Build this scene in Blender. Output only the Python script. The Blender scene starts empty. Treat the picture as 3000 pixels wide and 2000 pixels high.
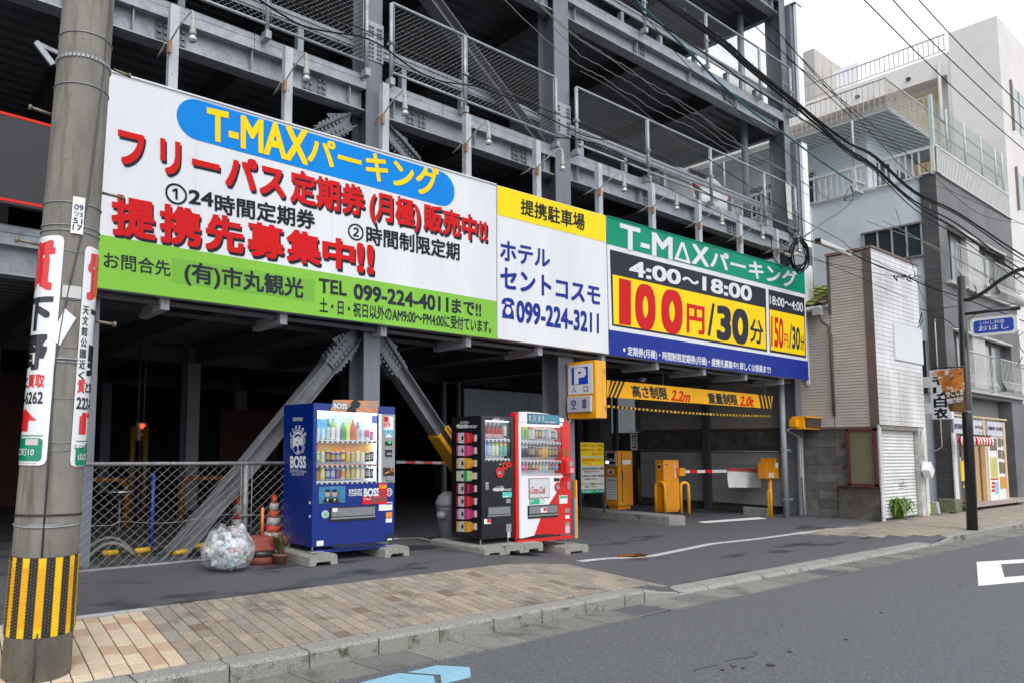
import bpy, bmesh, math, random
from mathutils import Vector, Matrix
R = math.radians
scene = bpy.context.scene
COL = scene.collection

# ---------------------------------------------------------------- camera
YAW, PIT, ROL, FPX, CXP, CYP, HC = .6181, .0859, .0092, 2121.3, 1067.9, 1127.7, 1.42
_f = Vector((math.sin(YAW), math.cos(YAW), 0)); _r = Vector((math.cos(YAW), -math.sin(YAW), 0)); _u = Vector((0, 0, 1))
_f2 = _f*math.cos(PIT)+_u*math.sin(PIT); _u2 = _u*math.cos(PIT)-_f*math.sin(PIT)
_r3 = _r*math.cos(ROL)+_u2*math.sin(ROL); _u3 = _u2*math.cos(ROL)-_r*math.sin(ROL)
cam_d = bpy.data.cameras.new('camera'); cam = bpy.data.objects.new('camera', cam_d); COL.objects.link(cam)
cam_d.sensor_width = 36; cam_d.lens = FPX*36/3000
cam_d.shift_x = (1500-CXP)/3000; cam_d.shift_y = (CYP-1000)/3000
cam_d.clip_start = .05; cam_d.clip_end = 600
m3 = Matrix((_r3, _u3, -_f2)).transposed()
cam.matrix_world = Matrix.Translation((0, 0, HC)) @ m3.to_4x4()
scene.camera = cam

# ---------------------------------------------------------------- sky, sun, exposure (overcast day)
SUN_EL, SUN_AZ = 52, 200      # degrees; azimuth clockwise from +Y
world = bpy.data.worlds.new('World'); scene.world = world; world.use_nodes = True
wn = world.node_tree; wn.nodes.clear()
sky = wn.nodes.new('ShaderNodeTexSky'); sky.sky_type = 'NISHITA'; sky.sun_disc = False
sky.sun_elevation = R(SUN_EL); sky.sun_rotation = R(SUN_AZ); sky.air_density = 1.0; sky.dust_density = 6.0; sky.ozone_density = 1.0
hs = wn.nodes.new('ShaderNodeHueSaturation'); hs.inputs['Saturation'].default_value = .22
bgs = wn.nodes.new('ShaderNodeBackground'); bgs.inputs[1].default_value = .09
bg2 = wn.nodes.new('ShaderNodeBackground'); bg2.inputs[0].default_value = (.89, .94, 1, 1); bg2.inputs[1].default_value = .80
addw = wn.nodes.new('ShaderNodeAddShader'); wo = wn.nodes.new('ShaderNodeOutputWorld')
wn.links.new(sky.outputs[0], hs.inputs['Color']); wn.links.new(hs.outputs[0], bgs.inputs[0])
wn.links.new(bgs.outputs[0], addw.inputs[0]); wn.links.new(bg2.outputs[0], addw.inputs[1]); wn.links.new(addw.outputs[0], wo.inputs[0])
sun_d = bpy.data.lights.new('sun', 'SUN'); sun_d.energy = .5; sun_d.angle = R(25); sun_d.color = (1, .97, .93)
sun = bpy.data.objects.new('sun', sun_d); COL.objects.link(sun)
_sd = Vector((math.sin(R(SUN_AZ))*math.cos(R(SUN_EL)), math.cos(R(SUN_AZ))*math.cos(R(SUN_EL)), math.sin(R(SUN_EL))))
sun.rotation_euler = _sd.to_track_quat('Z', 'Y').to_euler()
vs = scene.view_settings; vs.view_transform = 'Standard'; vs.look = 'None'; vs.gamma = 1; vs.use_curve_mapping = False
vs.exposure = .25
scene.render.engine = 'CYCLES'
scene.cycles.max_bounces = 7; scene.cycles.diffuse_bounces = 4; scene.cycles.transparent_max_bounces = 12
scene.cycles.sample_clamp_indirect = 3; scene.cycles.use_denoising = True

# ---------------------------------------------------------------- survey helpers: a sight line meets a wall or the ground
def ray(px, py): return _f2+_r3*((px-CXP)/FPX)-_u3*((py-CYP)/FPX)
def at(px, py, x=None, y=None, z=None):
    d = ray(px, py)
    if z is not None: t = (z-HC)/d.z
    elif y is not None: t = y/d.y
    else: t = x/d.x
    return Vector((0, 0, HC))+d*t
def sm(t): t = max(0., min(1., t)); return t*t*(3-2*t)
def gz(x, y):                                   # height of the pavement / forecourt
    k = max(0., min(2., y-4.5))
    left = .04*max(0., min(3.4, y-4.6))
    t1 = sm((x-(6.95-.45*k))/(.55+.9*k))
    z = left*(1-t1)-.07*t1
    t2 = sm((x-14.55)/.75)*sm((6.6-y)/1.6)
    return z*(1-t2)
def gat(px, py):
    z = 0.
    for _ in range(12):
        p = at(px, py, z=z); z = .5*z+.5*gz(p.x, p.y)
    return at(px, py, z=gz(p.x, p.y))

# ---------------------------------------------------------------- materials
_M = {}
def mat(name, col, rough=.6, metal=0., n=None, n2=None, bump=None, spec=.5, emit=None, coat=0., alpha=None, wave=None):
    """n=(scale, amount) value noise; n2=(scale, threshold, softness, colour, roughness) patches of a second colour; bump=(scale, strength)"""
    if name in _M: return _M[name]
    m = bpy.data.materials.new(name); m.use_nodes = True; nt = m.node_tree; N = nt.nodes; L = nt.links
    b = N['Principled BSDF']; b.inputs['Roughness'].default_value = rough; b.inputs['Metallic'].default_value = metal
    b.inputs['Specular IOR Level'].default_value = spec
    if coat: b.inputs['Coat Weight'].default_value = coat; b.inputs['Coat Roughness'].default_value = .12
    c4 = (*col, 1); b.inputs['Base Color'].default_value = c4
    geo = N.new('ShaderNodeNewGeometry'); pos = geo.outputs['Position']
    cur = None
    if n:
        t = N.new('ShaderNodeTexNoise'); t.inputs['Scale'].default_value = n[0]; t.inputs['Detail'].default_value = 6; t.inputs['Roughness'].default_value = .62
        if len(n) > 2:
            mp = N.new('ShaderNodeMapping'); mp.inputs['Scale'].default_value = n[2]; L.new(pos, mp.inputs[0]); L.new(mp.outputs[0], t.inputs['Vector'])
        else: L.new(pos, t.inputs['Vector'])
        r = N.new('ShaderNodeMapRange'); r.inputs['From Min'].default_value = .3; r.inputs['From Max'].default_value = .7
        r.inputs['To Min'].default_value = 1-n[1]; r.inputs['To Max'].default_value = 1+n[1]; L.new(t.outputs[0], r.inputs[0])
        mx = N.new('ShaderNodeMix'); mx.data_type = 'RGBA'; mx.blend_type = 'MULTIPLY'; mx.inputs[0].default_value = 1
        mx.inputs[6].default_value = c4; L.new(r.outputs[0], mx.inputs[7]); cur = mx.outputs[2]
    if n2:
        for q in (n2 if isinstance(n2, list) else [n2]):
            t = N.new('ShaderNodeTexNoise'); t.inputs['Scale'].default_value = q[0]; t.inputs['Detail'].default_value = 8; t.inputs['Roughness'].default_value = .65
            if len(q) > 5:
                mp = N.new('ShaderNodeMapping'); mp.inputs['Scale'].default_value = q[5]; L.new(pos, mp.inputs[0]); L.new(mp.outputs[0], t.inputs['Vector'])
            else: L.new(pos, t.inputs['Vector'])
            r = N.new('ShaderNodeMapRange'); r.inputs['From Min'].default_value = q[1]; r.inputs['From Max'].default_value = q[1]+q[2]; L.new(t.outputs[0], r.inputs[0])
            mx = N.new('ShaderNodeMix'); mx.data_type = 'RGBA'; L.new(r.outputs[0], mx.inputs[0])
            if cur: L.new(cur, mx.inputs[6])
            else: mx.inputs[6].default_value = c4
            mx.inputs[7].default_value = (*q[3], 1); cur = mx.outputs[2]
            if q[4] is not None:
                rr = N.new('ShaderNodeMapRange'); rr.inputs['To Min'].default_value = rough; rr.inputs['To Max'].default_value = q[4]
                L.new(r.outputs[0], rr.inputs[0]); L.new(rr.outputs[0], b.inputs['Roughness'])
    if cur: L.new(cur, b.inputs['Base Color'])
    if bump:
        t = N.new('ShaderNodeTexNoise'); t.inputs['Scale'].default_value = bump[0]; t.inputs['Detail'].default_value = 4; L.new(pos, t.inputs['Vector'])
        bp = N.new('ShaderNodeBump'); bp.inputs['Strength'].default_value = bump[1]; bp.inputs['Distance'].default_value = .01
        L.new(t.outputs[0], bp.inputs['Height']); L.new(bp.outputs[0], b.inputs['Normal'])
    if emit: b.inputs['Emission Color'].default_value = (*emit[0], 1); b.inputs['Emission Strength'].default_value = emit[1]
    if alpha is not None: b.inputs['Alpha'].default_value = alpha
    _M[name] = m; return m
def glass(name, tint=(.9, .95, .95), mixf=.12, rough=.03):
    if name in _M: return _M[name]
    m = bpy.data.materials.new(name); m.use_nodes = True; nt = m.node_tree; N = nt.nodes; L = nt.links; N.clear()
    tr = N.new('ShaderNodeBsdfTransparent'); tr.inputs[0].default_value = (*tint, 1)
    gl = N.new('ShaderNodeBsdfGlossy'); gl.inputs['Roughness'].default_value = rough
    mx = N.new('ShaderNodeMixShader'); mx.inputs[0].default_value = mixf; o = N.new('ShaderNodeOutputMaterial')
    L.new(tr.outputs[0], mx.inputs[1]); L.new(gl.outputs[0], mx.inputs[2]); L.new(mx.outputs[0], o.inputs[0]); _M[name] = m; return m
def brickmat(name, c1, c2, mortar, bw, bh, ms, axis, rough=.6, off=.5, bumps=.4):
    if name in _M: return _M[name]
    m = bpy.data.materials.new(name); m.use_nodes = True; nt = m.node_tree; N = nt.nodes; L = nt.links
    b = N['Principled BSDF']; b.inputs['Roughness'].default_value = rough
    geo = N.new('ShaderNodeNewGeometry'); sp = N.new('ShaderNodeSeparateXYZ'); cb = N.new('ShaderNodeCombineXYZ')
    L.new(geo.outputs['Position'], sp.inputs[0]); L.new(sp.outputs[axis], cb.inputs[0]); L.new(sp.outputs[2], cb.inputs[1])
    t = N.new('ShaderNodeTexBrick'); t.offset = off; t.inputs['Scale'].default_value = 1; t.inputs['Brick Width'].default_value = bw; t.inputs['Row Height'].default_value = bh
    t.inputs['Mortar Size'].default_value = ms; t.inputs['Color1'].default_value = (*c1, 1); t.inputs['Color2'].default_value = (*c2, 1); t.inputs['Mortar'].default_value = (*mortar, 1)
    t.inputs['Mortar Smooth'].default_value = .1; L.new(cb.outputs[0], t.inputs['Vector'])
    n = N.new('ShaderNodeTexNoise'); n.inputs['Scale'].default_value = .9; n.inputs['Detail'].default_value = 5; L.new(geo.outputs['Position'], n.inputs['Vector'])
    r = N.new('ShaderNodeMapRange'); r.inputs['From Min'].default_value = .3; r.inputs['From Max'].default_value = .7; r.inputs['To Min'].default_value = .7; r.inputs['To Max'].default_value = 1.2; L.new(n.outputs[0], r.inputs[0])
    mx = N.new('ShaderNodeMix'); mx.data_type = 'RGBA'; mx.blend_type = 'MULTIPLY'; mx.inputs[0].default_value = 1; L.new(t.outputs[0], mx.inputs[6]); L.new(r.outputs[0], mx.inputs[7])
    L.new(mx.outputs[2], b.inputs['Base Color'])
    bp = N.new('ShaderNodeBump'); bp.inputs['Strength'].default_value = bumps; bp.inputs['Distance'].default_value = .01; bp.invert = True
    L.new(t.outputs['Fac'], bp.inputs['Height']); L.new(bp.outputs[0], b.inputs['Normal']); _M[name] = m; return m

# ---------------------------------------------------------------- objects
ORG = {}                                         # world origin of each object made here (no rotations except copied trees)
def tag(o, label=None, cat=None, group=None, kind=None):
    if label: o['label'] = label
    if cat: o['category'] = cat
    if group: o['group'] = group
    if kind: o['kind'] = kind
    return o
def thing(name, loc, label, cat, group=None):
    o = bpy.data.objects.new(name, None); COL.objects.link(o); o.location = loc; o.empty_display_size = .2
    ORG[o] = Vector(loc); return tag(o, label, cat, group)
def link(name, me, m, parent, org):
    o = bpy.data.objects.new(name, me); COL.objects.link(o)
    if m is not None and not me.materials: me.materials.append(m)
    if parent is not None: o.parent = parent; o.location = org-ORG[parent]
    else: o.location = org
    ORG[o] = Vector(org); return o
class MB:
    def __init__(s): s.v = []; s.f = []; s.sm = []
    def add(s, vs, fs, smooth=False):
        k = len(s.v); s.v += [Vector(p) for p in vs]; s.f += [tuple(i+k for i in f) for f in fs]; s.sm += [smooth]*len(fs); return s
    def box(s, x0, x1, y0, y1, z0, z1):
        return s.add([(x0, y0, z0), (x1, y0, z0), (x1, y1, z0), (x0, y1, z0), (x0, y0, z1), (x1, y0, z1), (x1, y1, z1), (x0, y1, z1)],
                     [(0, 3, 2, 1), (4, 5, 6, 7), (0, 1, 5, 4), (1, 2, 6, 5), (2, 3, 7, 6), (3, 0, 4, 7)])
    def cbox(s, x0, x1, y0, y1, z0, z1, b=.01):     # box with chamfered edges on the street side and top
        pts = []
        for z, i in ((z0, 0), (z1-b, 0), (z1, b)):
            pts += [(x0+b+i*0, y0+i, z), (x1-b, y0+i, z), (x1-i, y0+b+i*0, z), (x1-i, y1, z), (x0+i, y1, z), (x0+i, y0+b, z)]
        fs = [(5, 4, 3, 2, 1, 0), (12, 13, 14, 15, 16, 17)]
        for r in (0, 6):
            for i in range(6): j = (i+1) % 6; fs.append((r+i, r+j, r+6+j, r+6+i))
        return s.add(pts, fs)
    def obox(s, a, b, w, h, up=(0, 0, 1)):          # bar of section w x h from a to b
        a, b = Vector(a), Vector(b); d = (b-a).normalized(); up = Vector(up); sd = d.cross(up)
        if sd.length < 1e-4: sd = d.cross(Vector((0, 1, 0)))
        sd.normalize(); u = sd.cross(d); P = []
        for p in (a, b):
            for i, j in ((-1, -1), (1, -1), (1, 1), (-1, 1)): P.append(p+sd*(i*w/2)+u*(j*h/2))
        return s.add(P, [(3, 2, 1, 0), (4, 5, 6, 7), (0, 1, 5, 4), (1, 2, 6, 5), (2, 3, 7, 6), (3, 0, 4, 7)])
    def tube(s, pts, r, n=8, caps=True, rr=None):
        pts = [Vector(p) for p in pts]; k = len(s.v); N = len(pts); u = None
        for i, p in enumerate(pts):
            d = (pts[min(i+1, N-1)]-pts[max(i-1, 0)]).normalized()
            if u is None:
                u = Vector((0, 0, 1)) if abs(d.z) < .9 else Vector((0, 1, 0))
            u = (u-d*u.dot(d)).normalized(); w = d.cross(u); ri = rr[i] if rr else r
            s.v += [p+(u*math.cos(2*math.pi*j/n)+w*math.sin(2*math.pi*j/n))*ri for j in range(n)]
        for i in range(N-1):
            for j in range(n):
                s.f.append((k+i*n+j, k+i*n+(j+1) % n, k+(i+1)*n+(j+1) % n, k+(i+1)*n+j)); s.sm.append(n > 4)
        if caps:
            s.f.append(tuple(k+j for j in range(n))[::-1]); s.sm.append(False); s.f.append(tuple(k+(N-1)*n+j for j in range(n))); s.sm.append(False)
        return s
    def lathe(s, prof, c=(0, 0, 0), n=16, smooth=True):   # prof: (r, z)
        k = len(s.v); c = Vector(c)
        for r, z in prof: s.v += [c+Vector((r*math.cos(2*math.pi*j/n), r*math.sin(2*math.pi*j/n), z)) for j in range(n)]
        for i in range(len(prof)-1):
            for j in range(n): s.f.append((k+i*n+j, k+i*n+(j+1) % n, k+(i+1)*n+(j+1) % n, k+(i+1)*n+j)); s.sm.append(smooth)
        s.f.append(tuple(k+j for j in range(n))[::-1]); s.sm.append(False); e = k+(len(prof)-1)*n; s.f.append(tuple(e+j for j in range(n))); s.sm.append(False)
        return s
    def prism(s, poly, off):                           # planar polygon (3d points) extruded by vector
        n = len(poly); a = [Vector(p) for p in poly]; o = Vector(off)
        nrm = Vector((0, 0, 0))
        for i in range(n): nrm += a[i].cross(a[(i+1) % n])
        if nrm.dot(o) > 0: a = a[::-1]
        return s.add(a+[p+o for p in a], [tuple(range(n)), tuple(range(2*n-1, n-1, -1))]+[(i, i+n, (i+1) % n+n, (i+1) % n) for i in range(n)])
    def ibeam(s, a, b, h, w, tf=.014, tw=.01, up=(0, 0, 1)):   # I section, web vertical along up
        a, b = Vector(a), Vector(b); d = (b-a).normalized(); up = Vector(up); up = (up-d*up.dot(d)).normalized()
        s.obox(a+up*(h/2-tf/2), b+up*(h/2-tf/2), w, tf, up); s.obox(a-up*(h/2-tf/2), b-up*(h/2-tf/2), w, tf, up)
        s.obox(a, b, tw, h-2*tf-.002, up); return s
    def build(s, name, m, parent=None, org=None, label=None, cat=None, group=None, kind=None):
        if org is None:
            if parent is not None: org = ORG[parent]
            else:
                xs = [v.x for v in s.v]; ys = [v.y for v in s.v]; org = Vector(((min(xs)+max(xs))/2, (min(ys)+max(ys))/2, min(v.z for v in s.v)))
        used = sorted({i for f in s.f for i in f}); rm = {i: k for k, i in enumerate(used)}; s.v = [s.v[i] for i in used]; s.f = [tuple(rm[i] for i in f) for f in s.f]
        org = Vector(org); me = bpy.data.meshes.new(name); me.from_pydata([v-org for v in s.v], [], s.f)
        me.polygons.foreach_set('use_smooth', s.sm); me.update()
        o = link(name, me, m, parent, org); return tag(o, label, cat, group, kind)
def box(name, m, x0, x1, y0, y1, z0, z1, parent=None, **k): return MB().box(x0, x1, y0, y1, z0, z1).build(name, m, parent, **k)
def bevel(o, w=.01, seg=2):
    me = o.data; bm = bmesh.new(); bm.from_mesh(me)
    bmesh.ops.bevel(bm, geom=[e for e in bm.edges if len(e.link_faces) == 2 and e.calc_face_angle() > .6], offset=w, segments=seg, affect='EDGES', profile=.6, clamp_overlap=True)
    for f in bm.faces: f.smooth = False
    bm.to_mesh(me); bm.free(); return o
def place(name, me, parent, off, rot=None, scale=None):     # a repeat of a piece: shares mesh data
    o = bpy.data.objects.new(name, me); COL.objects.link(o); o.parent = parent; o.location = off
    if rot: o.rotation_euler = rot
    if scale: o.scale = scale
    ORG[o] = ORG[parent]+Vector(off); return o
def copy_tree(o, parent=None):
    c = o.copy(); COL.objects.link(c); c.parent = parent; ORG[c] = ORG.get(o, Vector())
    for ch in list(o.children): copy_tree(ch, c)
    return c

# ---------------------------------------------------------------- lettering: real glyph outlines laid on a surface
_tc = bpy.data.curves.new('glyphs', 'FONT'); _to = bpy.data.objects.new('glyphs', _tc); COL.objects.link(_to); _tc.resolution_u = 4
_gc = {}
def glyphs(s, bold, track=1.):
    k = (s, bold, track)
    if k not in _gc:
        _tc.body = s; _tc.offset = bold; _tc.space_character = track
        dg = bpy.context.evaluated_depsgraph_get(); me = bpy.data.meshes.new_from_object(_to.evaluated_get(dg))
        bm = bmesh.new(); bm.from_mesh(me); bmesh.ops.triangulate(bm, faces=[f for f in bm.faces if len(f.verts) > 4]); 
        _gc[k] = ([v.co.copy() for v in bm.verts], [tuple(v.index for v in f.verts) for f in bm.faces]); bm.free(); bpy.data.meshes.remove(me)
    return _gc[k]
_cut = {}
def sliced(s, n=14):                             # the same outlines cut into strips so that they can follow a curve
    if s not in _cut:
        vs_, fs = glyphs(s, 0., 1.); bm = bmesh.new(); bv = [bm.verts.new(v) for v in vs_]
        for f in fs:
            try: bm.faces.new([bv[i] for i in f])
            except ValueError: pass
        x0 = min(v.x for v in vs_); x1 = max(v.x for v in vs_)
        for k in range(1, n): bmesh.ops.bisect_plane(bm, geom=bm.verts[:]+bm.edges[:]+bm.faces[:], plane_co=(x0+(x1-x0)*k/n, 0, 0), plane_no=(1, 0, 0))
        bm.verts.index_update(); _cut[s] = ([v.co.copy() for v in bm.verts], [tuple(v.index for v in f.verts) for f in bm.faces]); bm.free()
    return _cut[s]
def isz(s): return any(ord(c) > 0x2000 for c in s)
def text(s, quad, m, parent, bold=.0, name='lettering', lift=.003, em=None, track=1., nrm=None, shear=0., warp=None, full=False, label=None):
    """quad: 3d corners TL, TR, BR, BL that the line of writing fills"""
    vs_, fs = sliced(s) if warp else glyphs(s, 0., track)
    if not vs_: return None
    x0 = min(v.x for v in vs_); x1 = max(v.x for v in vs_)
    if em: x0, x1 = em
    if full: y0 = min(v.y for v in vs_); y1 = max(v.y for v in vs_)
    elif isz(s): y0, y1 = -.085, .815
    else: y0, y1 = -.005, .69
    TL, TR, BR, BL = [Vector(q) for q in quad]
    n = nrm if nrm else (TR-TL).cross(TL-BL).normalized()
    if n.y > .2 and nrm is None: n = -n
    P = []; F = []; nv = len(vs_); bold *= .78
    offs = [(0, 0)] if bold < .004 else [(0, 0)]+[(bold*i, bold*j) for i in (-1, 0, 1) for j in (-1, 0, 1) if i or j]
    if bold and not em: x0 -= bold; x1 += bold
    for k, (ox, oy) in enumerate(offs):
        for v in vs_:
            u = (v.x+ox-x0)/(x1-x0) if x1 > x0 else .5; w = (v.y+oy-y0)/(y1-y0); u += shear*(w-.5)
            p = (BL*(1-u)+BR*u)*(1-w)+(TL*(1-u)+TR*u)*w
            P.append(warp(p, lift+.00012*k) if warp else p+n*(lift+.00012*k))
        F += [tuple(i+k*nv for i in f) for f in fs]
    fs = F
    me = bpy.data.meshes.new(name); org = ORG[parent]; me.from_pydata([p-org for p in P], [], fs); me.update()
    o = link(name, me, m, parent, org)
    if label: o['label'] = label
    return o
def rect3(fn, x0, y0, x1, y1): return [fn(x0, y0), fn(x1, y0), fn(x1, y1), fn(x0, y1)]
# ================================================================ ground, road, kerbs, paving
random.seed(7)
asph_road = mat('road asphalt', (.098, .102, .117), .75, n=(30, .28), n2=[(.5, .5, .25, (.084, .088, .10), None, (.3, 1, 1)), (48, .58, .05, (.20, .20, .21), None), (38, .60, .05, (.04, .04, .045), None), (5.5, .70, .02, (.035, .035, .038), None)], bump=(260, .35))
asph_fore = mat('forecourt asphalt', (.082, .084, .094), .66, n=(38, .24), n2=[(.75, .52, .09, (.034, .035, .04), .3, (.8, 1.9, 1)), (60, .62, .06, (.2, .2, .2), None)], bump=(240, .3))
asph_drive = mat('driveway asphalt', (.085, .088, .101), .68, n=(38, .24), n2=[(.6, .57, .06, (.038, .039, .045), .3, (.6, 1.7, 1)), (60, .62, .06, (.22, .22, .22), None)], bump=(240, .3))
white_paint = mat('white road paint', (.74, .75, .75), .6, n=(30, .08), n2=(34, .63, .04, (.25, .25, .26), None))
blue_paint = mat('blue road paint', (.24, .46, .60), .6, n=(8, .1), n2=(30, .62, .04, (.1, .13, .16), None))
granite = mat('kerb granite', (.27, .265, .25), .8, n=(85, .5), n2=[(3.5, .58, .12, (.12, .12, .085), None), (70, .58, .05, (.05, .05, .045), None), (95, .60, .04, (.6, .6, .58), None)], bump=(150, .6))
granite_wall = mat('kerb granite mossy', (.26, .255, .225), .85, n=(150, .55), n2=[(5, .52, .12, (.07, .072, .045), None)], bump=(140, .8))
gutter_m = [mat('gutter concrete %d' % i, c, .8, n=(70, .45), n2=[(4, .5, .14, (.10, .105, .09), None), (75, .62, .04, (.45, .45, .43), None)], bump=(120, .6)) for i, c in enumerate(((.17, .17, .158), (.205, .20, .185), (.145, .145, .137)))]
joint_m = mat('joint sand', (.035, .033, .03), .9)

def grid(name, x0, x1, y0, y1, dx, dy, zf, m, lab=None):
    nx = max(1, round((x1-x0)/dx)); ny = max(1, round((y1-y0)/dy)); b = MB()
    vs_ = [(x0+(x1-x0)*i/nx, y0+(y1-y0)*j/ny) for j in range(ny+1) for i in range(nx+1)]
    b.add([(x, y, zf(x, y)) for x, y in vs_], [(j*(nx+1)+i, j*(nx+1)+i+1, (j+1)*(nx+1)+i+1, (j+1)*(nx+1)+i) for j in range(ny) for i in range(nx)], True)
    return b.build(name, m, kind='structure', org=(x0, y0, 0))
ground = grid('ground', -300, 300, -300, 300, 300, 300, lambda x, y: -.3, mat('far ground', (.09, .09, .09), .9))
road = grid('road', -60, 120, -14, 4.47, 10, 6, lambda x, y: -.13, asph_road)
fore = grid('forecourt', -14, 7.6, 4.47, 26, .2, .2, lambda x, y: gz(x, y)-(.03 if y < 4.6 else 0), asph_fore)
drive = grid('driveway', 7.6, 60, 4.47, 26, .2, .2, lambda x, y: gz(x, y)-(.03 if y < 4.6 else 0), asph_drive)

# kerb stones, 0.6 m long
def kerb_mesh(L, h=.16, w=.17):
    b = MB(); g = .006; r = .022
    prof = [(0, -h), (0, -r), (r*.3, -r*.3), (r, 0), (w, 0), (w, -h)]
    for x in (g, g+.006, L-g-.006, L-g):
        pass
    n = len(prof); P = []
    for k, x in enumerate((g, g+.01, L-g-.01, L-g)):
        sh = .006 if k in (0, 3) else 0
        P += [(x, y+sh if i < 3 else y, z-(sh if 1 < i < 5 else 0)) for i, (y, z) in enumerate(prof)]
    fs = [tuple(range(n)), tuple(range(4*n-1, 3*n-1, -1))]
    for k in range(3): fs += [(k*n+i, k*n+n+i, k*n+n+(i+1) % n, k*n+(i+1) % n) for i in range(n)]
    b.add(P, fs); me = bpy.data.meshes.new('kerb_stone'); me.from_pydata(b.v, [], b.f); me.materials.append(granite); me.materials.append(granite_wall); me.polygons.foreach_set('material_index', [1 if (i >= 2 and (i-2) % 6 == 0) else 0 for i in range(len(b.f))]); me.update(); return me
kerb = thing('kerb', (3.33, 4.46, -.13), 'row of speckled granite kerb stones between the brown paving and the road', 'kerb')
kerb['kind'] = 'structure'
for k_ in ('category', 'label'): del kerb[k_]
K6 = kerb_mesh(.606); xk = 3.33-.606*9
while xk < 6.3:
    o = place('kerb_stone', K6, kerb, (xk-3.33, random.uniform(-.003, .003), .13+random.uniform(-.002, .002))); xk += .606
KH = kerb_mesh(.33); place('kerb_stone', KH, kerb, (xk-3.33, 0, .13)); xk += .33
def ramp_stone(x0, x1, za, zb):
    w = .17; b = MB(); L = x1-x0; g = .006; r = .02
    b.add([(x0+g, 4.46, -.16), (x1-g, 4.46, -.16), (x1-g, 4.46+w, -.16), (x0+g, 4.46+w, -.16),
           (x0+g, 4.46, za-r), (x1-g, 4.46, zb-r), (x1-g, 4.46+w, zb), (x0+g, 4.46+w, za), (x0+g, 4.46+r, za), (x1-g, 4.46+r, zb)],
          [(0, 3, 2, 1), (0, 1, 5, 4), (4, 5, 9, 8), (8, 9, 6, 7), (2, 3, 7, 6), (1, 2, 6, 9, 5), (0, 4, 8, 7, 3)])
    return b.build('kerb_stone', granite, kerb)
ramp_stone(xk, xk+.6, 0, -.072); xk += .6
KF = MB().add([(0.008, 0, -.1), (.598, 0, -.1), (.598, .2, -.1), (.008, .2, -.1), (.008, .0, -.045), (.598, .0, -.045), (.598, .03, -.012), (.008, .03, -.012), (.008, .2, 0), (.598, .2, 0)],
              [(0, 3, 2, 1), (0, 1, 5, 4), (4, 5, 6, 7), (7, 6, 9, 8), (2, 3, 8, 9), (1, 2, 9, 6, 5), (0, 4, 7, 8, 3)])
KFm = bpy.data.meshes.new('kerb_stone'); KFm.from_pydata(KF.v, [], KF.f); KFm.materials.append(granite)
while xk < 14.7: place('kerb_stone', KFm, kerb, (xk-3.33, 0, .13-.065)); xk += .606
ramp_stone(xk, xk+.6, -.072, 0); xk += .6
while xk < 34: place('kerb_stone', K6, kerb, (xk-3.33, 0, .13)); xk += .606
# gutter slabs
gut = bpy.data.objects.new('gutter', None); COL.objects.link(gut); gut.location = (3.06, 4.3, -.13); ORG[gut] = Vector((3.06, 4.3, -.13)); gut['kind'] = 'structure'
def slab(L, w, t, m, nm):
    b = MB(); s = .05
    b.add([(0.006, 0, -t), (L-.006, 0, -t), (L-.006-s, w, -t), (.006-s, w, -t), (0.006, 0, 0), (L-.006, 0, 0), (L-.006-s, w, 0), (.006-s, w, 0)], [(0, 3, 2, 1), (4, 5, 6, 7), (0, 1, 5, 4), (1, 2, 6, 5), (2, 3, 7, 6), (3, 0, 4, 7)])
    me = bpy.data.meshes.new(nm); me.from_pydata(b.v, [], b.f); me.materials.append(m); return me
GS = [slab(.503, .33, .05, m, 'gutter_slab') for m in gutter_m]
box('gutter_bed', joint_m, -8, 34, 4.125, 4.45, -.16, -.127, gut)
xg = 3.10-.503*16; k = 0
while xg < 33:
    gi = round((xg-3.10)/.503)
    if gi not in (6, 14):
        place('gutter_slab', GS[random.choice((0, 0, 1, 1, 2))], gut, (xg-3.06, -.178+random.uniform(-.002, .002), .011+random.uniform(-.002, .001)))
    xg += .503
steel_gal = mat('galvanised steel', (.325, .345, .38), .5, .35, n=(7, .22), n2=(24, .56, .1, (.22, .235, .26), None), bump=(60, .05))
grate_m = mat('grate steel', (.22, .23, .25), .5, .4)
for gx in (3.10+.503*6-.045, 3.10+.503*14-.045):
    b = MB(); W = .49; y0 = 4.13; y1 = 4.44
    box('grate_pit', v_pit, gx, gx+W, y0, y1, -.15, -.1268, gut) if False else None
    b.box(gx, gx+W, y0, y0+.014, -.125, -.116); b.box(gx, gx+W, y1-.014, y1, -.125, -.116); b.box(gx, gx+.014, y0+.0141, y1-.0141, -.125, -.116); b.box(gx+W-.014, gx+W, y0+.0141, y1-.0141, -.125, -.116)
    for i in range(17): b.box(gx+.028+i*.0265, gx+.036+i*.0265, y0+.0141, y1-.0141, -.125, -.1165)
    for j in range(5): b.box(gx+.0141, gx+W-.0141, y0+.05+j*.05, y0+.057+j*.05, -.125, -.1175)
    b.build('drain_grate', grate_m, None, label=('steel drain grating in the gutter beside the brown paving' if gx < 7 else 'farther steel drain grating in the gutter at the driveway'), cat='drain grate')
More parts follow.
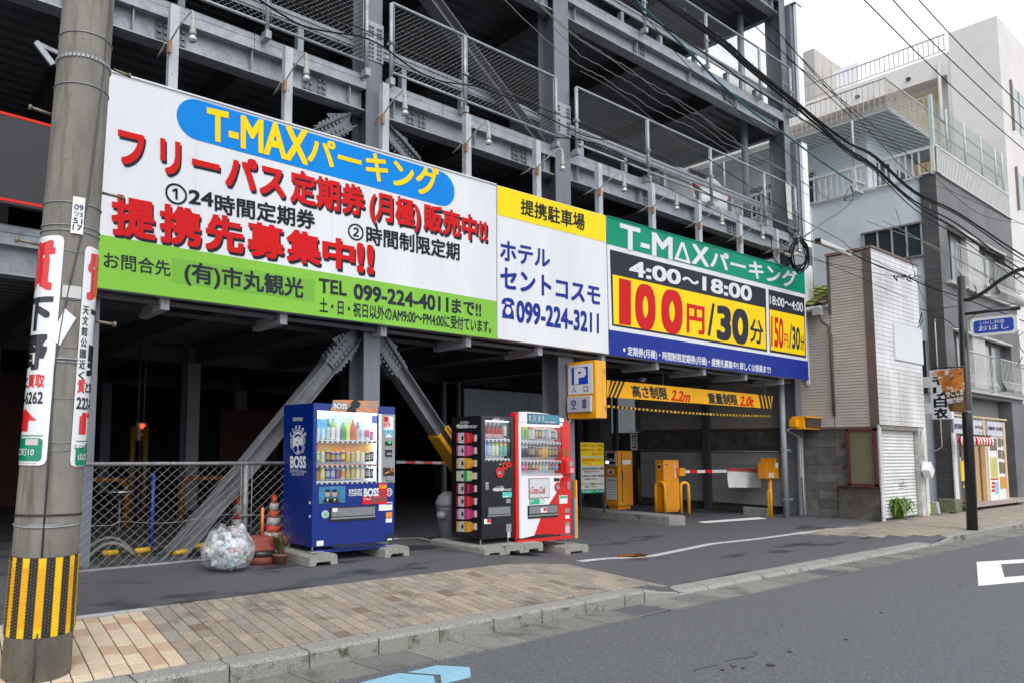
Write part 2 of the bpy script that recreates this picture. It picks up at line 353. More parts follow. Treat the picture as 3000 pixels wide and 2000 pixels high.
# paving: rows of pavers running across the footway
PB = [mat('paver brown %d' % i, c, .8, n=(55, .4), n2=[(6, .56, .15, (c[0]*.5, c[1]*.5, c[2]*.5), None), (2.2, .56, .12, (.13, .12, .10), None), (80, .62, .05, (.07, .065, .055), None)], bump=(110, .5)) for i, c in
      enumerate(((.285, .235, .19), (.31, .26, .21), (.265, .225, .185), (.285, .26, .23), (.345, .285, .225), (.245, .21, .18), (.185, .135, .105), (.255, .24, .22)))]
PL = [mat('paver beige %d' % i, c, .8, n=(30, .12), n2=[(5, .58, .15, (c[0]*.72, c[1]*.7, c[2]*.68), None), (40, .66, .04, (c[0]*.5, c[1]*.48, c[2]*.45), None)], bump=(120, .2)) for i, c in enumerate(((.56, .465, .34), (.60, .50, .37), (.54, .44, .32), (.46, .32, .225)))]
def clip(poly, a, b_, c_):                       # keep a*x+b*y<=c
    out = []
    for i in range(len(poly)):
        p, q = poly[i], poly[(i+1) % len(poly)]; dp = a*p[0]+b_*p[1]-c_; dq = a*q[0]+b_*q[1]-c_
        if dp <= 0: out.append(p)
        if dp*dq < 0: t = dp/(dp-dq); out.append((p[0]+(q[0]-p[0])*t, p[1]+(q[1]-p[1])*t))
    return out
PHI = .115                                        # the rows lie a little askew to the kerb
cP, sP = math.cos(PHI), math.sin(PHI)
xa_, xb_ = 7.36, 7.52                             # right edge of the paved area at the kerb and at the back
pave = []
er = random.Random(3)
def toxy(u, v): return (u*cP+v*sP*1.0, 4.638+v*cP-u*sP*0-0.0)
u = -1.2; row = 0
while u < 8.2:
    v = -.2-er.random()*.2
    beige = u < 1.93-.118*.5
    while v < 2.1:
        ln = .205 if beige else er.choice((.235, .24, .3, .24, .18))
        q = [toxy(u+.004, v+.004), toxy(u+.1155, v+.004), toxy(u+.1155, v+ln-.004), toxy(u+.004, v+ln-.004)]
        yb = 6.02 if beige else 6.12
        q = clip(q, 0, -1, -4.636); q = clip(q, 0, 1, yb) if q else q
        # right edge line from (xa_,4.64) to (xb_,6.1)
        if q: dx = xb_-xa_; dy = 1.48; q = clip(q, dy, -dx, dy*xa_-dx*4.64)
        if len(q) >= 3:
            A = abs(sum(q[i][0]*q[(i+1) % len(q)][1]-q[(i+1) % len(q)][0]*q[i][1] for i in range(len(q))))/2
            if A > .0015:
                if beige: m = PL[3] if er.random() < .2 else PL[er.randrange(3)]
                else: m = PB[6] if er.random() < .035 else PB[er.choice((0, 0, 1, 1, 2, 2, 3, 4, 4, 5, 7))]
                pave.append((q, m))
        v += ln
    u += .1195; row += 1
pv = bpy.data.objects.new('pavement', None); COL.objects.link(pv); pv.location = (3, 5.3, 0); ORG[pv] = Vector((3, 5.3, 0)); pv['kind'] = 'structure'
def pave_obj(b, q, top=.008):
    zz = [gz(x, y) for x, y in q]; n = len(q); e = .0025; cx_ = sum(p[0] for p in q)/n; cy_ = sum(p[1] for p in q)/n
    lo = [(x, y, z-.03) for (x, y), z in zip(q, zz)]; up = [(x, y, z+top-.003) for (x, y), z in zip(q, zz)]
    tp = [(x+(cx_-x)*.02, y+(cy_-y)*.02, z+top) for (x, y), z in zip(q, zz)]
    b.add(lo+up+tp, [tuple(range(2*n, 3*n))]+[(i, (i+1) % n, n+(i+1) % n, n+i) for i in range(n)]+[(n+i, n+(i+1) % n, 2*n+(i+1) % n, 2*n+i) for i in range(n)])
pave.sort(key=lambda t: (t[0][0][0]-.3)**2+t[0][0][1]**2)
vis = [t for t in pave if t[0][0][0] > 1.0]; rest = [t for t in pave if t[0][0][0] <= 1.0]
for q, m in vis[:300]:
    b = MB(); pave_obj(b, q); b.build('paver', m, pv, org=None)
grp = {}
for q, m in vis[300:]+rest:
    pave_obj(grp.setdefault(m, MB()), q)
bmo = MB(); mats_ = list(grp); idx = []
for m in mats_:
    bmo.add(grp[m].v, grp[m].f); idx += [mats_.index(m)]*len(grp[m].f)
far_p = bmo.build('pavers', None, pv, kind='stuff')
for m in mats_: far_p.data.materials.append(m)
far_p.data.polygons.foreach_set('material_index', idx)
MB().box(-3, 2.12, 6.035, 6.12, .03, .068).build('edging_strip', mat('edging concrete', (.42, .43, .43), .8, n=(12, .15)), pv)
# far footway paving, beyond the driveway
bm_ = {}
u = 14.0
while u < 34:
    v = 0
    while v < 1.95:
        ln = er.choice((.24, .3, .24)); x0 = u+v*.10
        q = [(x0, 4.638+v), (x0+.115, 4.638+v), (x0+.115+ln*.1, 4.636+v+ln-.005), (x0+ln*.1, 4.636+v+ln-.005)]
        if x0 > 15.1-(v*.62) and 4.638+v+ln < 6.45: pave_obj(bm_.setdefault(PB[er.choice((0, 1, 1, 2, 3, 4, 4, 7))], MB()), q, .006)
        v += ln
    u += .1195
fo = MB(); idx = []; ml = list(bm_)
for m in ml: fo.add(bm_[m].v, bm_[m].f); idx += [ml.index(m)]*len(bm_[m].f)
fp = fo.build('pavers', None, pv, kind='stuff')
for m in ml: fp.data.materials.append(m)
fp.data.polygons.foreach_set('material_index', idx)
# painted marks
def painted(name, pts, m, z, label, cat='road marking', th=.003):
    b = MB(); b.prism([(x, y, (z if z is not None else gz(x, y)+.004)) for x, y in pts], (0, 0, th)); return b.build(name, m, None, label=label, cat=cat)
za = -.127
A_ = lambda a, b: at(1000+a/2.352, 1500+b/2.352, z=-.13)
for pts, l in (([(655, 1058), (885, 1070), (893, 1138), (720, 1180), (690, 1180), (683, 1122), (462, 1104)], 'front chevron of the light blue cycle lane mark on the road'),
               ([(395, 1112), (636, 1130), (655, 1215), (330, 1215), (100, 1185), (215, 1155)], 'second light blue chevron stripe on the road')):
    painted('cycle_lane_mark', [tuple(A_(*p))[:2] for p in pts], blue_paint, za, l)
C_ = lambda a, b: tuple(at(2000+a/2.352, 1400+b/2.352, z=-.13))[:2]
b = MB()
p1, p2, p3, p4 = C_(2025, 577), C_(2037, 742), C_(2800, 672), C_(2740, 536)
def lerp2(a, b_, t): return (a[0]+(b_[0]-a[0])*t, a[1]+(b_[1]-a[1])*t)
q1, q2 = C_(2193, 592), C_(2217, 683); q3 = lerp2(p3, p4, .22); q4 = lerp2(p3, p4, .8)
for poly in ([p1, p2, q2, q1], [p2, p3, q3, q2], [p1, q1, q4, p4]): b.prism([(x, y, za) for x, y in poly], (0, 0, .003))
b.build('road_lettering', white_paint, None, label='large white painted outline figure on the road at the right', cat='road marking')
wl = [(1640, 338), (1830, 318), (1970, 313), (2130, 303), (2352, 258)]
line = [gat(1000+a/2.352, 1500+b_/2.352) for a, b_ in wl]+[gat(2000+a/2.352, 1400+b_/2.352) for a, b_ in ((200, 452), (500, 420), (800, 380), (1000, 352), (1200, 341))]
b = MB(); w = .055
for i in range(len(line)-1):
    p, q = line[i], line[i+1]
    b.prism([(p.x, p.y-w, gz(p.x, p.y-w)+.004), (q.x, q.y-w, gz(q.x, q.y-w)+.004), (q.x, q.y+w, gz(q.x, q.y+w)+.004), (p.x, p.y+w, gz(p.x, p.y+w)+.004)], (0, 0, .003))
b.build('boundary_line', mat('worn line', (.5, .5, .5), .6, n=(12, .25), n2=(40, .55, .1, (.2, .2, .2), None)), None, label='worn white line across the driveway apron', cat='road marking')
D_ = lambda a, b: tuple(gat(2000+a/2.352, 1400+b/2.352))[:2]
painted('gate_line', [D_(100, 300), D_(150, 308), D_(585, 278), D_(520, 268)], white_paint, None, 'white stop line under the barrier arm')
E_ = lambda a, b: tuple(gat(1000+a/2.352, 1500+b/2.352))[:2]
painted('bay_line', [E_(300, 200), E_(300, 222), E_(655, 200), E_(560, 174), E_(372, 180)], white_paint, None, 'white bay line in the dark entrance between the drink machines')
pud = [gat(1000+a/2.352, 1500+b_/2.352) for a, b_ in ((1900, 300), (1960, 288), (2060, 284), (2110, 290), (2100, 305), (2020, 312), (1930, 310))]
MB().prism([(p.x, p.y, gz(p.x, p.y)+.005) for p in pud], (0, 0, .002)).build('puddle', mat('rusty puddle', (.16, .075, .02), .04, n=(7, .5)), None, label='small rusty brown puddle by the end of the white line', cat='puddle')
lm = mat('dead leaf', (.035, .028, .02), .8)
for i, (a, b_) in enumerate(((605, 1290), (355, 1300), (275, 1322), (415, 1310), (740, 1197), (585, 1073), (1368, 927), (1912, 748), (685, 1017), (1130, 1112))):
    p = at(2000+a/2.352, 1400+b_/2.352, z=-.13); s = random.uniform(.012, .03) if i else .05
    pts = [(p.x+s*math.cos(t)*random.uniform(.5, 1), p.y+s*.7*math.sin(t)*random.uniform(.5, 1), -.127) for t in [k*math.pi/4 for k in range(8)]]
    MB().prism(pts, (0, 0, .004)).build('dead_leaf', lm, None, label='small dark dead leaf lying on the grey road', cat='leaf', group='dead leaves on the road')

ck = mat('crack filler', (.03, .03, .033), .8); rg = random.Random(21)
cr = MB()
for (a, b_) in (((60, 1330), (460, 1220)), ((300, 1310), (530, 1190))):
    p, q = at(2000+a[0]/2.352, 1400+a[1]/2.352, z=-.13), at(2000+b_[0]/2.352, 1400+b_[1]/2.352, z=-.13); P = [p.lerp(q, k/10)+Vector((0, rg.uniform(-.03, .03), .001)) for k in range(11)]
    for k in range(10):
        if rg.random() < .7: cr.obox(P[k], P[k+1], rg.uniform(.004, .009), .003)
cr.build('cracks', ck, road, kind='stuff')
# ================================================================ multi-storey steel car park
YF = 7.95
steel_col = mat('painted steel column', (.165, .178, .205), .5, .2, n=(5, .12, (1, 1, .25)), n2=(30, .66, .1, (.3, .31, .33), None), bump=(40, .04))
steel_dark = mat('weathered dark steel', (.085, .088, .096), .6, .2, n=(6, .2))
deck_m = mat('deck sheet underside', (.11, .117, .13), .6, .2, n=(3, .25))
rusty = mat('rusty steel', (.42, .43, .44), .6, .2, n=(9, .15), n2=(7, .57, .06, (.27, .12, .04), .85, (3, 3, 1)))
bolt_m = mat('bolt steel', (.17, .18, .20), .45, .5, n=(30, .2))
wire_m = mat('galvanised wire', (.27, .28, .29), .45, .5, n=(20, .2))
park = thing('car_park', (10, YF, 0), 'grey steel multi-storey car park with open decks and wire mesh railings', 'car park')
COLS = [(-2.2, -1.9), (1.88, 2.14), (5.64, 5.91), (9.64, 10.03), (18.07, 18.35)]
FL = [3.13, 6.11, 9.09, 12.15, 15.2]               # undersides of the edge beams
XL, XR = -6.0, 18.2
def hcol(b, x0, x1, y0, d, z0, z1, tf=.022):
    xc = (x0+x1)/2
    b.box(x0, x1, y0, y0+tf, z0, z1); b.box(x0, x1, y0+d-tf, y0+d, z0, z1); b.box(xc-.012, xc+.012, y0+tf, y0+d-tf, z0, z1)
for i, (x0, x1) in enumerate(COLS):
    for j, yy in enumerate((YF, 14.2, 20.4)):
        b = MB(); hcol(b, x0, x1, yy, .36, gz(x0, yy)-.05, 15.6)
        c = b.build('column', steel_col, park)
        if j == 0:
            zb = gz(x0, YF)
            MB().box(x0-.1, x1+.1, YF-.08, YF+.44, zb-.01, zb+.03).build('base_plate', steel_dark, c)
            for z in FL[1:4]:
                p = MB(); p.box(x0-.012, x1+.012, YF-.014, YF-.001, z+.75, z+1.32)
                p.build('splice_plate', steel_gal, c)
                q = MB()
                for xx in (x0+.04, x0+.09, x1-.09, x1-.04):
                    for k in range(8):
                        if k == 4: continue
                        q.lathe([(.019, 0), (.017, .02), (.008, .022)], (0, 0, 0), 6, False)
                        n_ = 18; base = len(q.v)-n_
                        for t in range(base, len(q.v)):
                            v = q.v[t]; q.v[t] = Vector((xx+v.x, YF-.014-v.z, z+.80+k*.062+v.y))
                q.build('bolts', bolt_m, c)
# edge beams with fascia, stiffeners and splice plates
for fi, zb in enumerate(FL):
    spans = [(XL, 1.88), (2.14, 5.64), (5.91, 9.64), (10.03, 18.07)]
    for si, (a, c_) in enumerate(spans):
        b = MB(); yc = YF+.13
        b.box(a, c_, yc-.1, yc+.1, zb, zb+.016); b.box(a, c_, yc-.1, yc+.1, zb+.325, zb+.341); b.box(a, c_, yc-.006, yc+.006, zb+.016, zb+.325)
        bo = b.build('edge_beam', steel_gal, park)
        n = max(2, round((c_-a)/1.9))
        for k in range(n+1):
            x = a+.25+(c_-a-.5)*k/n; box('stiffener', steel_gal, x-.006, x+.006, yc-.094, yc-.008, zb+.018, zb+.323, bo)
        if fi in (1, 2):
            for k, x in enumerate([c_-.62] if c_-a < 5 else [a+.5]) if True else []:
                pass
            for x in ([a+.72, c_-.78] if c_-a < 5 else [a+2.3, c_-2.4]):
                p = MB(); p.box(x-.19, x+.19, yc-.018, yc-.0065, zb+.05, zb+.29)
                for u_ in (-.145, -.07, .07, .145):
                    for w_ in (.09, .17, .25): p.box(x+u_-.02, x+u_+.02, yc-.04, yc-.018, zb+w_-.02, zb+w_+.02)
                p.build('splice_plate', bolt_m, bo)
    # fascia plates above the beam
    x = XL
    edges = [XL, -3, -.1, 1.88, 2.14, 3.9, 5.64, 5.91, 7.06, 9.64, 10.03, 11.12, 12.55, 13.95, 15.35, 16.7, 18.07]
    for e0, e1 in zip(edges[:-1], edges[1:]):
        if e1-e0 < .5: continue
        b = MB(); b.box(e0+.004, e1-.004, YF+.0, YF+.008, zb+.30, zb+.50); b.box(e0+.004, e1-.004, YF+.0, YF+.03, zb+.418, zb+.424)
        b.box(e0+.004, e1-.004, YF-.0, YF+.05, zb+.496, zb+.503)
        b.build('fascia_plate', steel_gal, park)
    # corrugated deck sheet and slab
    b = MB(); y = YF+.05; prof = []
    while y < 24.5:
        prof += [(y, zb+.36), (y+.10, zb+.36), (y+.13, zb+.41), (y+.2, zb+.41)]; y += .23
    n = len(prof)
    b.add([(XL, p[0], p[1]) for p in prof]+[(XR+.1, p[0], p[1]) for p in prof], [(i, i+1, n+i+1, n+i) for i in range(n-1)])
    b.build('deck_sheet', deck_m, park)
    MB().box(XL, XR+.1, YF+.06, 24.6, zb+.412, zb+.47).build('deck_slab', mat('deck concrete', (.12, .12, .12), .8, n=(3, .2)), park)
    for x in (-4.0, -1.9, .0, 2.01, 3.9, 5.78, 7.8, 9.83, 12.6, 15.4, 18.1):
        b = MB(); b.ibeam((x, YF+.23, zb+.17), (x, 24.3, zb+.17), .34 if x < 18 else .36, .2 if x < 18 else .16, .016, .012)
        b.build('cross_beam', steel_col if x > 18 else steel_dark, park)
    for y in (14.35, 20.5):
        MB().ibeam((XL, y, zb+.17), (XR, y, zb+.17), .34, .18, .016, .012).build('long_beam', steel_dark, park)
# braces
brace_m = mat('brace steel', (.175, .18, .195), .5, .3, n=(6, .25), n2=(20, .6, .1, (.13, .13, .14), None))
def brace(p, q, s=.2):
    b = MB(); p = Vector(p); q = Vector(q); d = (q-p).normalized(); up = Vector((-d.z, 0, d.x)); b.ibeam(p, q, s, .2, .014, .012, up); return b
yb = YF+.2
for p, q in (((3.02, yb, .05), (5.62, yb, 2.98)), ((8.55, yb, .1), (5.95, yb, 2.98)), ((2.2, yb, 3.75), (5.5, yb, 5.98)), ((9.5, yb, 3.75), (6.1, yb, 5.98)), ((6.05, yb, 9.0), (9.45, yb, 6.62)), ((5.5, yb, 9.0), (2.3, yb, 6.62))):
    o = brace(p, q).build('brace', brace_m, park)
    P, Q = Vector(p), Vector(q); top = Q if Q.z > P.z else P; bot = P if Q.z > P.z else Q; d = (bot-top).normalized(); up = Vector((-d.z, 0, d.x))
    g = MB(); g.obox(top+d*.12+Vector((0, -.03, 0)), top+d*.62+Vector((0, -.03, 0)), .02, .17, up)
    for s_ in (-.115, .115): g.obox(top+d*.1+up*s_, top+d*.66+up*s_, .2, .016, up)
    for t in (.2, .27, .34, .42, .49, .56):
        for s_ in (-.05, .05):
            c_ = top+d*t+up*s_; g.box(c_.x-.018, c_.x+.018, c_.y-.065, c_.y-.04, c_.z-.018, c_.z+.018)
        for s_ in (-.135, .135):
            for y_ in (-.06, .06): c_ = top+d*t+up*s_; g.box(c_.x-.018, c_.x+.018, c_.y+y_-.018, c_.y+y_+.018, c_.z-.018, c_.z+.018)
    g.build('splice_plate', bolt_m, o)
    gp = MB(); gp.prism([tuple(top+Vector((0, -.045, .1))), tuple(top+d*.35+up*.22+Vector((0, -.045, 0))), tuple(top+d*.35-up*.22+Vector((0, -.045, 0)))], (0, .012, 0)); gp.build('gusset_plate', steel_col, o)
yel = mat('yellow brace guard', (.62, .30, .012), .5, n=(9, .12))
pa, pb = Vector((8.55, yb, .1)), Vector((5.95, yb, 2.98)); dd = (pb-pa).normalized(); upv = Vector((-dd.z, 0, dd.x))
g = MB()
for s_ in (-1, 1): g.obox(pa+dd*.9+upv*(.115*s_)+Vector((0, -.02, 0)), pa+dd*2.12+upv*(.115*s_)+Vector((0, -.02, 0)), .25, .03, upv); g.obox(pa+dd*.9+upv*(.085*s_)+Vector((0, -.115, 0)), pa+dd*2.12+upv*(.085*s_)+Vector((0, -.115, 0)), .02, .07, upv)
g.build('yellow_guard', yel, park)
# chain-link panels
def mesh_panel(x0, x1, z0, z1, y, pitch=.088, r=.0020, asp=.75):
    b = MB(); W = x1-x0; H = (z1-z0)/asp; n = int((W+H)/pitch)+1
    for k in range(n):
        c = k*pitch
        a0 = (min(c, W), max(0, c-W)*asp); a1 = (max(0, c-H), min(c, H)*asp)
        if abs(a0[0]-a1[0]) > .01:
            b.tube([(x0+a0[0], y, z0+a0[1]), (x0+a1[0], y, z0+a1[1])], r, 3, False)
            b.tube([(x1-a0[0], y+.004, z0+a0[1]), (x1-a1[0], y+.004, z0+a1[1])], r, 3, False)
    return b
def railing(xs, zb, y=YF-.1, ends=(True, True), z0=.62, z1=1.66):
    zt = zb+z1; zl = zb+z0; b = MB(); b.tube([(xs[0], y, zl), (xs[0], y, zt-.03), (xs[0]+.03, y, zt), (xs[-1]-.03, y, zt), (xs[-1], y, zt-.03), (xs[-1], y, zl)], .021, 8)
    b.tube([(xs[0], y, zl), (xs[-1], y, zl)], .019, 8)
    ro = b.build('railing', steel_gal, park)
    for x in xs:
        p = MB(); p.tube([(x, y-.005, zb+.47), (x, y-.005, zt-.02)], .03, 8); p.box(x-.04, x+.04, y-.05, y+.07, zb+.42, zb+.52)
        p.box(x-.045, x+.045, y-.045, y+.045, zb+z0+.40, zb+z0+.43); p.build('post', steel_gal, ro)
        for s_ in (-.055, .055):
            if xs[0]-.01 <= x+s_ <= xs[-1]+.01: MB().tube([(x+s_, y, zl), (x+s_, y, zt)], .006, 5).build('stay_bar', steel_gal, ro)
    for a, c_ in zip(xs[:-1], xs[1:]): mesh_panel(a+.02, c_-.02, zl, zt, y+.0).build('wire_mesh', wire_m, ro)
    MB().tube([(xs[0], y-.01, zl+.42), (xs[-1], y-.01, zl+.42)], .003, 4).build('tension_wire', wire_m, ro)
F3, F4 = FL[1], FL[2]
for zb in (F3, F4, FL[3]):
    railing([-4.4, -2.2, .0, 1.78], zb); railing([2.16, 4.02, 5.56], zb); railing([5.99, 7.42, 9.54], zb); railing([10.08, 12.21, 14.46, 16.74, 18.25], zb)
    for a, c_ in ((XL, 1.8), (2.2, 5.6), (5.95, 9.6), (10.1, 18.1)):
        g = MB(); y = YF+.30
        g.box(a, c_, y, y+.006, zb+1.03, zb+1.21); g.box(a, c_, y-.016, y, zb+1.06, zb+1.09); g.box(a, c_, y-.016, y, zb+1.15, zb+1.18)
        go = g.build('guard_rail', steel_gal, park)
        n = max(1, round((c_-a)/1.42))
        for k in range(n):
            x = a+(k+.5)*(c_-a)/n; MB().box(x-.045, x+.045, y+.01, y+.1, zb+.45, zb+1.03).build('guard_post', steel_gal, go)
# lower edges, back and side walls of the building
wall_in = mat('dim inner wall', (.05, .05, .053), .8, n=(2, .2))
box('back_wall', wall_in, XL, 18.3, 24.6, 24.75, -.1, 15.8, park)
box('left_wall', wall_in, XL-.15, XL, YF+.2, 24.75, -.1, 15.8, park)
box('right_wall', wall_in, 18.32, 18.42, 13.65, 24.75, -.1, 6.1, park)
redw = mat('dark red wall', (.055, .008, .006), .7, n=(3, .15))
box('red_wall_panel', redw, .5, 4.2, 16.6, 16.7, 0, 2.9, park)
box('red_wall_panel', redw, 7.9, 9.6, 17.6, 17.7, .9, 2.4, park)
pan = mat('blue grey wall panel', (.50, .56, .66), .6, n=(1.4, .12))
for i in range(5): box('wall_panel', pan, 13.1+i*.62, 13.71+i*.62, 13.9, 13.95, -.07, 3.0, park)
for i, x in enumerate((12.1, 12.6)): MB().box(x, x+.1, 13.6, 13.7, -.07, 3.1).build('stud', steel_col, park)
MB().box(16.6, 17.1, 12.3, 12.7, -.07, 3.1).build('inner_column', steel_dark, park)
MB().box(17.3, 17.4, 12.3, 12.4, -.07, 3.1).build('inner_column', steel_dark, park)
MB().box(18.14, 18.26, 10.15, 10.3, -.07, 3.1).build('inner_column', steel_dark, park)
# lower wind panels along the property wall, seen through the entrance
wp = mat('grey panel board', (.34, .345, .35), .7, n=(1.6, .12), n2=(3, .6, .1, (.2, .2, .2), None))
for y0, y1 in ((8.35, 10.14), (10.3, 12.2)):
    for k in range(4):
        box('wind_panel', wp, 18.25, 18.29, y0, y1, .12+k*.318, .43+k*.318, park)
MB().tube([(18.2, 8.1, 1.42), (18.2, 12.2, 1.42)], .018, 6).build('rail', steel_gal, park)
# pipes
pipe_m = mat('grey painted pipe', (.25, .28, .32), .45, n=(8, .1))
MB().tube([(17.5, 8.0, -.1), (17.5, 8.0, 3.05)], .062, 12).build('drain_pipe', pipe_m, park)
MB().tube([(17.44, 8.6, 6.5), (17.44, 8.6, 12.2)], .075, 12).build('drain_pipe', pipe_m, park)
for z in (.32, 1.45): MB().box(17.43, 17.75, 7.96, 8.04, z, z+.03).build('pipe_clamp', steel_gal, park)
MB().box(18.36, 18.46, 7.98, 8.1, -.1, 3.1).build('side_channel', steel_gal, park)
# white cladding strips on the street corner
clad = mat('white cladding', (.78, .79, .81), .5, n=(1.5, .04)); dkst = mat('blue grey steel', (.16, .175, .205), .5, .2, n=(4, .1))
for z0, z1 in ((3.0, 5.9), (6.35, 8.95), (9.55, 12.5)):
    MB().box(18.42, 18.62, 7.86, 8.1, z0+.1, z1-.05).build('cladding_frame', dkst, park)
    for k in range(max(2, int((z1-z0)/.8))):
        n = max(2, int((z1-z0)/.8)); h = (z1-z0)/n; MB().box(18.56 if z0 > 4 else 18.4, 18.84, 7.78, 7.84, z0+k*h, z0+(k+1)*h-.006).build('cladding_panel', clad, park)
    MB().box(18.5, 18.86, 7.77, 8.12, z1, z1+.02).build('cladding_cap', dkst, park)
# braced angle of the entrance ceiling and hangers, small ceiling lamp
MB().lathe([(.02, 0), (.07, .03), (.075, .07), (.03, .1)], (13.6, 9.0, 2.86), 12).build('ceiling_lamp', mat('frosted plastic', (.7, .7, .7), .4), park)
# faint signal and fittings deep inside
# ================================================================ the big sign boards on the street front
YS = 7.64
S_ = lambda px, py: at(px, py, y=YS)
ZA = lambda a, b: at(250+a/1.8816, 200+b/1.8816, y=YS)          # survey sheets of the sign faces
ZB = lambda a, b: at(1400+a/2.0905, 450+b/2.0905, y=YS)
def mono(n, c, r=.5): return mat(n, c, r, n=(1.6, .07, (1, 1, .12)), spec=.15)
s_white = mono('sign white', (.70, .715, .745)); s_green = mono('sign lime green', (.22, .50, .06)); s_blue = mono('sign sky blue', (.0, .22, .68)); s_yel = mono('sign yellow', (.86, .66, .01))
s_red = mono('sign red', (.58, .008, .010)); s_blk = mono('sign black', (.012, .014, .022)); s_teal = mono('sign teal green', (.0, .26, .15)); s_navy = mono('sign navy', (.012, .03, .26))
s_gold = mono('sign golden yellow', (.95, .63, .005)); s_dgreen = mono('sign lime patch', (.175, .42, .055)); s_char = mono('sign charcoal', (.022, .025, .04))
alu = mat('aluminium trim', (.5, .5, .51), .4, .6)
def plate(name, quad, m, parent, th=.004, front=0., label=None):      # thin sheet standing proud of the board by `front`
    b = MB(); b.prism([(p.x, p.y-front, p.z) for p in quad], (0, -th, 0)); return b.build(name, m, parent, label=label)
def tx(s, fn, q, m, parent, bold=.02, lift=.006, **k):                 # q = x0,yTL, x1,yTR, yBL, yBR on the sheet
    x0, a, x1, b_, c_, d_ = q
    return text(s, [fn(x0, a), fn(x1, b_), fn(x1, d_), fn(x0, c_)], m, parent, bold, lift=lift, nrm=Vector((0, -1, 0)), **k)
frame_m = steel_gal
# --- board 1
b1 = thing('sign_board', (5.2, YS, 3.05), 'long white board with red Japanese lettering over a lime green strip', 'sign board')
c1 = [S_(205, 174), S_(1453, 542), S_(1455, 992), S_(190, 829)]
MB().prism([(p.x, YS, p.z) for p in c1], (0, .1, 0)).build('panel', s_white, b1)
plate('green_band', [S_(200, 672), S_(1454, 883), S_(1455, 991), S_(191, 828)], s_green, b1)
for px in (626, 1190):                                                 # panel joints
    pass
cap = []
for k in range(13): t = math.pi/2+math.pi*k/12; cap.append((t, 0))
pl_, pr_ = ZA(608, 285), ZA(1930, 655); zt_, zb_ = ZA(700, 200).z, ZA(700, 420).z; zt2, zb2 = ZA(1870, 545).z, ZA(1870, 735).z
rr_ = (zt_-zb_)/2; zc = (zt_+zb_)/2; rr2 = (zt2-zb2)/2; zc2 = (zt2+zb2)/2
xl_, xr_ = ZA(503, 250).x+rr_*1.05, ZA(2035, 660).x-rr2*1.05
pts = [Vector((xl_+rr_*1.05*math.cos(t), YS, zc+rr_*math.sin(t))) for t, _ in cap]+[Vector((xr_-rr2*1.05*math.cos(t), YS, zc2-rr2*math.sin(t))) for t, _ in cap]
plate('blue_capsule', pts, s_blue, b1)
tx('T-MAX', ZA, (668, 222, 1225, 350, 388, 533), s_gold, b1, .035, lift=.009)
tx('パーキング', ZA, (1222, 372, 1945, 565, 522, 722), s_gold, b1, .03, lift=.009)
def shadowed(s, q, em=None, bold=.045, dx=9, dy=16):
    x0, a, x1, b_, c_, d_ = q
    tx(s, ZA, (x0+dx, a+dy, x1+dx, b_+dy, c_+dy, d_+dy), s_blk, b1, bold, lift=.006, em=em)
    tx(s, ZA, q, s_red, b1, bold, lift=.008, em=em)
tl = lambda x: 318+(x-172)*.2555; bl = lambda x: 528+(x-172)*.2135
for ch, x0, x1 in (('フ', 158, 345), ('リ', 378, 555), ('ー', 575, 750), ('パ', 765, 945), ('ス', 948, 1110)):
    shadowed(ch, (x0, tl(x0), x1, tl(x1), bl(x0), bl(x1)), em=(0, 1))
for st, x0, x1 in (('定期券', 1128, 1538), ('(月極)', 1566, 1843), ('販売中!!', 1862, 2212)):
    shadowed(st, (x0, tl(x0), x1, tl(x1), bl(x0), bl(x1)), bold=.04)
tl = lambda x: 703+(x-147)*.197; bl = lambda x: 912+(x-147)*.152
for ch, x0, x1 in (('提', 143, 388), ('携', 408, 636), ('先', 660, 872), ('募', 890, 1094), ('集', 1108, 1296), ('中', 1305, 1482), ('!!', 1495, 1588)):
    shadowed(ch, (x0, tl(x0), x1, tl(x1), bl(x0), bl(x1)), bold=.045)
tx('①', ZA, (440, 618, 560, 648, 745, 765), s_blk, b1, .012, lift=.006); tx('24', ZA, (568, 672, 705, 690, 745, 765), s_blk, b1, .03)
tx('時間定期券', ZA, (712, 697, 1265, 795, 798, 892), s_blk, b1, .03)
tx('②', ZA, (1447, 848, 1533, 862, 945, 960), s_blk, b1, .012); tx('時間制限定期', ZA, (1547, 872, 2062, 972, 968, 1062), s_blk, b1, .03)
plate('pasted_patch', [ZA(475, 1045), ZA(1262, 1168), ZA(1262, 1288), ZA(475, 1180)], s_dgreen, b1, front=.004, th=.002)
tx('お問合先', ZA, (100, 1015, 468, 1068, 1100, 1150), s_char, b1, .012, lift=.008)
tx('(有)市丸観光', ZA, (545, 1067, 1200, 1167, 1175, 1268), s_char, b1, .03, lift=.009)
tx('TEL', ZA, (1285, 1160, 1440, 1180, 1235, 1255), s_char, b1, .03, lift=.008); tx('099-224-4011', ZA, (1478, 1190, 2000, 1268, 1270, 1345), s_char, b1, .035, lift=.008); tx('まで!!', ZA, (2018, 1270, 2180, 1293, 1350, 1375), s_char, b1, .03, lift=.008)
tx('土・日・祝日以外のAM9:00〜PM4:00に受付ています。', ZA, (1290, 1268, 2235, 1395, 1345, 1462), s_char, b1, .022, lift=.008)
for p, q in ((c1[0], c1[1]), (c1[3], c1[2])): MB().obox(p+Vector((0, -.006, 0)), q+Vector((0, -.006, 0)), .02, .018).build('edge_trim', s_white if p is c1[0] else s_green, b1)
for xx in (3.05, 4.9, 6.75): box('panel_joint', alu, xx, xx+.004, YS-.0015, YS, 3.95, 5.25, b1)
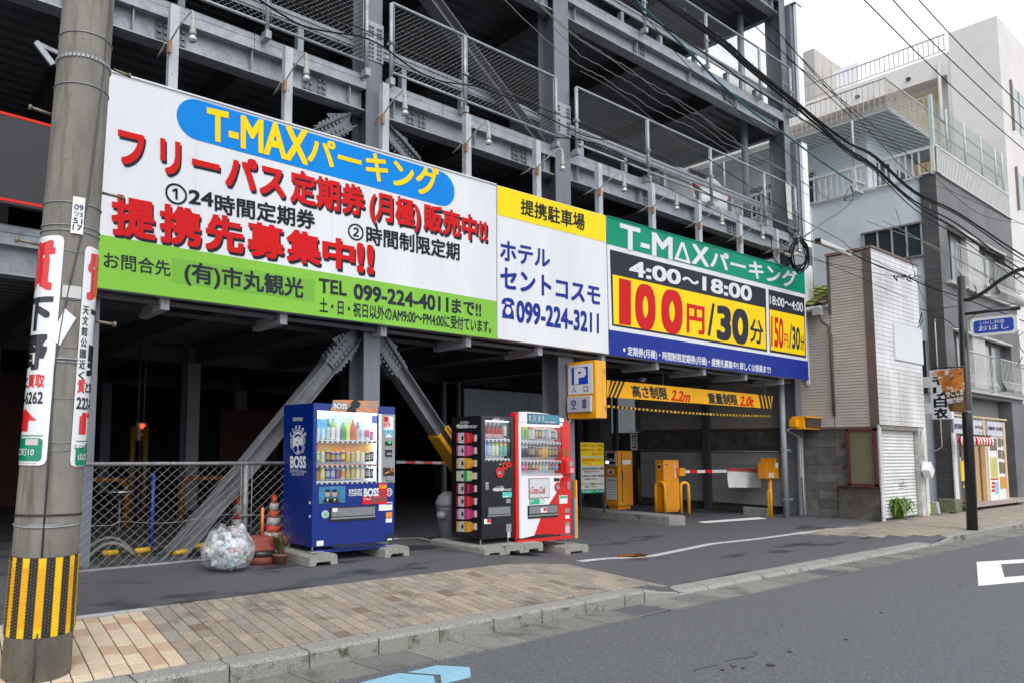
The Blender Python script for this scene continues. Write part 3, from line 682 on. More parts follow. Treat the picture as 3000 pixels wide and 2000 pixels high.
# --- board 2
b2 = thing('sign_board', (9.0, YS, 3.05), 'white board with blue hotel name and phone number under a yellow header', 'sign board')
MB().prism([(p.x, YS, p.z) for p in (S_(1456, 543), S_(1774, 632), S_(1783, 1036), S_(1458, 992))], (0, .1, 0)).build('panel', s_white, b2)
plate('yellow_header', [S_(1456, 544), S_(1773, 633), S_(1774, 711), S_(1456, 629)], s_yel, b2)
tx('提携駐車場', ZB, (260, 280, 652, 378, 372, 474), s_blk, b2, .022, lift=.008)
tx('ホテル', ZB, (136, 527, 440, 590, 658, 705), s_navy, b2, .03, lift=.005); tx('セントコスモ', ZB, (136, 690, 748, 812, 828, 935), s_navy, b2, .035, lift=.005)
plate('phone_handset', [ZB(*q) for q in ((145, 905), (158, 888), (185, 884), (210, 892), (223, 915), (222, 932), (206, 930), (203, 915), (185, 906), (168, 908), (163, 922), (147, 922))], s_navy, b2, front=.001); plate('phone_body', [ZB(*q) for q in ((172, 914), (172, 924), (196, 927), (197, 917), (203, 920), (204, 935), (218, 975), (221, 1016), (148, 1006), (150, 968), (165, 930), (165, 916))], s_navy, b2, front=.001); plate('phone_dial', [ZB(184+17*math.cos(t*.524), 965+24*math.sin(t*.524)) for t in range(12)], s_white, b2, front=.006, th=.001); tx('099-224-3211', ZB, (235, 903, 740, 985, 1028, 1098), s_navy, b2, .035, lift=.005)
# --- board 3
b3 = thing('sign_board', (14.3, YS, 3.05), 'parking price board with green header, yellow price boxes and navy foot strip', 'sign board')
MB().prism([(p.x, YS, p.z) for p in (S_(1777, 633), S_(2356, 797), S_(2368, 1112), S_(1787, 1037))], (0, .1, 0)).build('panel', s_white, b3)
plate('green_header', [S_(1777, 634), S_(2356, 798), ZB(2004, 863), ZB(787, 553)], s_teal, b3)
plate('navy_strip', [ZB(800, 1078), ZB(2020, 1270), ZB(2025, 1383), ZB(806, 1226)], s_navy, b3)
plate('price_box', [ZB(808, 588), ZB(1762, 830), ZB(1770, 1212), ZB(822, 1054)], s_char, b3)
plate('price_field', [ZB(824, 742), ZB(1756, 946), ZB(1763, 1198), ZB(830, 1044)], s_gold, b3, front=.004, th=.003)
plate('price_box', [ZB(1779, 832), ZB(1998, 885), ZB(2009, 1250), ZB(1788, 1214)], s_char, b3)
plate('price_field', [ZB(1784, 955), ZB(1996, 1000), ZB(2003, 1236), ZB(1792, 1201)], s_gold, b3, front=.004, th=.003)
for s, q, m, bo in (('T-M', (867, 430, 1190, 520, 575, 652), s_white, .03), ('Δ', (1200, 540, 1300, 565, 650, 678), s_white, .01), ('X', (1308, 555, 1412, 582, 672, 695), s_white, .03), ('パーキング', (1420, 590, 1950, 730, 700, 830), s_white, .03),
                    ('4:00', (925, 655, 1240, 722, 745, 805), s_white, .035), ('〜', (1250, 722, 1350, 748, 815, 842), s_white, .03), ('18:00', (1372, 755, 1675, 820, 835, 906), s_white, .035),
                    ('1', (862, 775, 935, 792, 1032, 1042), s_red, .05), ('0', (960, 805, 1086, 830, 1050, 1075), s_red, .06), ('0', (1120, 840, 1252, 862, 1075, 1100), s_red, .06), ('円', (1276, 915, 1386, 938, 1092, 1108), s_red, .035), ('/', (1405, 918, 1448, 925, 1110, 1118), s_char, .02),
                    ('30', (1460, 938, 1655, 972, 1125, 1165), s_char, .05), ('分', (1664, 1015, 1745, 1030, 1150, 1172), s_char, .02),
                    ('18:00〜4:00', (1785, 860, 1988, 908, 928, 978), s_white, .015), ('150', (1794, 1000, 1868, 1018, 1172, 1188), s_red, .03), ('円', (1873, 1098, 1898, 1104, 1180, 1188), s_red, .01), ('/', (1904, 1045, 1920, 1048, 1188, 1190), s_char, .01),
                    ('30', (1922, 1062, 1970, 1072, 1188, 1198), s_char, .03), ('分', (1973, 1112, 1996, 1118, 1198, 1205), s_char, .01)):
    tx(s, ZB, q, m, b3, bo, lift=.009, full=False)
tx('●', ZB, (888, 1187, 902, 1190, 1212, 1214), s_white, b3, 0, lift=.006, full=True)
tx('定期券(月極)・時間制限定期券(月極)・提携先募集中!! 詳しくは係員まで!', ZB, (915, 1180, 1792, 1303, 1232, 1345), s_white, b3, .025, lift=.006)
MB().obox(S_(1777, 633)+Vector((0, -.006, 0)), S_(2356, 797)+Vector((0, -.006, 0)), .02, .018).build('edge_trim', s_teal, b3)
MB().obox(S_(1787, 1037)+Vector((0, -.006, 0)), S_(2368, 1112)+Vector((0, -.006, 0)), .02, .018).build('edge_trim', s_navy, b3)
# --- posts of the sign and brackets under it
post_m = mat('white rusting post', (.44, .46, .495), .55, .1, n=(5, .1), n2=(6, .60, .06, (.33, .15, .05), .9, (5, 5, 1)))
fr = thing('sign_support', (10, 7.78, 3.05), 'row of pale rust-streaked posts and brackets that carry the long sign boards', 'sign frame')
px_ = [2.79, 4.29, 5.83, 7.40, 8.97, 10.59, 12.20, 13.82, 15.44, 17.07]
for i, x in enumerate(px_):
    b = MB(); zt = 6.47
    b.box(x-.055, x+.055, 7.745, 7.757, 3.05, zt); b.box(x-.055, x-.047, 7.757, 7.83, 3.05, zt); b.box(x+.047, x+.055, 7.757, 7.83, 3.05, zt)
    po = b.build('post', post_m, fr); MB().box(x-.055, x+.055, 7.745, 7.83, zt, zt+.006).build('rusty_top', mat('rust', (.25, .12, .05), .9), po)
    MB().box(x-.05, x+.05, 7.76, 8.5, 2.92, 3.04).build('bracket', post_m if i > 2 else rusty, fr)
for y in (7.84, 8.4): MB().box(1.9, 17.6, y, y+.05, 2.98, 3.03).build('foot_rail', steel_dark, fr)
MB().box(1.9, 17.6, 7.8, 7.85, 5.3, 5.36).build('back_rail', steel_dark, fr)
# --- ten bulb lamps on goosenecks
arm_m = mat('cream painted tube', (.50, .49, .42), .5, n=(14, .12)); sock_m = mat('grey lamp socket', (.36, .36, .34), .5, n=(30, .15)); bulb_m = mat('silvered bulb', (.5, .52, .53), .15, .4, coat=.4)
lamp_lab = ['at the post left of the blue capsule, nearest the utility pole', 'above the letters of the blue capsule', 'beside the steel column over the blue capsule', 'above the end of the red lettering', 'above the yellow header, in front of the thick column', 'above the seam between yellow and green headers', 'above the M of the green header', 'above the middle of the green header', 'above the right half of the green header', 'last one, beside the coiled black cable']
def make_lamp():
    t = thing('sign_lamp', (0, 7.745, 0), 'bulb', 'lamp', 'bulb lamps over the sign boards')
    A = MB(); A.tube([(-.07, 8.1, -.02), (-.075, 7.95, .0), (-.075, 7.84, .05), (-.065, 7.76, .0), (-.065, 7.71, .03)], .014, 6); A.tube([(-.065, 7.72, .02), (-.03, 7.5, .16), (.01, 7.34, .24), (.02, 7.29, .25), (.025, 7.265, .22), (.025, 7.26, .12)], .011, 7); A.build('arm', arm_m, t)
    MB().box(-.09, -.05, 7.70, 7.76, -.13, .02).build('clamp', mat('rusty clamp', (.3, .19, .11), .85, n=(30, .4)), t)
    MB().lathe([(.022, .16), (.03, .14), (.022, .12), (.03, .1), (.034, .02), (.045, -.05), (.043, -.08)][::-1], (.025, 7.26, 0), 12).build('socket', sock_m, t)
    MB().lathe([(.02, -.155), (.052, -.15), (.056, -.135), (.045, -.1), (.034, -.078)], (.025, 7.26, 0), 14).build('bulb', bulb_m, t)
    return t
L0 = make_lamp()
for i, x in enumerate(px_):
    o = L0 if i == 0 else copy_tree(L0)
    o.location = (x, 7.745, 5.98); o.scale = (.9, .9, .9); o['label'] = 'bulb lamp '+lamp_lab[i]
    ch = [c for c in o.children if c.name.startswith('arm')]
    o.rotation_euler = (0, 0, random.uniform(-.12, .12)); ORG[o] = Vector(o.location)
# --- black board on the left, beyond the pole
bl_ = thing('sign_board', (0.9, YS, 4.0), 'dark charcoal board with thin red lines left of the concrete pole', 'sign board')
q = [at(-260, 255, y=YS), at(150, 366, y=YS), at(135, 618, y=YS), at(-260, 545, y=YS)]
MB().prism(q, (0, .08, 0)).build('panel', mat('charcoal board', (.017, .018, .021), .5, n=(60, .2)), bl_)
dark_red = mono('line red', (.6, .03, .02))
for k in (0, 1):
    a, b_ = (q[0], q[1]) if k == 0 else (q[3], q[2]); dz = .0 if k == 0 else .05
    plate('red_line', [a+Vector((0, 0, dz)), b_+Vector((0, 0, dz)), b_+Vector((0, 0, dz-.028)), a+Vector((0, 0, dz-.028))], dark_red, bl_)
# --- clearance board in the entrance
ZR = lambda a, b, y=7.97: at(1600+a/2.613, 1000+b/2.613, y=y)
s_org = mono('sign orange yellow', (.82, .40, .01), .5)
hb = thing('clearance_board', (13.9, 7.97, 2.3), 'hanging orange height and weight limit board with striped ends in the entrance', 'sign')
MB().prism([ZR(465, 292), ZR(1735, 415), ZR(1722, 512), ZR(465, 422)], (0, .03, 0)).build('panel', s_org, hb)
for a, b_ in ((465, 588), (1625, 1735)):
    n = 4; w = (b_-a)/n
    for k in range(n):
        x = a+k*w; tp = lambda u: 292+(u-465)*.0969; bt = lambda u: 422+(u-465)*.0716
        if a < 500: f = [(x+w*.75+22, tp(x+w*.75+22)), (x+w*.25+22, tp(x+w*.25+22)), (x-22, bt(x-22)), (x+w*.5-22, bt(x+w*.5-22))]
        else: f = [(x, tp(x)), (x+w*.6, tp(x+w*.6)), (min(1722, x+w*.6+20), bt(x+w*.6+20)), (min(1722, x+20), bt(x+20))]
        f = [(min(max(u, 467), 1733), v) for u, v in f]
        plate('stripe', [ZR(*p) for p in f], s_blk, hb, th=.002)
tx('高さ制限', ZR, (655, 335, 925, 355, 420, 443), s_char, hb, .03, shear=-.06); tx('2.2m', ZR, (960, 368, 1102, 385, 445, 460), s_red, hb, .03, shear=.1)
tx('重量制限', ZR, (1238, 392, 1462, 408, 470, 486), s_char, hb, .03, shear=-.06); tx('2.0t', ZR, (1485, 415, 1588, 425, 485, 495), s_red, hb, .03, shear=.1)
for a in (900, 1680): p = ZR(a, 300+a*.07); MB().tube([(p.x, 7.985, p.z-.1), (p.x, 7.985, 3.2)], .008, 5).build('hanger', steel_dark, hb)
rp = thing('rope', (13.9, 7.95, 2.15), 'black and yellow twisted rope strung below the clearance board', 'rope')
a, b_ = ZR(467, 493), ZR(1718, 570); N = 46
rm = [mat('rope yellow', (.75, .42, .02), .8), mat('rope black', (.02, .02, .02), .8)]
YEL, BLK = MB(), MB()
for k in range(N):
    for j, B in ((0, YEL), (1, BLK)):
        t0 = (k+j*.5)/N; t1 = (k+j*.5+.5)/N; sg = lambda t: -.035*math.sin(math.pi*t)
        p = a.lerp(b_, t0)+Vector((0, 0, sg(t0))); q_ = a.lerp(b_, t1)+Vector((0, 0, sg(t1))); B.obox(p+Vector((-.012, 0, 0)), q_+Vector((.012, 0, 0)), .042, .042)
YEL.build('rope_strand', rm[0], rp, kind='stuff'); BLK.build('rope_strand', rm[1], rp, kind='stuff')
# --- P entrance lamp box: its lit face looks down the street, the narrow door side faces the road
YP = 7.36; c_ = at(1600+380/2.613, 1000+360/2.613, y=YP); XP = c_.x
y1p = at(1600+162/2.613, 1000+360/2.613, x=XP).y; xr = at(1600+461/2.613, 1000+360/2.613, y=YP).x; z1 = at(1600+380/2.613, 1000+140/2.613, y=YP).z; z0 = at(1600+398/2.613, 1000+584/2.613, y=YP).z
pb_ = thing('parking_sign', ((XP+xr)/2, (YP+y1p)/2, z0), 'orange box sign with blue P, entrance and vacancy panels on the column', 'sign')
or2 = mat('orange enamel', (.80, .36, .006), .4, n=(5, .06), n2=(5, .68, .05, (.35, .12, .02), .8), coat=.2)
bevel(box('case', or2, XP, xr, YP, y1p, z0, z1, pb_), .012)
D_ = y1p-YP; H_ = z1-z0; nX = Vector((-1, 0, 0))
s_lit = mat('sign panel white', (.70, .71, .75), .35); s_pblue = mono('sign blue', (.01, .06, .50))
def pbx(name, m, u0, u1, w0, w1, d0, d1): return box(name, m, XP-d1, XP-d0, y1p-u1*D_, y1p-u0*D_, z0+w0*H_, z0+w1*H_, pb_)
pbx('white_panel', s_lit, .06, .90, .43, .95, .001, .012); pbx('blue_square', s_pblue, .19, .76, .60, .90, .0125, .016)
def ptx(s, u0, u1, w0, w1, m, d, bo): text(s, [Vector((XP-d, y1p-u0*D_, z0+w1*H_)), Vector((XP-d, y1p-u1*D_, z0+w1*H_)), Vector((XP-d, y1p-u1*D_, z0+w0*H_)), Vector((XP-d, y1p-u0*D_, z0+w0*H_))], m, pb_, bo, lift=.002, nrm=nX)
ptx('P', .28, .70, .62, .88, s_white, .016, .06); ptx('入', .18, .35, .46, .565, s_blk, .012, .01); ptx('口', .60, .76, .46, .565, s_blk, .012, .01)
vac = pbx('vacancy_lamp', mat('clear vacancy cover', (.50, .51, .56), .25, coat=.6), .05, .88, .11, .39, .001, .05); bevel(vac, .012)
ptx('空', .2, .38, .16, .335, s_navy, .051, .012); ptx('車', .58, .76, .16, .335, s_navy, .051, .012)
box('bracket', or2, XP+.03, XP+.2, y1p+.001, y1p+.07, z0+.17*H_, z0+.76*H_, pb_)
for w_ in (.18, .82): box('hinge', mat('rusty clamp', (.3, .19, .11), .85, n=(30, .4)), xr-.05, xr-.035, YP-.008, YP-.001, z0+w_*H_-.04, z0+w_*H_+.04, pb_)
box('door_seam', mat('seam brown', (.3, .12, .01), .7), XP+.17, XP+.174, YP-.001, YP-.0002, z0+.02, z1-.02, pb_)
MB().tube([(XP+.03, y1p-.05, z0+.01), (XP+.0, y1p-.0, z0-.08), (XP-.03, y1p+.06, z0-.2), (XP-.04, y1p+.12, z0-.35)], .013, 6).build('conduit', arm_m, pb_)
# ================================================================ drink vending machines
def gloss(n, c, r=.25, coat=.4): return mat(n, c, r, n=(3, .03), coat=coat)
v_blue = gloss('vending blue', (.003, .022, .19)); v_black = gloss('vending black', (.011, .011, .013), .2); v_red = gloss('vending red', (.62, .012, .010)); v_white = gloss('vending white', (.76, .77, .79), .3)
v_grey = mat('vending silver grey', (.33, .34, .36), .35, .4, n=(20, .05)); v_dark = mat('vending dark plastic', (.02, .02, .022), .35); v_int = mat('display white', (.80, .82, .86), .5)
v_lite = mat('display light tube', (1, 1, 1), .5, emit=((.92, .96, 1), 5.5)); v_lite2 = mat('display light tube dim', (1, 1, 1), .5, emit=((.92, .96, 1), 1.6))
pane = glass('display pane', (.97, .98, .98), .07); clearp = mat('clear flap', (.20, .21, .23), .15, coat=.8, n=(40, .2)); paper = mat('sticker white', (.75, .75, .73), .6)
conc_block = mat('concrete footing', (.27, .265, .24), .9, n=(25, .25), n2=[(6, .55, .12, (.13, .14, .07), None), (3, .68, .06, (.13, .24, .015), None)], bump=(80, .5))
def cm(c): return mat('drink %.2f %.2f %.2f' % c, c, .25, coat=.5)
_pm = {}
def drink_mesh(kind, h, r, c, c2):
    k = (kind, round(h, 3), round(r, 3), c, c2)
    if k in _pm: return _pm[k]
    b = MB()
    if kind == 'b':
        prof = [(r*.85, 0), (r, .02*h), (r, .55*h), (r*.95, .62*h), (r*.45, .80*h), (r*.38, .90*h), (r*.38, .905*h), (r*.45, .91*h), (r*.45, h)]
        segs = [0, 0, 0, 0, 0, 0, 2, 2]
    else:
        prof = [(r*.85, 0), (r, .05*h), (r, .25*h), (r, .75*h), (r, .93*h), (r*.85, h)]; segs = [2, 0, 1, 0, 2]
    n = 10
    b.lathe(prof, (0, 0, 0), n); me = bpy.data.meshes.new('drink_sample'); me.from_pydata(b.v, [], b.f); me.polygons.foreach_set('use_smooth', b.sm)
    for m in (cm(c), cm(c2), cm((.7, .7, .7))): me.materials.append(m)
    idx = []
    for i, p in enumerate(segs):
        q = p
        if kind == 'b' and 1 <= i <= 1: q = 1
        idx += [q]*n
    idx += [2, 2]; me.polygons.foreach_set('material_index', idx); me.update(); _pm[k] = me; return me
def drinks(parent, xs, y, z, hs, r, cols, kinds):
    for i, x in enumerate(xs):
        c = cols[i % len(cols)]; c1, c2 = (c if isinstance(c[0], tuple) else (c, (.8, .8, .8)))
        kd = kinds[i % len(kinds)]; h = hs[i % len(hs)]
        me = drink_mesh(kd, h, r, c1, c2); place('drink_sample', me, parent, Vector((x, y, z))-ORG[parent], rot=(0, 0, i*1.3))
class Face:
    def __init__(s, fn, parent, y, xrow): s.fn = fn; s.p = parent; s.y = y; s.row = xrow
    def x(s, a): return s.fn(a, s.row).x
    def z(s, a, b): return s.fn(a, b).z
    def R(s, name, a0, a1, b0, b1, m, d0=-.004, d1=0., parent=None, bev=0, **k):
        am = (a0+a1)/2; o = box(name, m, s.x(a0), s.x(a1), s.y+d0, s.y+d1, s.z(am, b1), s.z(am, b0), parent or s.p, **k)
        if bev: bevel(o, bev, 3)
        return o
    def T(s, st, a0, a1, b0, b1, m, bold=.02, d=.006, parent=None, **k):
        am = (a0+a1)/2; zt, zb = s.z(am, b0), s.z(am, b1); X0, X1 = s.x(a0), s.x(a1)
        return text(st, [Vector((X0, s.y, zt)), Vector((X1, s.y, zt)), Vector((X1, s.y, zb)), Vector((X0, s.y, zb))], m, parent or s.p, bold, lift=d, nrm=Vector((0, -1, 0)), **k)
    def P(s, name, pts, m, d=.004, parent=None):
        b = MB(); b.prism([(s.x(a), s.y-d, s.z(a, b_)) for a, b_ in pts], (0, .003, 0)); return b.build(name, m, parent or s.p)
    def E(s, name, a0, a1, b0, b1, m, d=.004, th=.003, parent=None, hole=None, n=20):
        X0, X1 = s.x(a0), s.x(a1); Z1, Z0 = s.z((a0+a1)/2, b0), s.z((a0+a1)/2, b1); cx, cz, rx, rz = (X0+X1)/2, (Z0+Z1)/2, (X1-X0)/2, (Z1-Z0)/2; b = MB()
        if hole:
            for k in range(n):
                t0, t1 = 2*math.pi*k/n, 2*math.pi*(k+1)/n
                b.prism([(cx+rx*math.cos(t0), s.y-d, cz+rz*math.sin(t0)), (cx+rx*math.cos(t1), s.y-d, cz+rz*math.sin(t1)), (cx+rx*hole*math.cos(t1), s.y-d, cz+rz*hole*math.sin(t1)), (cx+rx*hole*math.cos(t0), s.y-d, cz+rz*hole*math.sin(t0))], (0, th, 0))
        else: b.prism([(cx+rx*math.cos(2*math.pi*k/n), s.y-d, cz+rz*math.sin(2*math.pi*k/n)) for k in range(n)], (0, th, 0))
        return b.build(name, m, parent or s.p)
def shell(F, a0, a1, b0, b1, wa0, wa1, wb0, wb1, depth, m, rec=.15):
    """cabinet with a recessed display window; returns its box (x0,x1,z0,z1)"""
    x0, x1 = F.x(a0), F.x(a1); z1, z0 = F.z(a0, b0), F.z(a0, b1); wx0, wx1 = F.x(wa0), F.x(wa1); am = (wa0+wa1)/2; wz1, wz0 = F.z(am, wb0), F.z(am, wb1); y = F.y
    b = MB(); b.box(x0, x1, y+rec, y+depth, z0, z1); b.box(x0, wx0, y+.008, y+rec, z0, z1); b.box(wx1, x1, y+.008, y+rec, z0, z1); b.box(wx0, wx1, y+.008, y+rec, z0, wz0); b.box(wx0, wx1, y+.008, y+rec, wz1, z1)
    # door skin with small seam
    s = .004
    b.box(x0+s, wx0, y, y+.008, z0+s, z1-s); b.box(wx1, x1-s, y, y+.008, z0+s, z1-s); b.box(wx0, wx1, y, y+.008, z0+s, wz0); b.box(wx0, wx1, y, y+.008, wz1, z1-s)
    b.build('cabinet', m, F.p)
    box('display_back', v_int, wx0+.004, wx1-.004, y+rec-.012, y+rec-.001, wz0+.004, wz1-.004, F.p)
    box('display_pane', pane, wx0+.002, wx1-.002, y+.012, y+.016, wz0+.002, wz1-.002, F.p)
    return x0, x1, z0, z1, wx0, wx1, wz0, wz1
def shelf(F, wx0, wx1, z, n, a=None, price=(.75, .75, .78)):
    y = F.y; sh = MB().box(wx0+.004, wx1-.004, y+.022, y+.14, z-.038, z-.002).build('shelf', v_int, F.p)
    w = (wx1-wx0-.03)/n
    for k in range(n):
        x = wx0+.015+w*(k+.5)
        MB().lathe([(.017, 0), (.017, .004)], (0, 0, 0), 8, False)
        b = MB(); b.box(x-w*.3, x+w*.3, y+.018, y+.022, z-.034, z-.018); b.build('button', v_dark, sh)
    box('price_strip', mat('price strip %.2f%.2f' % (price[0], price[2]), price, .5, n=(60, .3)), wx0+.006, wx1-.006, y+.019, y+.022, z-.013, z-.003, sh)
    return [wx0+.015+w*(k+.5) for k in range(n)], w
# ---- blue machine
YB = 7.16
fb = lambda a, b: at(800+a/2.751, 1130+b/2.751, y=YB)
vm1 = thing('vending_machine', (fb(650, 700).x, YB+.35, gz(5, 7.3)), 'wide deep blue coffee and drink vending machine beside the bag of cans', 'vending machine')
F = Face(fb, vm1, YB, 700)
x0, x1, z0, z1, wx0, wx1, wz0, wz1 = shell(F, 318, 980, 133, 1300, 350, 850, 207, 785, .70, v_blue)
bx0, bx1, bz0, bz1 = x0, x1, z0, z1
F.R('base_skirt', 322, 976, 1298, 1325, v_blue, .02, .06)
F.R('top_light', 354, 846, 209, 222, v_lite, .03, .11); F.R('side_light', 850, 868, 224, 775, v_int, .0, .04); F.R('side_light', 838, 847, 300, 780, v_lite, .05, .12)
F.R('backdrop', 352, 848, 452, 540, mat('orange sunset backdrop', (.85, .30, .03), .5, n=(9, .3), n2=(4, .45, .2, (.9, .55, .1), None)), .10, .135)
F.R('backdrop', 352, 848, 280, 430, mat('icy backdrop', (.50, .62, .85), .5, n=(14, .25)), .13, .137)
F.T('SUNTORY', 470, 706, 226, 270, mat('pale blue print', (.22, .48, .72), .5), .035, -.12)
K1 = [(.16, .45, .7), (.16, .45, .7), ((.02, .16, .06), (.6, .62, .6)), ((.25, .5, .05), (.85, .85, .8)), ((.75, .8, .8), (.8, .8, .82)), ((.02, .45, .1), (.05, .3, .12)), ((.85, .75, .02), (.85, .8, .2)), ((.5, .12, .02), (.8, .1, .02)), ((.3, .2, .14), (.6, .55, .45)), ((.7, .75, .85), (.5, .6, .85)), ((.8, .7, .68), (.7, .1, .1)), ((.35, .12, .3), (.5, .2, .5))]
xs, w = shelf(F, wx0, wx1, F.z(600, 432), 12); drinks(vm1, xs, YB+.075, F.z(600, 432), [.235, .235, .27, .27, .265, .225, .275, .27, .25, .15, .16, .12], w*.40, K1, 'bbbbbbbbbccc')
F.R('lemon_drinks_poster', 356, 452, 262, 412, mat('blue drink poster', (.10, .48, .78), .4, n=(40, .35)), .055, .06)
K2 = [((.2, .55, .06), (.7, .8, .3)), ((.7, .7, .68), (.6, .6, .6)), ((.1, .05, .03), (.4, .3, .1)), ((.02, .03, .2), (.5, .4, .1)), ((.03, .05, .4), (.4, .4, .5)), ((.4, .05, .03), (.7, .6, .1)), ((.55, .45, .15), (.6, .5, .2)), ((.55, .45, .15), (.6, .5, .2)), ((.75, .7, .55), (.8, .75, .6)), ((.75, .7, .55), (.8, .75, .6)), ((.02, .02, .02), (.3, .3, .3)), ((.02, .02, .02), (.3, .3, .3))]
xs, w = shelf(F, wx0, wx1, F.z(600, 625), 12, price=(.6, .2, .16)); drinks(vm1, xs, YB+.07, F.z(600, 612), [.12, .12, .135], w*.40, K2, 'c')
K3 = [((.12, .05, .02), (.5, .3, .1)), ((.75, .7, .05), (.8, .75, .3)), ((.05, .08, .35), (.4, .45, .7)), ((.1, .15, .6), (.5, .5, .6)), ((.2, .08, .25), (.3, .1, .2)), ((.6, .5, .4), (.7, .3, .05))]+K2[6:]
xs, w = shelf(F, wx0, wx1, F.z(600, 762), 12); drinks(vm1, xs, YB+.07, F.z(600, 750), [.165, .14, .135, .135, .13, .13, .135], w*.40, K3, 'bccccccccccc')
F.R('control_panel', 872, 979, 226, 776, v_grey, -.004, .004); F.R('corner_light', 849, 871, 224, 776, v_white, -.006, .002)
s_ink = mono('sticker red', (.6, .02, .03)); st = F.R('poster_sticker', 887, 965, 242, 352, paper, -.007, -.0045); F.R('red_patch', 888, 924, 244, 286, s_ink, -.009, -.0075, st); F.T('89', 886, 938, 290, 332, s_ink, .01, .009)
F.R('portrait_sticker', 893, 962, 350, 412, mat('sticker cyan', (.10, .48, .62), .5), -.008, -.005); F.E('portrait_head', 917, 937, 358, 384, mat('skin print', (.45, .28, .2), .6), .0095, .001); F.P('portrait_shirt', [(903, 412), (914, 388), (940, 388), (955, 412)], paper, .0095)
F.R('price_display', 898, 956, 446, 478, v_dark, -.008, -.004); F.R('digits', 925, 945, 450, 459, mat('green digits', (0, .2, .05), .5, emit=((.05, .9, .3), 1.2)), -.0095, -.0085)
F.R('banknote_slot', 900, 954, 512, 568, v_dark, -.012, -.004); F.R('slot_frame', 910, 945, 535, 552, v_grey, -.02, -.012)
F.R('coin_slot', 886, 968, 655, 720, v_dark, -.02, -.004, bev=.004); F.E('coin_ring', 936, 967, 652, 686, mat('orange trim', (.7, .25, .02), .4), .024, .004, hole=.6); F.P('coin_lever', [(890, 698), (925, 682), (932, 692), (895, 706)], mat('orange trim', (.7, .25, .02)), .024)
F.R('lock', 911, 966, 727, 760, mat('chrome', (.6, .6, .62), .2, .9), -.02, -.004, bev=.004)
scr = F.R('poster_screen', 370, 582, 806, 940, mat('blue screen print', (.035, .17, .32), .3, n=(5, .5), coat=.5), -.005, .001)
for a in (440, 496):
    F.E('print_head', a-21, a+19, 838, 892, mat('skin print', (.45, .28, .2), .6), .008, .002, n=14); F.P('print_jacket', [(a-40, 938), (a-26, 902), (a, 893), (a+24, 902), (a+38, 938)], v_dark, .008); F.E('print_hair', a-22, a+20, 828, 854, v_dark, .010, .002, n=14)
    F.P('print_collar', [(a-8, 905), (a+6, 905), (a-1, 928)], paper, .0105)
F.T('SUNTORY', 610, 718, 828, 852, s_white, .03); F.T('COFFEE', 610, 718, 857, 882, s_white, .03); F.T('BOSS', 730, 858, 824, 884, s_white, .05)
F.E('emblem', 912, 960, 820, 886, s_white, .005, .003, hole=.82); F.E('emblem', 922, 950, 834, 872, s_white, .005, .003); F.E('emblem_centre', 928, 944, 842, 866, v_blue, .0065, .001)
rp_ = F.R('red_poster', 848, 915, 781, 950, s_ink, -.010, -.007); rp2 = F.R('red_poster', 718, 848, 890, 948, s_ink, -.011, -.008)
for a, b_ in ((866, 835), (855, 885), (884, 885)): F.R('can_print', a, a+20, b_, b_+42, mat('dark can print', (.10, .09, .1), .4, n=(40, .5)), -.012, -.0105, rp_)
for a in (790, 812): F.R('can_print', a, a+20, 894, 940, mat('dark can print', (.10, .09, .1)), -.0125, -.0112, rp2)
F.T('アタル', 726, 785, 900, 918, paper, .02, .012); F.T('大好評', 852, 912, 800, 824, s_gold, .02, .011)
for b_ in (790,): F.T('プレモノ', 852, 912, b_, b_+10, paper, .01, .011)
fl = F.R('delivery_flap', 462, 822, 968, 1080, v_dark, -.012, .0, bev=.004); F.R('flap_window', 470, 815, 976, 1042, clearp, -.022, -.013, fl); F.R('flap_lip', 468, 818, 1050, 1062, v_grey, -.02, -.0125, fl); F.R('flap_sticker', 474, 514, 980, 1010, paper, -.0245, -.0225, fl)
F.E('round_sticker', 395, 453, 1000, 1062, paper, .005, .003); F.E('round_sticker_ring', 400, 448, 1006, 1056, mat('sticker green', (.03, .40, .22), .5), .0065, .001, hole=.7); F.E('round_sticker_dot', 413, 436, 1018, 1045, mat('sticker green', (.03, .4, .22)), .0065, .001)
F.R('notice', 853, 960, 934, 1000, paper, -.006, -.001); F.R('notice_band', 915, 958, 938, 952, mat('notice blue', (.05, .1, .4), .5), -.0075, -.0062); F.R('icon_sticker', 911, 959, 1014, 1058, mat('sticker orange', (.7, .25, .03), .5), -.006, -.001); F.R('label', 910, 958, 1064, 1096, paper, -.006, -.001); F.R('label', 358, 412, 1244, 1284, paper, -.006, -.001)
F.R('rating_plate', 908, 964, 1195, 1246, v_dark, -.006, -.001); F.R('plate_label', 922, 960, 1226, 1238, paper, -.008, -.0065)
F.P('vent', [(485, 1300), (495, 1272), (820, 1262), (840, 1282), (836, 1290)], v_dark, .004)
for k in range(3): F.R('vent_slot', 500, 820, 1276+k*7, 1279+k*7, v_blue, -.007, -.0045)
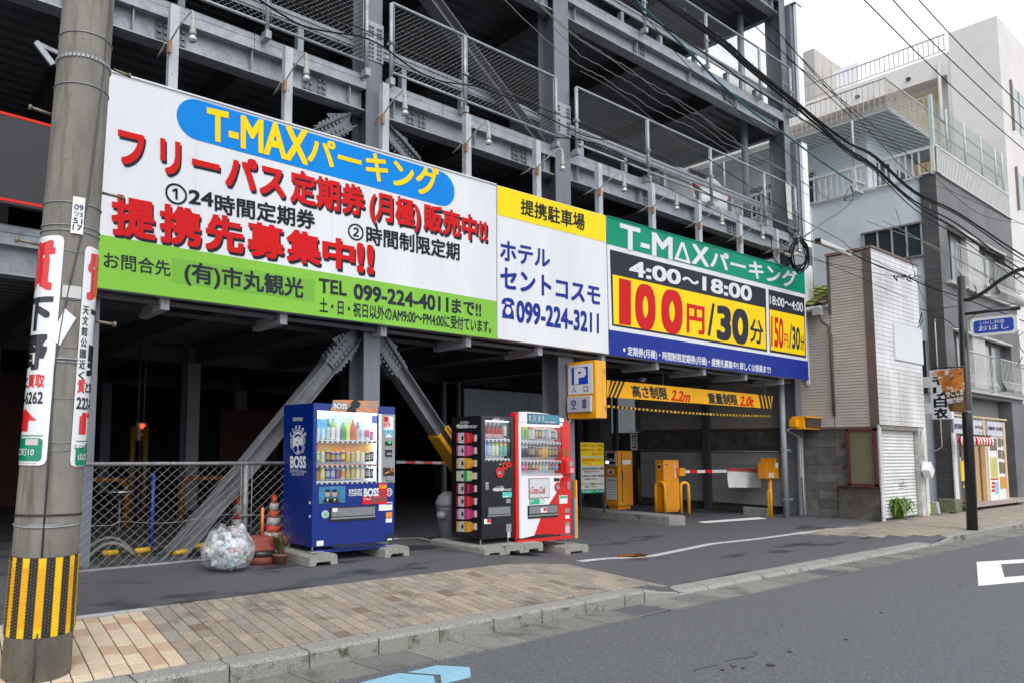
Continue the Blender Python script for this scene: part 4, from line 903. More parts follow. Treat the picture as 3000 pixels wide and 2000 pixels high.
# curved poster on top
b = MB(); pv_ = [fb(480, 112), fb(852, 116)]; pl2 = [fb(452, 206), fb(836, 220)]; n = 10
mtop = mat('sunset poster', (.55, .20, .07), .35, n=(6, .25), n2=(3, .47, .1, (.12, .22, .28), None, (.3, 1, 4)), coat=.3)
vv = []
for k in range(n+1):
    t = k/n; p = pv_[0].lerp(pv_[1], t); q = pl2[0].lerp(pl2[1], t); vv += [(p.x, YB-.01+.02*math.sin(t*3), p.z+.004*math.sin(t*6)), (q.x, YB-.015, q.z)]
b.add(vv, [(2*k, 2*k+1, 2*k+3, 2*k+2) for k in range(n)]); tp_ = b.build('top_poster', mtop, vm1)
F.T('BOSS', 474, 582, 142, 180, s_white, .04, .018); F.E('poster_head', 618, 690, 112, 178, v_dark, .0175, .001, n=16); F.P('poster_shoulder', [(575, 212), (600, 172), (632, 150), (655, 186), (660, 216)], v_dark, .0165); F.P('poster_nose', [(688, 130), (696, 142), (684, 150)], v_dark, .017)
# left side
XS = bx0; fs_ = lambda a, b: at(800+a/2.751, 1130+b/2.751, x=XS); nx_ = Vector((-1, 0, 0))
def side_text(s, a0, a1, b0, b1, fn, m, parent, bold=.03, **k): return text(s, [fn(a0, b0), fn(a1, b0), fn(a1, b1), fn(a0, b1)], m, parent, bold, lift=.003, nrm=nx_, **k)
side_text('SUNTORY', 163, 243, 253, 279, fs_, s_white, vm1); side_text('BOSS', 140, 267, 566, 656, fs_, s_white, vm1, .05)
side_text('SUNTORY BOSS is the boss', 138, 266, 670, 695, fs_, s_white, vm1, 0); side_text('of them all since 1992', 152, 250, 697, 718, fs_, s_white, vm1, 0)
def side_ellipse(a0, a1, b0, b1, m, lift, hole=None, n=28, name='emblem'):
    c = fs_((a0+a1)/2, (b0+b1)/2); ry = abs(fs_(a0, (b0+b1)/2).y-fs_(a1, (b0+b1)/2).y)/2; rz = abs(fs_((a0+a1)/2, b0).z-fs_((a0+a1)/2, b1).z)/2; b = MB()
    for k in range(n):
        t0, t1 = 2*math.pi*k/n, 2*math.pi*(k+1)/n; h = hole or 0.001
        b.add([(XS-lift, c.y+ry*f*math.cos(t), c.z+rz*f*math.sin(t)) for t, f in ((t0, 1), (t1, 1), (t1, h), (t0, h))], [(0, 1, 2, 3)])
    b.build(name, m, vm1); return c, ry, rz
c_, ry, rz = side_ellipse(153, 249, 352, 548, s_white, .003, .93)
side_ellipse(160, 242, 366, 534, s_white, .003); side_ellipse(176, 228, 385, 425, v_blue, .0045, name='emblem_hair'); side_ellipse(182, 226, 402, 462, s_white, .006, name='emblem_face'); side_ellipse(190, 206, 446, 456, v_blue, .007, name='emblem_mark'); side_ellipse(168, 200, 478, 532, v_blue, .0045, name='emblem_coat'); side_ellipse(206, 236, 470, 524, v_blue, .005, name='emblem_coat'); side_ellipse(214, 222, 420, 428, v_blue, .007, name='emblem_mark')
for s, t0, t1, rr in (('COFFEE', 150, 30, 1.18), ('BOSS COFFEE', 205, 165, 1.17), ('BOSS COFFEE', 15, -48, 1.17)):
    n = len(s); big = s == 'COFFEE'
    for k, ch in enumerate(s):
        if ch == ' ': continue
        t = R(t0+(t1-t0)*k/(n-1)) if not big else R(t0+(t1-t0)*k/(n-1)); hh = .060 if big else .022; ww = .040 if big else .016
        cy, cz = c_.y+ry*(1.3 if big else 1.14)*math.cos(t)*1.0, c_.z+rz*(1.17 if big else 1.14)*math.sin(t); a = t-math.pi/2 if t0 > t1 or True else t
        # seen from the left, +y runs to the left of the picture
        cy = c_.y-ry*(1.3 if big else 1.16)*math.cos(t); e1 = Vector((0, -math.cos(a), math.sin(a)))*ww/2; e2 = Vector((0, math.sin(a), math.cos(a)))*hh/2; cc = Vector((XS, cy, cz))
        text(ch, [cc-e1+e2, cc+e1+e2, cc+e1-e2, cc-e1-e2], s_white, vm1, .03, lift=.003, nrm=nx_)
for b_ in (937, 1047): p = fs_(297, b_); MB().box(XS-.004, XS, p.y-.012, p.y+.012, p.z-.015, p.z+.015).build('hinge_cap', paper, vm1)
# feet and footing blocks
zg = gz(4.3, 7.3)
for x in (bx0+.06, bx1-.06):
    for y in (YB+.08, YB+.62):
        MB().lathe([(.04, 0), (.04, .012), (.012, .014), (.012, bz0-zg-.115+.01)], (x, y, zg+.115), 10, False).build('foot', mat('chrome', (.6, .6, .62)), vm1)
    box('foot_clamp', mat('zinc plate', (.55, .56, .58), .3, .7), x-.09, x+.09, YB-.03, YB+.03, zg+.116, zg+.128, vm1)
def footing(label, x0, x1, y0, y1, zb, h=.115, n=1):
    b = MB(); w = (x1-x0)/n
    for k in range(n):
        a, c = x0+k*w+.002, x0+(k+1)*w-.002; u = (c-a)
        b.prism([(a, y0, zb), (a+u*.22, y0, zb), (a+u*.26, y0, zb+.04), (a+u*.74, y0, zb+.04), (a+u*.78, y0, zb), (c, y0, zb), (c-.005, y0, zb+h-.02), (c-.02, y0, zb+h), (a+.02, y0, zb+h), (a+.005, y0, zb+h-.02)], (0, y1-y0, 0))
    return b.build('footing_block', conc_block, None, label=label, cat='concrete block')
footing('mossy concrete block under the left end of the blue vending machine', bx0-.13, bx0+.25, YB-.17, YB+.7, gz(bx0, YB))
footing('grey concrete block under the right end of the blue vending machine', bx1-.22, bx1+.16, YB-.1, YB+.7, gz(bx1, YB))
# ---- black machine
YK = 7.05
fk = lambda a, b: at(1250+a/3.074, 1150+b/3.074, y=YK)
vm2 = thing('vending_machine', (fk(640, 700).x, YK+.35, gz(7.2, 7.3)), 'narrow black vending machine with a column of printed bottles on its side', 'vending machine')
F = Face(fk, vm2, YK, 700)
x0, x1, z0, z1, wx0, wx1, wz0, wz1 = shell(F, 492, 784, 203, 1320, 528, 762, 248, 612, max(.5, min(.8, at(1323, 1400, x=F.x(492)).y-YK)), v_black, .14); kx0, kx1, kz0, kz1 = x0, x1, z0, z1
F.R('top_light', 530, 760, 250, 257, v_lite2, .03, .09)
xs, w = shelf(F, wx0, wx1, F.z(640, 412), 6); drinks(vm2, xs, YK+.07, F.z(640, 385), [.21, .20, .20, .20, .20, .25], w*.40, [((.35, .02, .02), (.1, .02, .02)), ((.03, .015, .015), (.5, .02, .02)), ((.03, .015, .015), (.5, .02, .02)), ((.03, .015, .015), (.5, .02, .02)), ((.03, .015, .015), (.5, .02, .02)), ((.01, .22, .07), (.7, .75, .7))], 'b')
F.R('pet_base_row', 532, 700, 368, 398, mat('pink print row', (.6, .3, .35), .5, n=(60, .5)), .03, .05)
xs, w = shelf(F, wx0, wx1, F.z(640, 590), 6); drinks(vm2, xs, YK+.07, F.z(640, 565), [.25], w*.41, [((.15, .35, .8), (.5, .65, .9)), ((.15, .35, .8), (.5, .65, .9)), ((.4, .55, .1), (.75, .8, .6)), ((.4, .55, .1), (.75, .8, .6)), ((.7, .45, .08), (.2, .5, .5)), ((.7, .45, .08), (.2, .5, .5))], 'b')
F.T('vitamin', 592, 655, 230, 250, s_white, .05); F.T('water', 655, 700, 232, 250, s_white, .0); F.T('GLACEAU', 615, 655, 218, 229, s_white, 0)
F.T('vitamin', 592, 692, 846, 880, s_white, .05); F.T('water', 693, 762, 850, 880, s_white, .0); F.T('GLACEAU', 626, 692, 836, 850, s_white, 0)
rr = gloss('coin ring red', (.60, .012, .012))
F.E('coin_ring', 617, 690, 668, 762, rr, .02, .018, hole=.55); F.E('coin_ring', 675, 722, 622, 690, rr, .02, .018, hole=.5); F.E('coin_ring', 715, 756, 618, 668, rr, .018, .016, hole=.45)
F.R('banknote_slot', 635, 670, 700, 732, v_grey, -.012, .001); F.R('price_display', 618, 672, 632, 652, v_dark, -.004, .001); F.R('digits', 655, 668, 636, 644, mat('green digits', (0, .2, .05)), -.006, -.0045)
F.R('lock', 525, 555, 802, 873, mat('chrome', (.6, .6, .62)), -.012, .001, bev=.008); F.R('teal_sticker', 680, 763, 891, 940, mat('sticker teal', (.1, .5, .45), .5, n=(90, .3)), -.004, .001); F.R('sticker_text', 684, 735, 925, 933, paper, -.006, -.0045)
F.R('coin_return', 712, 750, 952, 990, v_grey, -.006, .001); fl = F.R('delivery_flap', 536, 748, 1018, 1126, v_dark, -.012, .001, bev=.004); F.R('flap_window', 545, 740, 1026, 1088, clearp, -.02, -.013, fl); F.R('flap_lip', 540, 744, 1096, 1106, v_grey, -.018, -.0125, fl)
F.R('sticker', 515, 573, 1132, 1177, paper, -.004, .001); F.R('sticker_print', 540, 570, 1135, 1165, s_ink, -.006, -.0045); F.R('rating_plate', 712, 757, 1178, 1246, v_grey, -.004, .001); F.R('label', 722, 748, 1246, 1300, mat('label grey', (.5, .52, .55), .5), -.004, .001)
XS = kx0; fs_ = lambda a, b: at(1250+a/3.074, 1150+b/3.074, x=XS)
side_text('GLACEAU', 303, 382, 252, 275, fs_, s_white, vm2, .0); side_text('vitamin', 268, 372, 274, 314, fs_, s_white, vm2, .05); side_text('water', 372, 458, 276, 314, fs_, s_white, vm2, .0)
bc = [(.62, .03, .05), (.60, .06, .22), (.80, .36, .02), (.62, .66, .25), (.30, .01, .05), (.62, .03, .05), (.60, .06, .22), (.80, .36, .02)]
def side_poly(pts, m, parent, lift, name):
    P = [fs_(a, b_) for a, b_ in pts]; MB().prism([(XS-lift, p.y, p.z) for p in P], (.0012, 0, 0)).build(name, m, parent)
lab = mat('bottle label', (.55, .58, .60), .5, n=(70, .3))
for k, c in enumerate(bc):
    b0 = 355+k*114; m = mat('bottle print %d' % k, c, .35, n=(18, .25)); L_ = 268
    side_poly([(270, b0+4), (360, b0), (402, b0+6), (420, b0+22), (432, b0+24), (432, b0+74), (420, b0+76), (402, b0+92), (360, b0+98), (270, b0+94)], m, vm2, .003, 'bottle_print')
    side_poly([(286, b0+3), (338, b0+1), (338, b0+97), (286, b0+95)], lab, vm2, .0045, 'bottle_label'); side_poly([(432, b0+18), (455, b0+20), (455, b0+78), (432, b0+80)], mat('bottle cap print', (.7, .62, .6), .5), vm2, .0045, 'cap_print')
    side_poly([(316, b0+32), (334, b0+32), (334, b0+66), (316, b0+66)], v_dark, vm2, .0055, 'barcode_print'); side_text('vitamin', 287, 337, b0+8, b0+22, fs_, v_dark, vm2, .03)
    if c[1] > .6: side_poly([(338, b0+1), (366, b0+1), (366, b0+97), (338, b0+97)], mat('green band', (.02, .4, .12), .5), vm2, .0045, 'band_print')
    side_poly([(372, b0+12), (384, b0+14), (384, b0+84), (372, b0+86)], mat('bottle gleam %d' % k, tuple(min(.9, v+.12) for v in c), .4), vm2, .0045, 'gleam_print')
zg = gz(7.3, 7.1)
for x in (kx0+.05, kx1-.05):
    MB().lathe([(.035, 0), (.035, .01), (.01, .012), (.01, kz0-zg-.12+.01)], (x, YK+.07, zg+.12), 8, False).build('foot', mat('zinc plate', (.55, .56, .58)), vm2)
# ---- red machine
vm3 = thing('vending_machine', (fk(1050, 700).x, YK+.35, gz(8.2, 7.3)), 'red and white vending machine with a curved white top', 'vending machine')
F = Face(fk, vm3, YK, 700)
x0, x1, z0, z1, wx0, wx1, wz0, wz1 = shell(F, 800, 1300, 250, 1310, 850, 1224, 290, 738, .74, v_red, .15); rx0, rx1, rz0, rz1 = x0, x1, z0, z1
top = [(830, 262), (830, 170), (900, 168), (1000, 176), (1090, 188), (1170, 208), (1236, 232), (1236, 262)]
b = MB(); b.prism([(F.x(a), YK-.012, F.z(a, b_)) for a, b_ in top], (0, .12, 0)); b.build('curved_top', v_white, vm3)
b = MB(); b.prism([(F.x(a), YK-.004, F.z(a, b_)) for a, b_ in [(800, 262), (800, 205), (812, 178), (829, 172), (829, 262)]], (0, .10, 0)); b.build('top_corner', v_red, vm3)
b = MB(); b.prism([(F.x(a), YK-.004, F.z(a, b_)) for a, b_ in [(1237, 262), (1237, 234), (1280, 250), (1299, 262)]], (0, .10, 0)); b.build('top_corner', v_red, vm3)
F.R('header_frame', 905, 1195, 190, 278, v_dark, -.016, -.008, bev=.003); F.R('header_poster', 912, 1188, 196, 272, mat('teal header print', (.05, .22, .32), .4, n=(30, .5), coat=.5), -.02, -.017)
F.T('SOFT DRINK', 1058, 1155, 256, 270, paper, .02, .022)
for a in (925, 965, 1010, 1045): F.R('figure_print', a-7, a+7, 202, 250, mat('figure print', (.4, .38, .35), .5, n=(60, .6)), -.0215, -.0202)
F.R('white_side_strip', 829, 849, 262, 1308, v_white, -.006, .0)
F.P('white_lower_panel', [(849, 742), (1224, 742), (1206, 790), (1165, 893), (1095, 1000), (1020, 1120), (958, 1283), (880, 1300), (849, 1308)], v_white, .006)
F.R('white_rail', 849, 1226, 262, 290, v_white, -.008, .0)
F.R('top_light', 852, 1222, 292, 300, v_lite2, .03, .1)
CC = [((.2, .4, .6), (.7, .75, .8)), ((.6, .5, .1), (.3, .6, .2)), ((.5, .6, .1), (.2, .5, .1)), ((.5, .1, .1), (.7, .6, .6)), ((.6, .3, .4), (.7, .7, .75)), ((.25, .15, .08), (.5, .4, .2)), ((.05, .05, .05), (.4, .3, .1)), ((.4, .3, .2), (.6, .5, .4)), ((.1, .3, .6), (.3, .5, .7)), ((.6, .5, .35), (.7, .6, .5)), ((.05, .05, .06), (.4, .4, .3)), ((.3, .3, .3), (.5, .5, .5))]
warm = mat('warm display backdrop', (.62, .36, .15), .5, n=(8, .5), n2=(5, .5, .15, (.5, .55, .6), None))
F.R('backdrop', 990, 1220, 300, 420, warm, .12, .137); F.R('backdrop', 990, 1220, 455, 590, warm, .12, .137)
xs, w = shelf(F, wx0, wx1, F.z(1030, 438), 12, price=(.35, .5, .7)); drinks(vm3, xs, YK+.08, F.z(1030, 414), [.25, .25, .24, .25, .24, .15, .15, .15, .16, .15, .13, .13], w*.42, CC, 'bbbbbccccccc')
xs, w = shelf(F, wx0, wx1, F.z(1030, 608), 12, price=(.7, .5, .55)); drinks(vm3, xs, YK+.08, F.z(1030, 582), [.2, .25, .25, .17, .17, .15, .16, .17, .17, .15, .15, .15], w*.42, [((.25, .12, .05), (.5, .3, .2)), ((.75, .75, .75), (.05, .06, .15)), ((.75, .75, .75), (.05, .06, .15)), ((.05, .05, .08), (.3, .2, .1)), ((.04, .04, .1), (.3, .3, .3)), ((.35, .05, .05), (.2, .1, .05)), ((.25, .1, .05), (.5, .3, .1)), ((.6, .35, .1), (.7, .4, .1)), ((.6, .35, .1), (.7, .4, .1)), ((.05, .12, .05), (.3, .3, .1)), ((.04, .04, .1), (.3, .2, .1)), ((.1, .03, .05), (.3, .2, .1))], 'bbbccccccccc')
xs, w = shelf(F, wx0, wx1, F.z(1030, 728), 12, price=(.4, .6, .7)); drinks(vm3, xs, YK+.08, F.z(1030, 698), [.145], w*.42, [((.7, .05, .3), (.8, .4, .6)), ((.7, .05, .3), (.8, .4, .6)), ((.7, .05, .3), (.8, .4, .6)), ((.05, .25, .12), (.4, .3, .1)), ((.55, .02, .02), (.7, .6, .6)), ((.5, .15, .1), (.6, .5, .4)), ((.65, .55, .2), (.7, .7, .5)), ((.5, .5, .55), (.6, .6, .65)), ((.55, .55, .55), (.7, .7, .7)), ((.3, .2, .12), (.5, .3, .2)), ((.08, .15, .4), (.4, .4, .5)), ((.08, .3, .65), (.4, .5, .7))], 'c')
pf = F.R('poster_frame', 913, 1099, 766, 946, mat('dark red rim', (.2, .01, .015), .4), -.012, -.006, bev=.003); F.R('poster', 919, 1094, 772, 940, mat('frosted poster', (.58, .59, .61), .4), -.014, -.0125)
F.T('Coca-Cola', 926, 1062, 842, 902, mat('script red', (.42, .03, .03), .5), .015, .016, shear=.12, full=True)
for cx_, w_ in ((945, 20), (1010, 22)): F.E('swash', cx_-w_, cx_+w_*1.9, 896, 908, mat('script red', (.42, .03, .03)), .0155, .001, hole=.82)
F.R('green_sticker', 919, 1012, 953, 1001, mat('sticker green', (.03, .4, .22)), -.009, -.006); F.T('eco', 924, 955, 960, 978, paper, .02, .011); F.E('leaf_mark', 1022, 1053, 950, 996, mat('sticker green', (.03, .4, .22)), .009, .002, hole=.8)
fl = F.R('delivery_flap', 902, 1173, 1005, 1122, v_dark, -.016, -.004, bev=.004); F.R('flap_window', 912, 1163, 1014, 1080, clearp, -.024, -.017, fl); F.R('flap_lip', 906, 1169, 1092, 1104, v_grey, -.022, -.0165, fl); F.R('flap_sticker', 1012, 1065, 1032, 1074, paper, -.0265, -.0245, fl); F.R('flap_sticker', 1033, 1060, 1034, 1060, s_ink, -.028, -.0267, fl)
F.E('coin_ring', 1145, 1206, 800, 886, rr, .024, .018, hole=.6); F.E('coin_ring', 1193, 1240, 756, 812, rr, .024, .018, hole=.55); F.E('coin_ring', 1232, 1264, 748, 790, rr, .02, .016, hole=.5); F.R('banknote_slot', 1162, 1192, 825, 862, v_grey, -.014, -.006); F.R('price_display', 1141, 1190, 764, 794, v_dark, -.01, -.006)
F.R('lock', 1262, 1286, 802, 868, mat('chrome', (.6, .6, .62)), -.012, .001, bev=.007); F.R('notice', 1190, 1261, 920, 994, paper, -.005, .0); F.R('notice_band', 1193, 1258, 926, 946, mat('sticker green', (.03, .4, .22)), -.0065, -.0052)
pod = F.R('reader_pod', 1232, 1302, 600, 726, v_red, -.06, .0, bev=.01); F.E('reader_disc', 1254, 1296, 608, 664, v_grey, .063, .003); F.R('reader_label', 1262, 1298, 672, 716, mat('label pink', (.6, .3, .3), .5), -.062, -.0605)
for a in (1232, 1260): F.R('bottle_sticker', a, a+24, 508, 570, mat('brown gold print', (.25, .10, .02), .5, n=(60, .5)), -.004, .001)
for a0, a1, b0, b1, m in ((1240, 1279, 1040, 1078, v_grey), (1242, 1277, 1098, 1130, paper), (1240, 1278, 1160, 1188, v_grey), (1240, 1278, 1192, 1260, mat('label grey', (.5, .52, .55)))): F.R('label', a0, a1, b0, b1, m, -.004, .001)
F.R('base_skirt', 802, 1298, 1300, 1330, v_red, -.02, .03); F.P('vent', [(900, 1304), (985, 1272), (1120, 1268), (1180, 1282), (1180, 1290)], v_dark, .008)
for x, l in ((rx0+.07, 0), (rx1-.07, 1)):
    MB().lathe([(.035, 0), (.035, .01), (.01, .012), (.01, rz0-gz(x, YK)-.11)], (x, YK+.07, gz(x, YK)+.1), 8, False).build('foot', mat('zinc plate', (.55, .56, .58)), vm3)
footing('long three-part grey concrete block under the black vending machine', kx0-.12, rx0+.36, YK-.17, YK+.9, gz(7.1, 7)-.005, .118, 3)
footing('rounded concrete block under the right end of the red vending machine', rx1-.38, rx1+.16, YK-.17, YK+.5, gz(8.6, 7)-.01, .115)
# ---- bins behind the machines
binm = mat('grey plastic bin', (.22, .23, .25), .4, n=(5, .06)); 
def recycling_bin(x, y, label):
    z = gz(x, y); t = thing('recycling_bin', (x, y, z), label, 'bin')
    MB().lathe([(.14, 0), (.17, .5), (.18, .52), (.18, .55)], (x, y, z), 18).build('body', binm, t)
    MB().lathe([(.19, .55), (.185, .6), (.14, .7), (.06, .755), (.03, .76)], (x, y, z), 18).build('lid', mat('white plastic lid', (.24, .25, .27), .35), t)
    for s in (-1, 1): MB().lathe([(.07, 0), (.085, .05), (.06, .1)], (x+s*.17, y-.06, z+.38), 12).build('side_mouth', mat('white plastic lid', (.24, .25, .27)), t)
    return t
recycling_bin(7.22, 8.02, 'grey bottle recycling bin behind the black vending machine')
recycling_bin(8.72, 7.62, 'pale recycling bin tucked behind the red vending machine')
wp_ = thing('guard_post', (9.28, 7.55, gz(9.28, 7.55)), 'thin post half grey half orange beside the red vending machine', 'post')
p = gat(1600+310/3.483, 1200+1325/3.483); h = at(1600+305/3.483, 1200+712/3.483, y=p.y).z
wp_.location = p; ORG[wp_] = p
box('strip', or2, p.x-.0, p.x+.04, p.y, p.y+.05, p.z, h, wp_); box('strip', pipe_m, p.x-.045, p.x-.002, p.y, p.y+.05, p.z, h-.3, wp_)
# ================================================================ concrete utility pole with wrapped advertising plates
conc = mat('pole concrete', (.205, .19, .165), .85, n=(7, .22, (1, 1, .35)), n2=[(40, .62, .08, (.09, .08, .07), None), (4, .52, .14, (.125, .11, .085), None, (3, 3, .3))], bump=(55, .25))
PB0 = Vector((1.03, 4.92, 0)); PT0 = at(261, 0, y=4.92); ZT = PT0.z
def pc(z): return PB0+(PT0-PB0)*(z/ZT)
def pr(z): return .200-(.200-.163)*z/ZT
pole = thing('utility_pole', (PB0.x, PB0.y, gz(1.03, 4.9)), 'leaning concrete utility pole with curved advert plates and a striped yellow and black wrap', 'utility pole')
MB().tube([pc(z) for z in (-.1, 1, 2, 3, 4, 5, 6, 7, 8.5)], .2, 48, rr=[pr(z) for z in (-.1, 1, 2, 3, 4, 5, 6, 7, 8.5)]).build('shaft', conc, pole)
VD = math.atan2(-1.03, -4.92)                      # direction from the pole to the street corner opposite (0 deg on the shaft)
def cyl(th, z, d=0.):
    th -= 6
    return _cyl(th, z, d)
def _cyl(th, z, d=0.):                              # th: degrees to the right as seen from the street corner
    a = VD+R(th); r = pr(z)+d; c = pc(z); return Vector((c.x+r*math.sin(a)*-1*-1, c.y+r*math.cos(a), z)) if False else Vector((c.x+r*math.sin(VD-R(th)), c.y+r*math.cos(VD-R(th)), z))
def zp(px, py): return at(px, py, y=4.73).z
def patch(name, t0, t1, z0, z1, d, m, parent=pole, nt=None, rc=0., th=.002, label=None):
    nt = nt or max(2, int((t1-t0)/6)); b = MB(); vs_ = []
    zs = [z0, z0+rc*.3, z0+rc, z1-rc, z1-rc*.3, z1] if rc else [z0, z1]
    ins = [1, .3, 0, 0, .3, 1] if rc else [0, 0]
    for z, s in zip(zs, ins):
        dt = math.degrees(rc/.19)*s
        for k in range(nt+1): vs_.append(cyl(t0+dt+(t1-t0-2*dt)*k/nt, z, d))
    n = nt+1; b.add(vs_, [(j*n+i, j*n+i+1, (j+1)*n+i+1, (j+1)*n+i) for j in range(len(zs)-1) for i in range(nt)], True)
    return b.build(name, m, parent, label=label)
def ptext(s, t0, t1, z0, z1, m, parent, bold=.03, d=.008, **k):
    return text(s, [Vector((t0, 0, z1)), Vector((t1, 0, z1)), Vector((t1, 0, z0)), Vector((t0, 0, z0))], m, parent, bold, lift=d, warp=lambda p, l: cyl(p.x, p.z, l), nrm=Vector((0, 0, 0)), **k)
enam = mat('enamel white', (.78, .79, .80), .25, coat=.4, n=(4, .04))
ZL = lambda b: zp(170, 650+b/2.09)
pl = patch('advert_plate', -112, -5, ZL(1488), ZL(72), .006, enam, rc=.035, label='white curved advert plate on the left of the pole')
prr = patch('advert_plate', 36, 140, ZL(1497), ZL(112), .006, enam, rc=.035, label='white curved advert plate on the right of the pole')
e_red = gloss('enamel red', (.70, .02, .02)); e_blk = gloss('enamel black', (.015, .016, .02)); e_grn = gloss('enamel green', (.0, .24, .12)); e_wht = gloss('enamel lettering white', (.78, .79, .78))
for base, P_, dz in ((-100, pl, 0), (44, prr, -30)):
    f = lambda a: base+8+(a-8) if base < 0 else base+a-8
    Z = lambda b: ZL(b-dz if base > 0 else b)
    if base < 0:
        ptext('質', -96, -20, Z(405), Z(120), e_red, P_, .05); ptext('下', -90, -16, Z(655), Z(452), e_blk, P_, .05); ptext('野', -92, -20, Z(895), Z(690), e_blk, P_, .05)
        ptext('質と', -112, -62, Z(1010), Z(935), e_blk, P_, .03); ptext('買取', -60, -20, Z(1010), Z(932), e_red, P_, .035); ptext('222-6262', -108, -20, Z(1110), Z(1040), e_blk, P_, .03)
        arrow = [(-96, 1215), (-62, 1137), (-28, 1210), (-48, 1214), (-48, 1280), (-78, 1280), (-78, 1214)]
    else:
        ptext('質', 45, 120, Z(410), Z(128), e_red, P_, .05); ptext('下', 62, 132, Z(655), Z(470), e_blk, P_, .05); ptext('野', 60, 132, Z(895), Z(700), e_blk, P_, .05)
        for k, ch in enumerate('天文館公園近く'): ptext(ch, 40, 55, Z(515+k*68), Z(460+k*68), e_blk, P_, .02)
        ptext('質', 40, 58, Z(1005), Z(925), e_red, P_, .035); ptext('と買取', 60, 112, Z(1000), Z(935), e_blk, P_, .03); ptext('222-6262', 40, 132, Z(1105), Z(1035), e_blk, P_, .03)
        arrow = [(56, 1262), (50, 1262), (50, 1160), (56, 1135), (70, 1125), (120, 1125), (120, 1150), (78, 1155), (72, 1165), (72, 1262)]
    b = MB(); aa = [cyl(t, Z(v), .0075) for t, v in arrow]; b.add(aa, [tuple(range(len(aa)))]); me_ = b
    bm = bmesh.new(); vv = [bm.verts.new(cyl(t, Z(v), .0)-pole.location) for t, v in arrow]
    bm.free()
    # arrow as curved strips
    if base < 0:
        patch('arrow_shaft', -78, -48, Z(1280), Z(1212), .0085, e_red, P_); h = MB(); n = 12
        top = [cyl(-96+68*k/n, Z(1214-(77*(1-abs(2*k/n-1)))), .0085) for k in range(n+1)]; bot = [cyl(-96+68*k/n, Z(1214), .0085) for k in range(n+1)]
        h.add(top+bot, [(k, k+1, n+2+k, n+1+k) for k in range(n)], True); h.build('arrow_head', e_red, P_)
    else:
        patch('arrow_shaft', 50, 72, Z(1265), Z(1150), .0085, e_red, P_); patch('arrow_bar', 56, 122, Z(1155), Z(1128), .0085, e_red, P_)
    t0, t1 = (-104, -14) if base < 0 else (46, 134)
    patch('green_line', t0, t1, Z(1310), Z(1304), .0085, e_grn, P_); patch('green_field', t0, t1, Z(1462), Z(1322), .0085, e_grn, P_, rc=.02)
    if base < 0:
        ptext('山之口町10', -104, -28, Z(1430), Z(1385), e_wht, P_, .02, d=.010); patch('small_label', -50, -22, Z(1365), Z(1328), .010, mat('pale pink label', (.6, .55, .53), .6), P_)
    else:
        patch('white_tab', 42, 72, Z(1350), Z(1322), .010, enam, P_); ptext('ここは', 42, 70, Z(1352), Z(1330), e_blk, P_, .01, d=.0115); ptext('山之口町10', 52, 132, Z(1425), Z(1385), e_wht, P_, .02, d=.010)
    ptext('案内広告のお申込みは 099-226-3221', t0+18, t1-8, Z(1480), Z(1471), e_blk, P_, .0)
# striped wrap
zb0, zb1 = zp(120, 1868), zp(140, 1632)
wrap = patch('striped_wrap', -180, 180, zb0, zb1, .004, mat('wrap black rubber', (.018, .019, .024), .5, n=(20, .1)), nt=60)
wy = mat('wrap reflective yellow', (.85, .50, .01), .35, n=(14, .08)); wyo = mat('wrap worn orange', (.80, .36, .005), .4, n=(14, .1))
dots = MB()
for k in range(13):
    c = 2+27.7*k; c = (c+180) % 360-180
    patch('yellow_stripe', c-6.5, c+6.5, zb0+.002, zb1-.002, .0055, wy, wrap, nt=4)
    if k in (0, 11, 12, 2): patch('orange_stripe', c-5, c+5, zb0+.06, zb1-.06, .0063, wyo, wrap, nt=4)
    for s in (-6.5, 6.5, 11, 16.5):
        for j in range(22):
            z = zb0+.015+(zb1-zb0-.03)*(j+(.5 if s == 11 else 0))/22; p = cyl(c+s, z, .004); o = cyl(c+s, z, .011)
            dots.tube([p, o], .0042, 5, rr=[.005, .002])
dots.build('raised_dots', mat('wrap dots', (.2, .14, .02), .4), wrap, kind='stuff')
# steel bands, number plates, step bolts, earth wire
def ring(z, r=.004, dz=0., t0=-180, t1=180, m=None, nm='band', d=.004): n = 36; MB().tube([cyl(t0+(t1-t0)*k/n, z+dz*math.cos(R(k*360/n)), d) for k in range(n+1)], r, 5, False).build(nm, m or steel_gal, pole)
for py in (80, 236, 592, 660, 676): ring(zp(240, py), .0035, .006)
z = zp(240, 155)
for k in range(40): p, q = cyl(k*9, z, .003), cyl(k*9+6, z, .003); MB().obox(p, q, .012, .02).build('band_link', steel_gal, pole)
ring(zp(200, 1050), .006, 0, -5, 38); ring(zp(200, 1060), .004, 0, -5, 38); ring(zp(200, 1536), .005, .01, m=steel_gal); ring(zp(200, 1510), .006, -.01, m=v_dark); patch('band_strip', -28, 25, zp(180, 1540), zp(180, 1532), .008, mat('chrome', (.6, .6, .62)), pole)
for py in (733, 875, 1015, 1165, 1295, 1318): ring(zp(200, py), .0018, .004, -6, 38)
np_ = patch('number_plate', 5, 28, zp(230, 686), zp(230, 577), .012, enam, nt=4)
for k, ch in enumerate(('09', 'ツ5', '51', '17')): ptext(ch, 8, 25, zp(230, 616+k*20), zp(230, 600+k*20), e_blk, np_, .01, d=.015)
patch('small_card', -1, 34, zp(200, 872), zp(200, 836), .008, mat('grey card', (.55, .55, .54), .6), nt=4)
tp = MB(); q = [cyl(6, zp(200, 905), .01), cyl(27, zp(200, 930), .01), cyl(2, zp(180, 1012), .01), cyl(-16, zp(180, 990), .01)]; tp.add(q, [(0, 1, 2, 3)]); to_ = tp.build('tilted_plate', enam, pole)
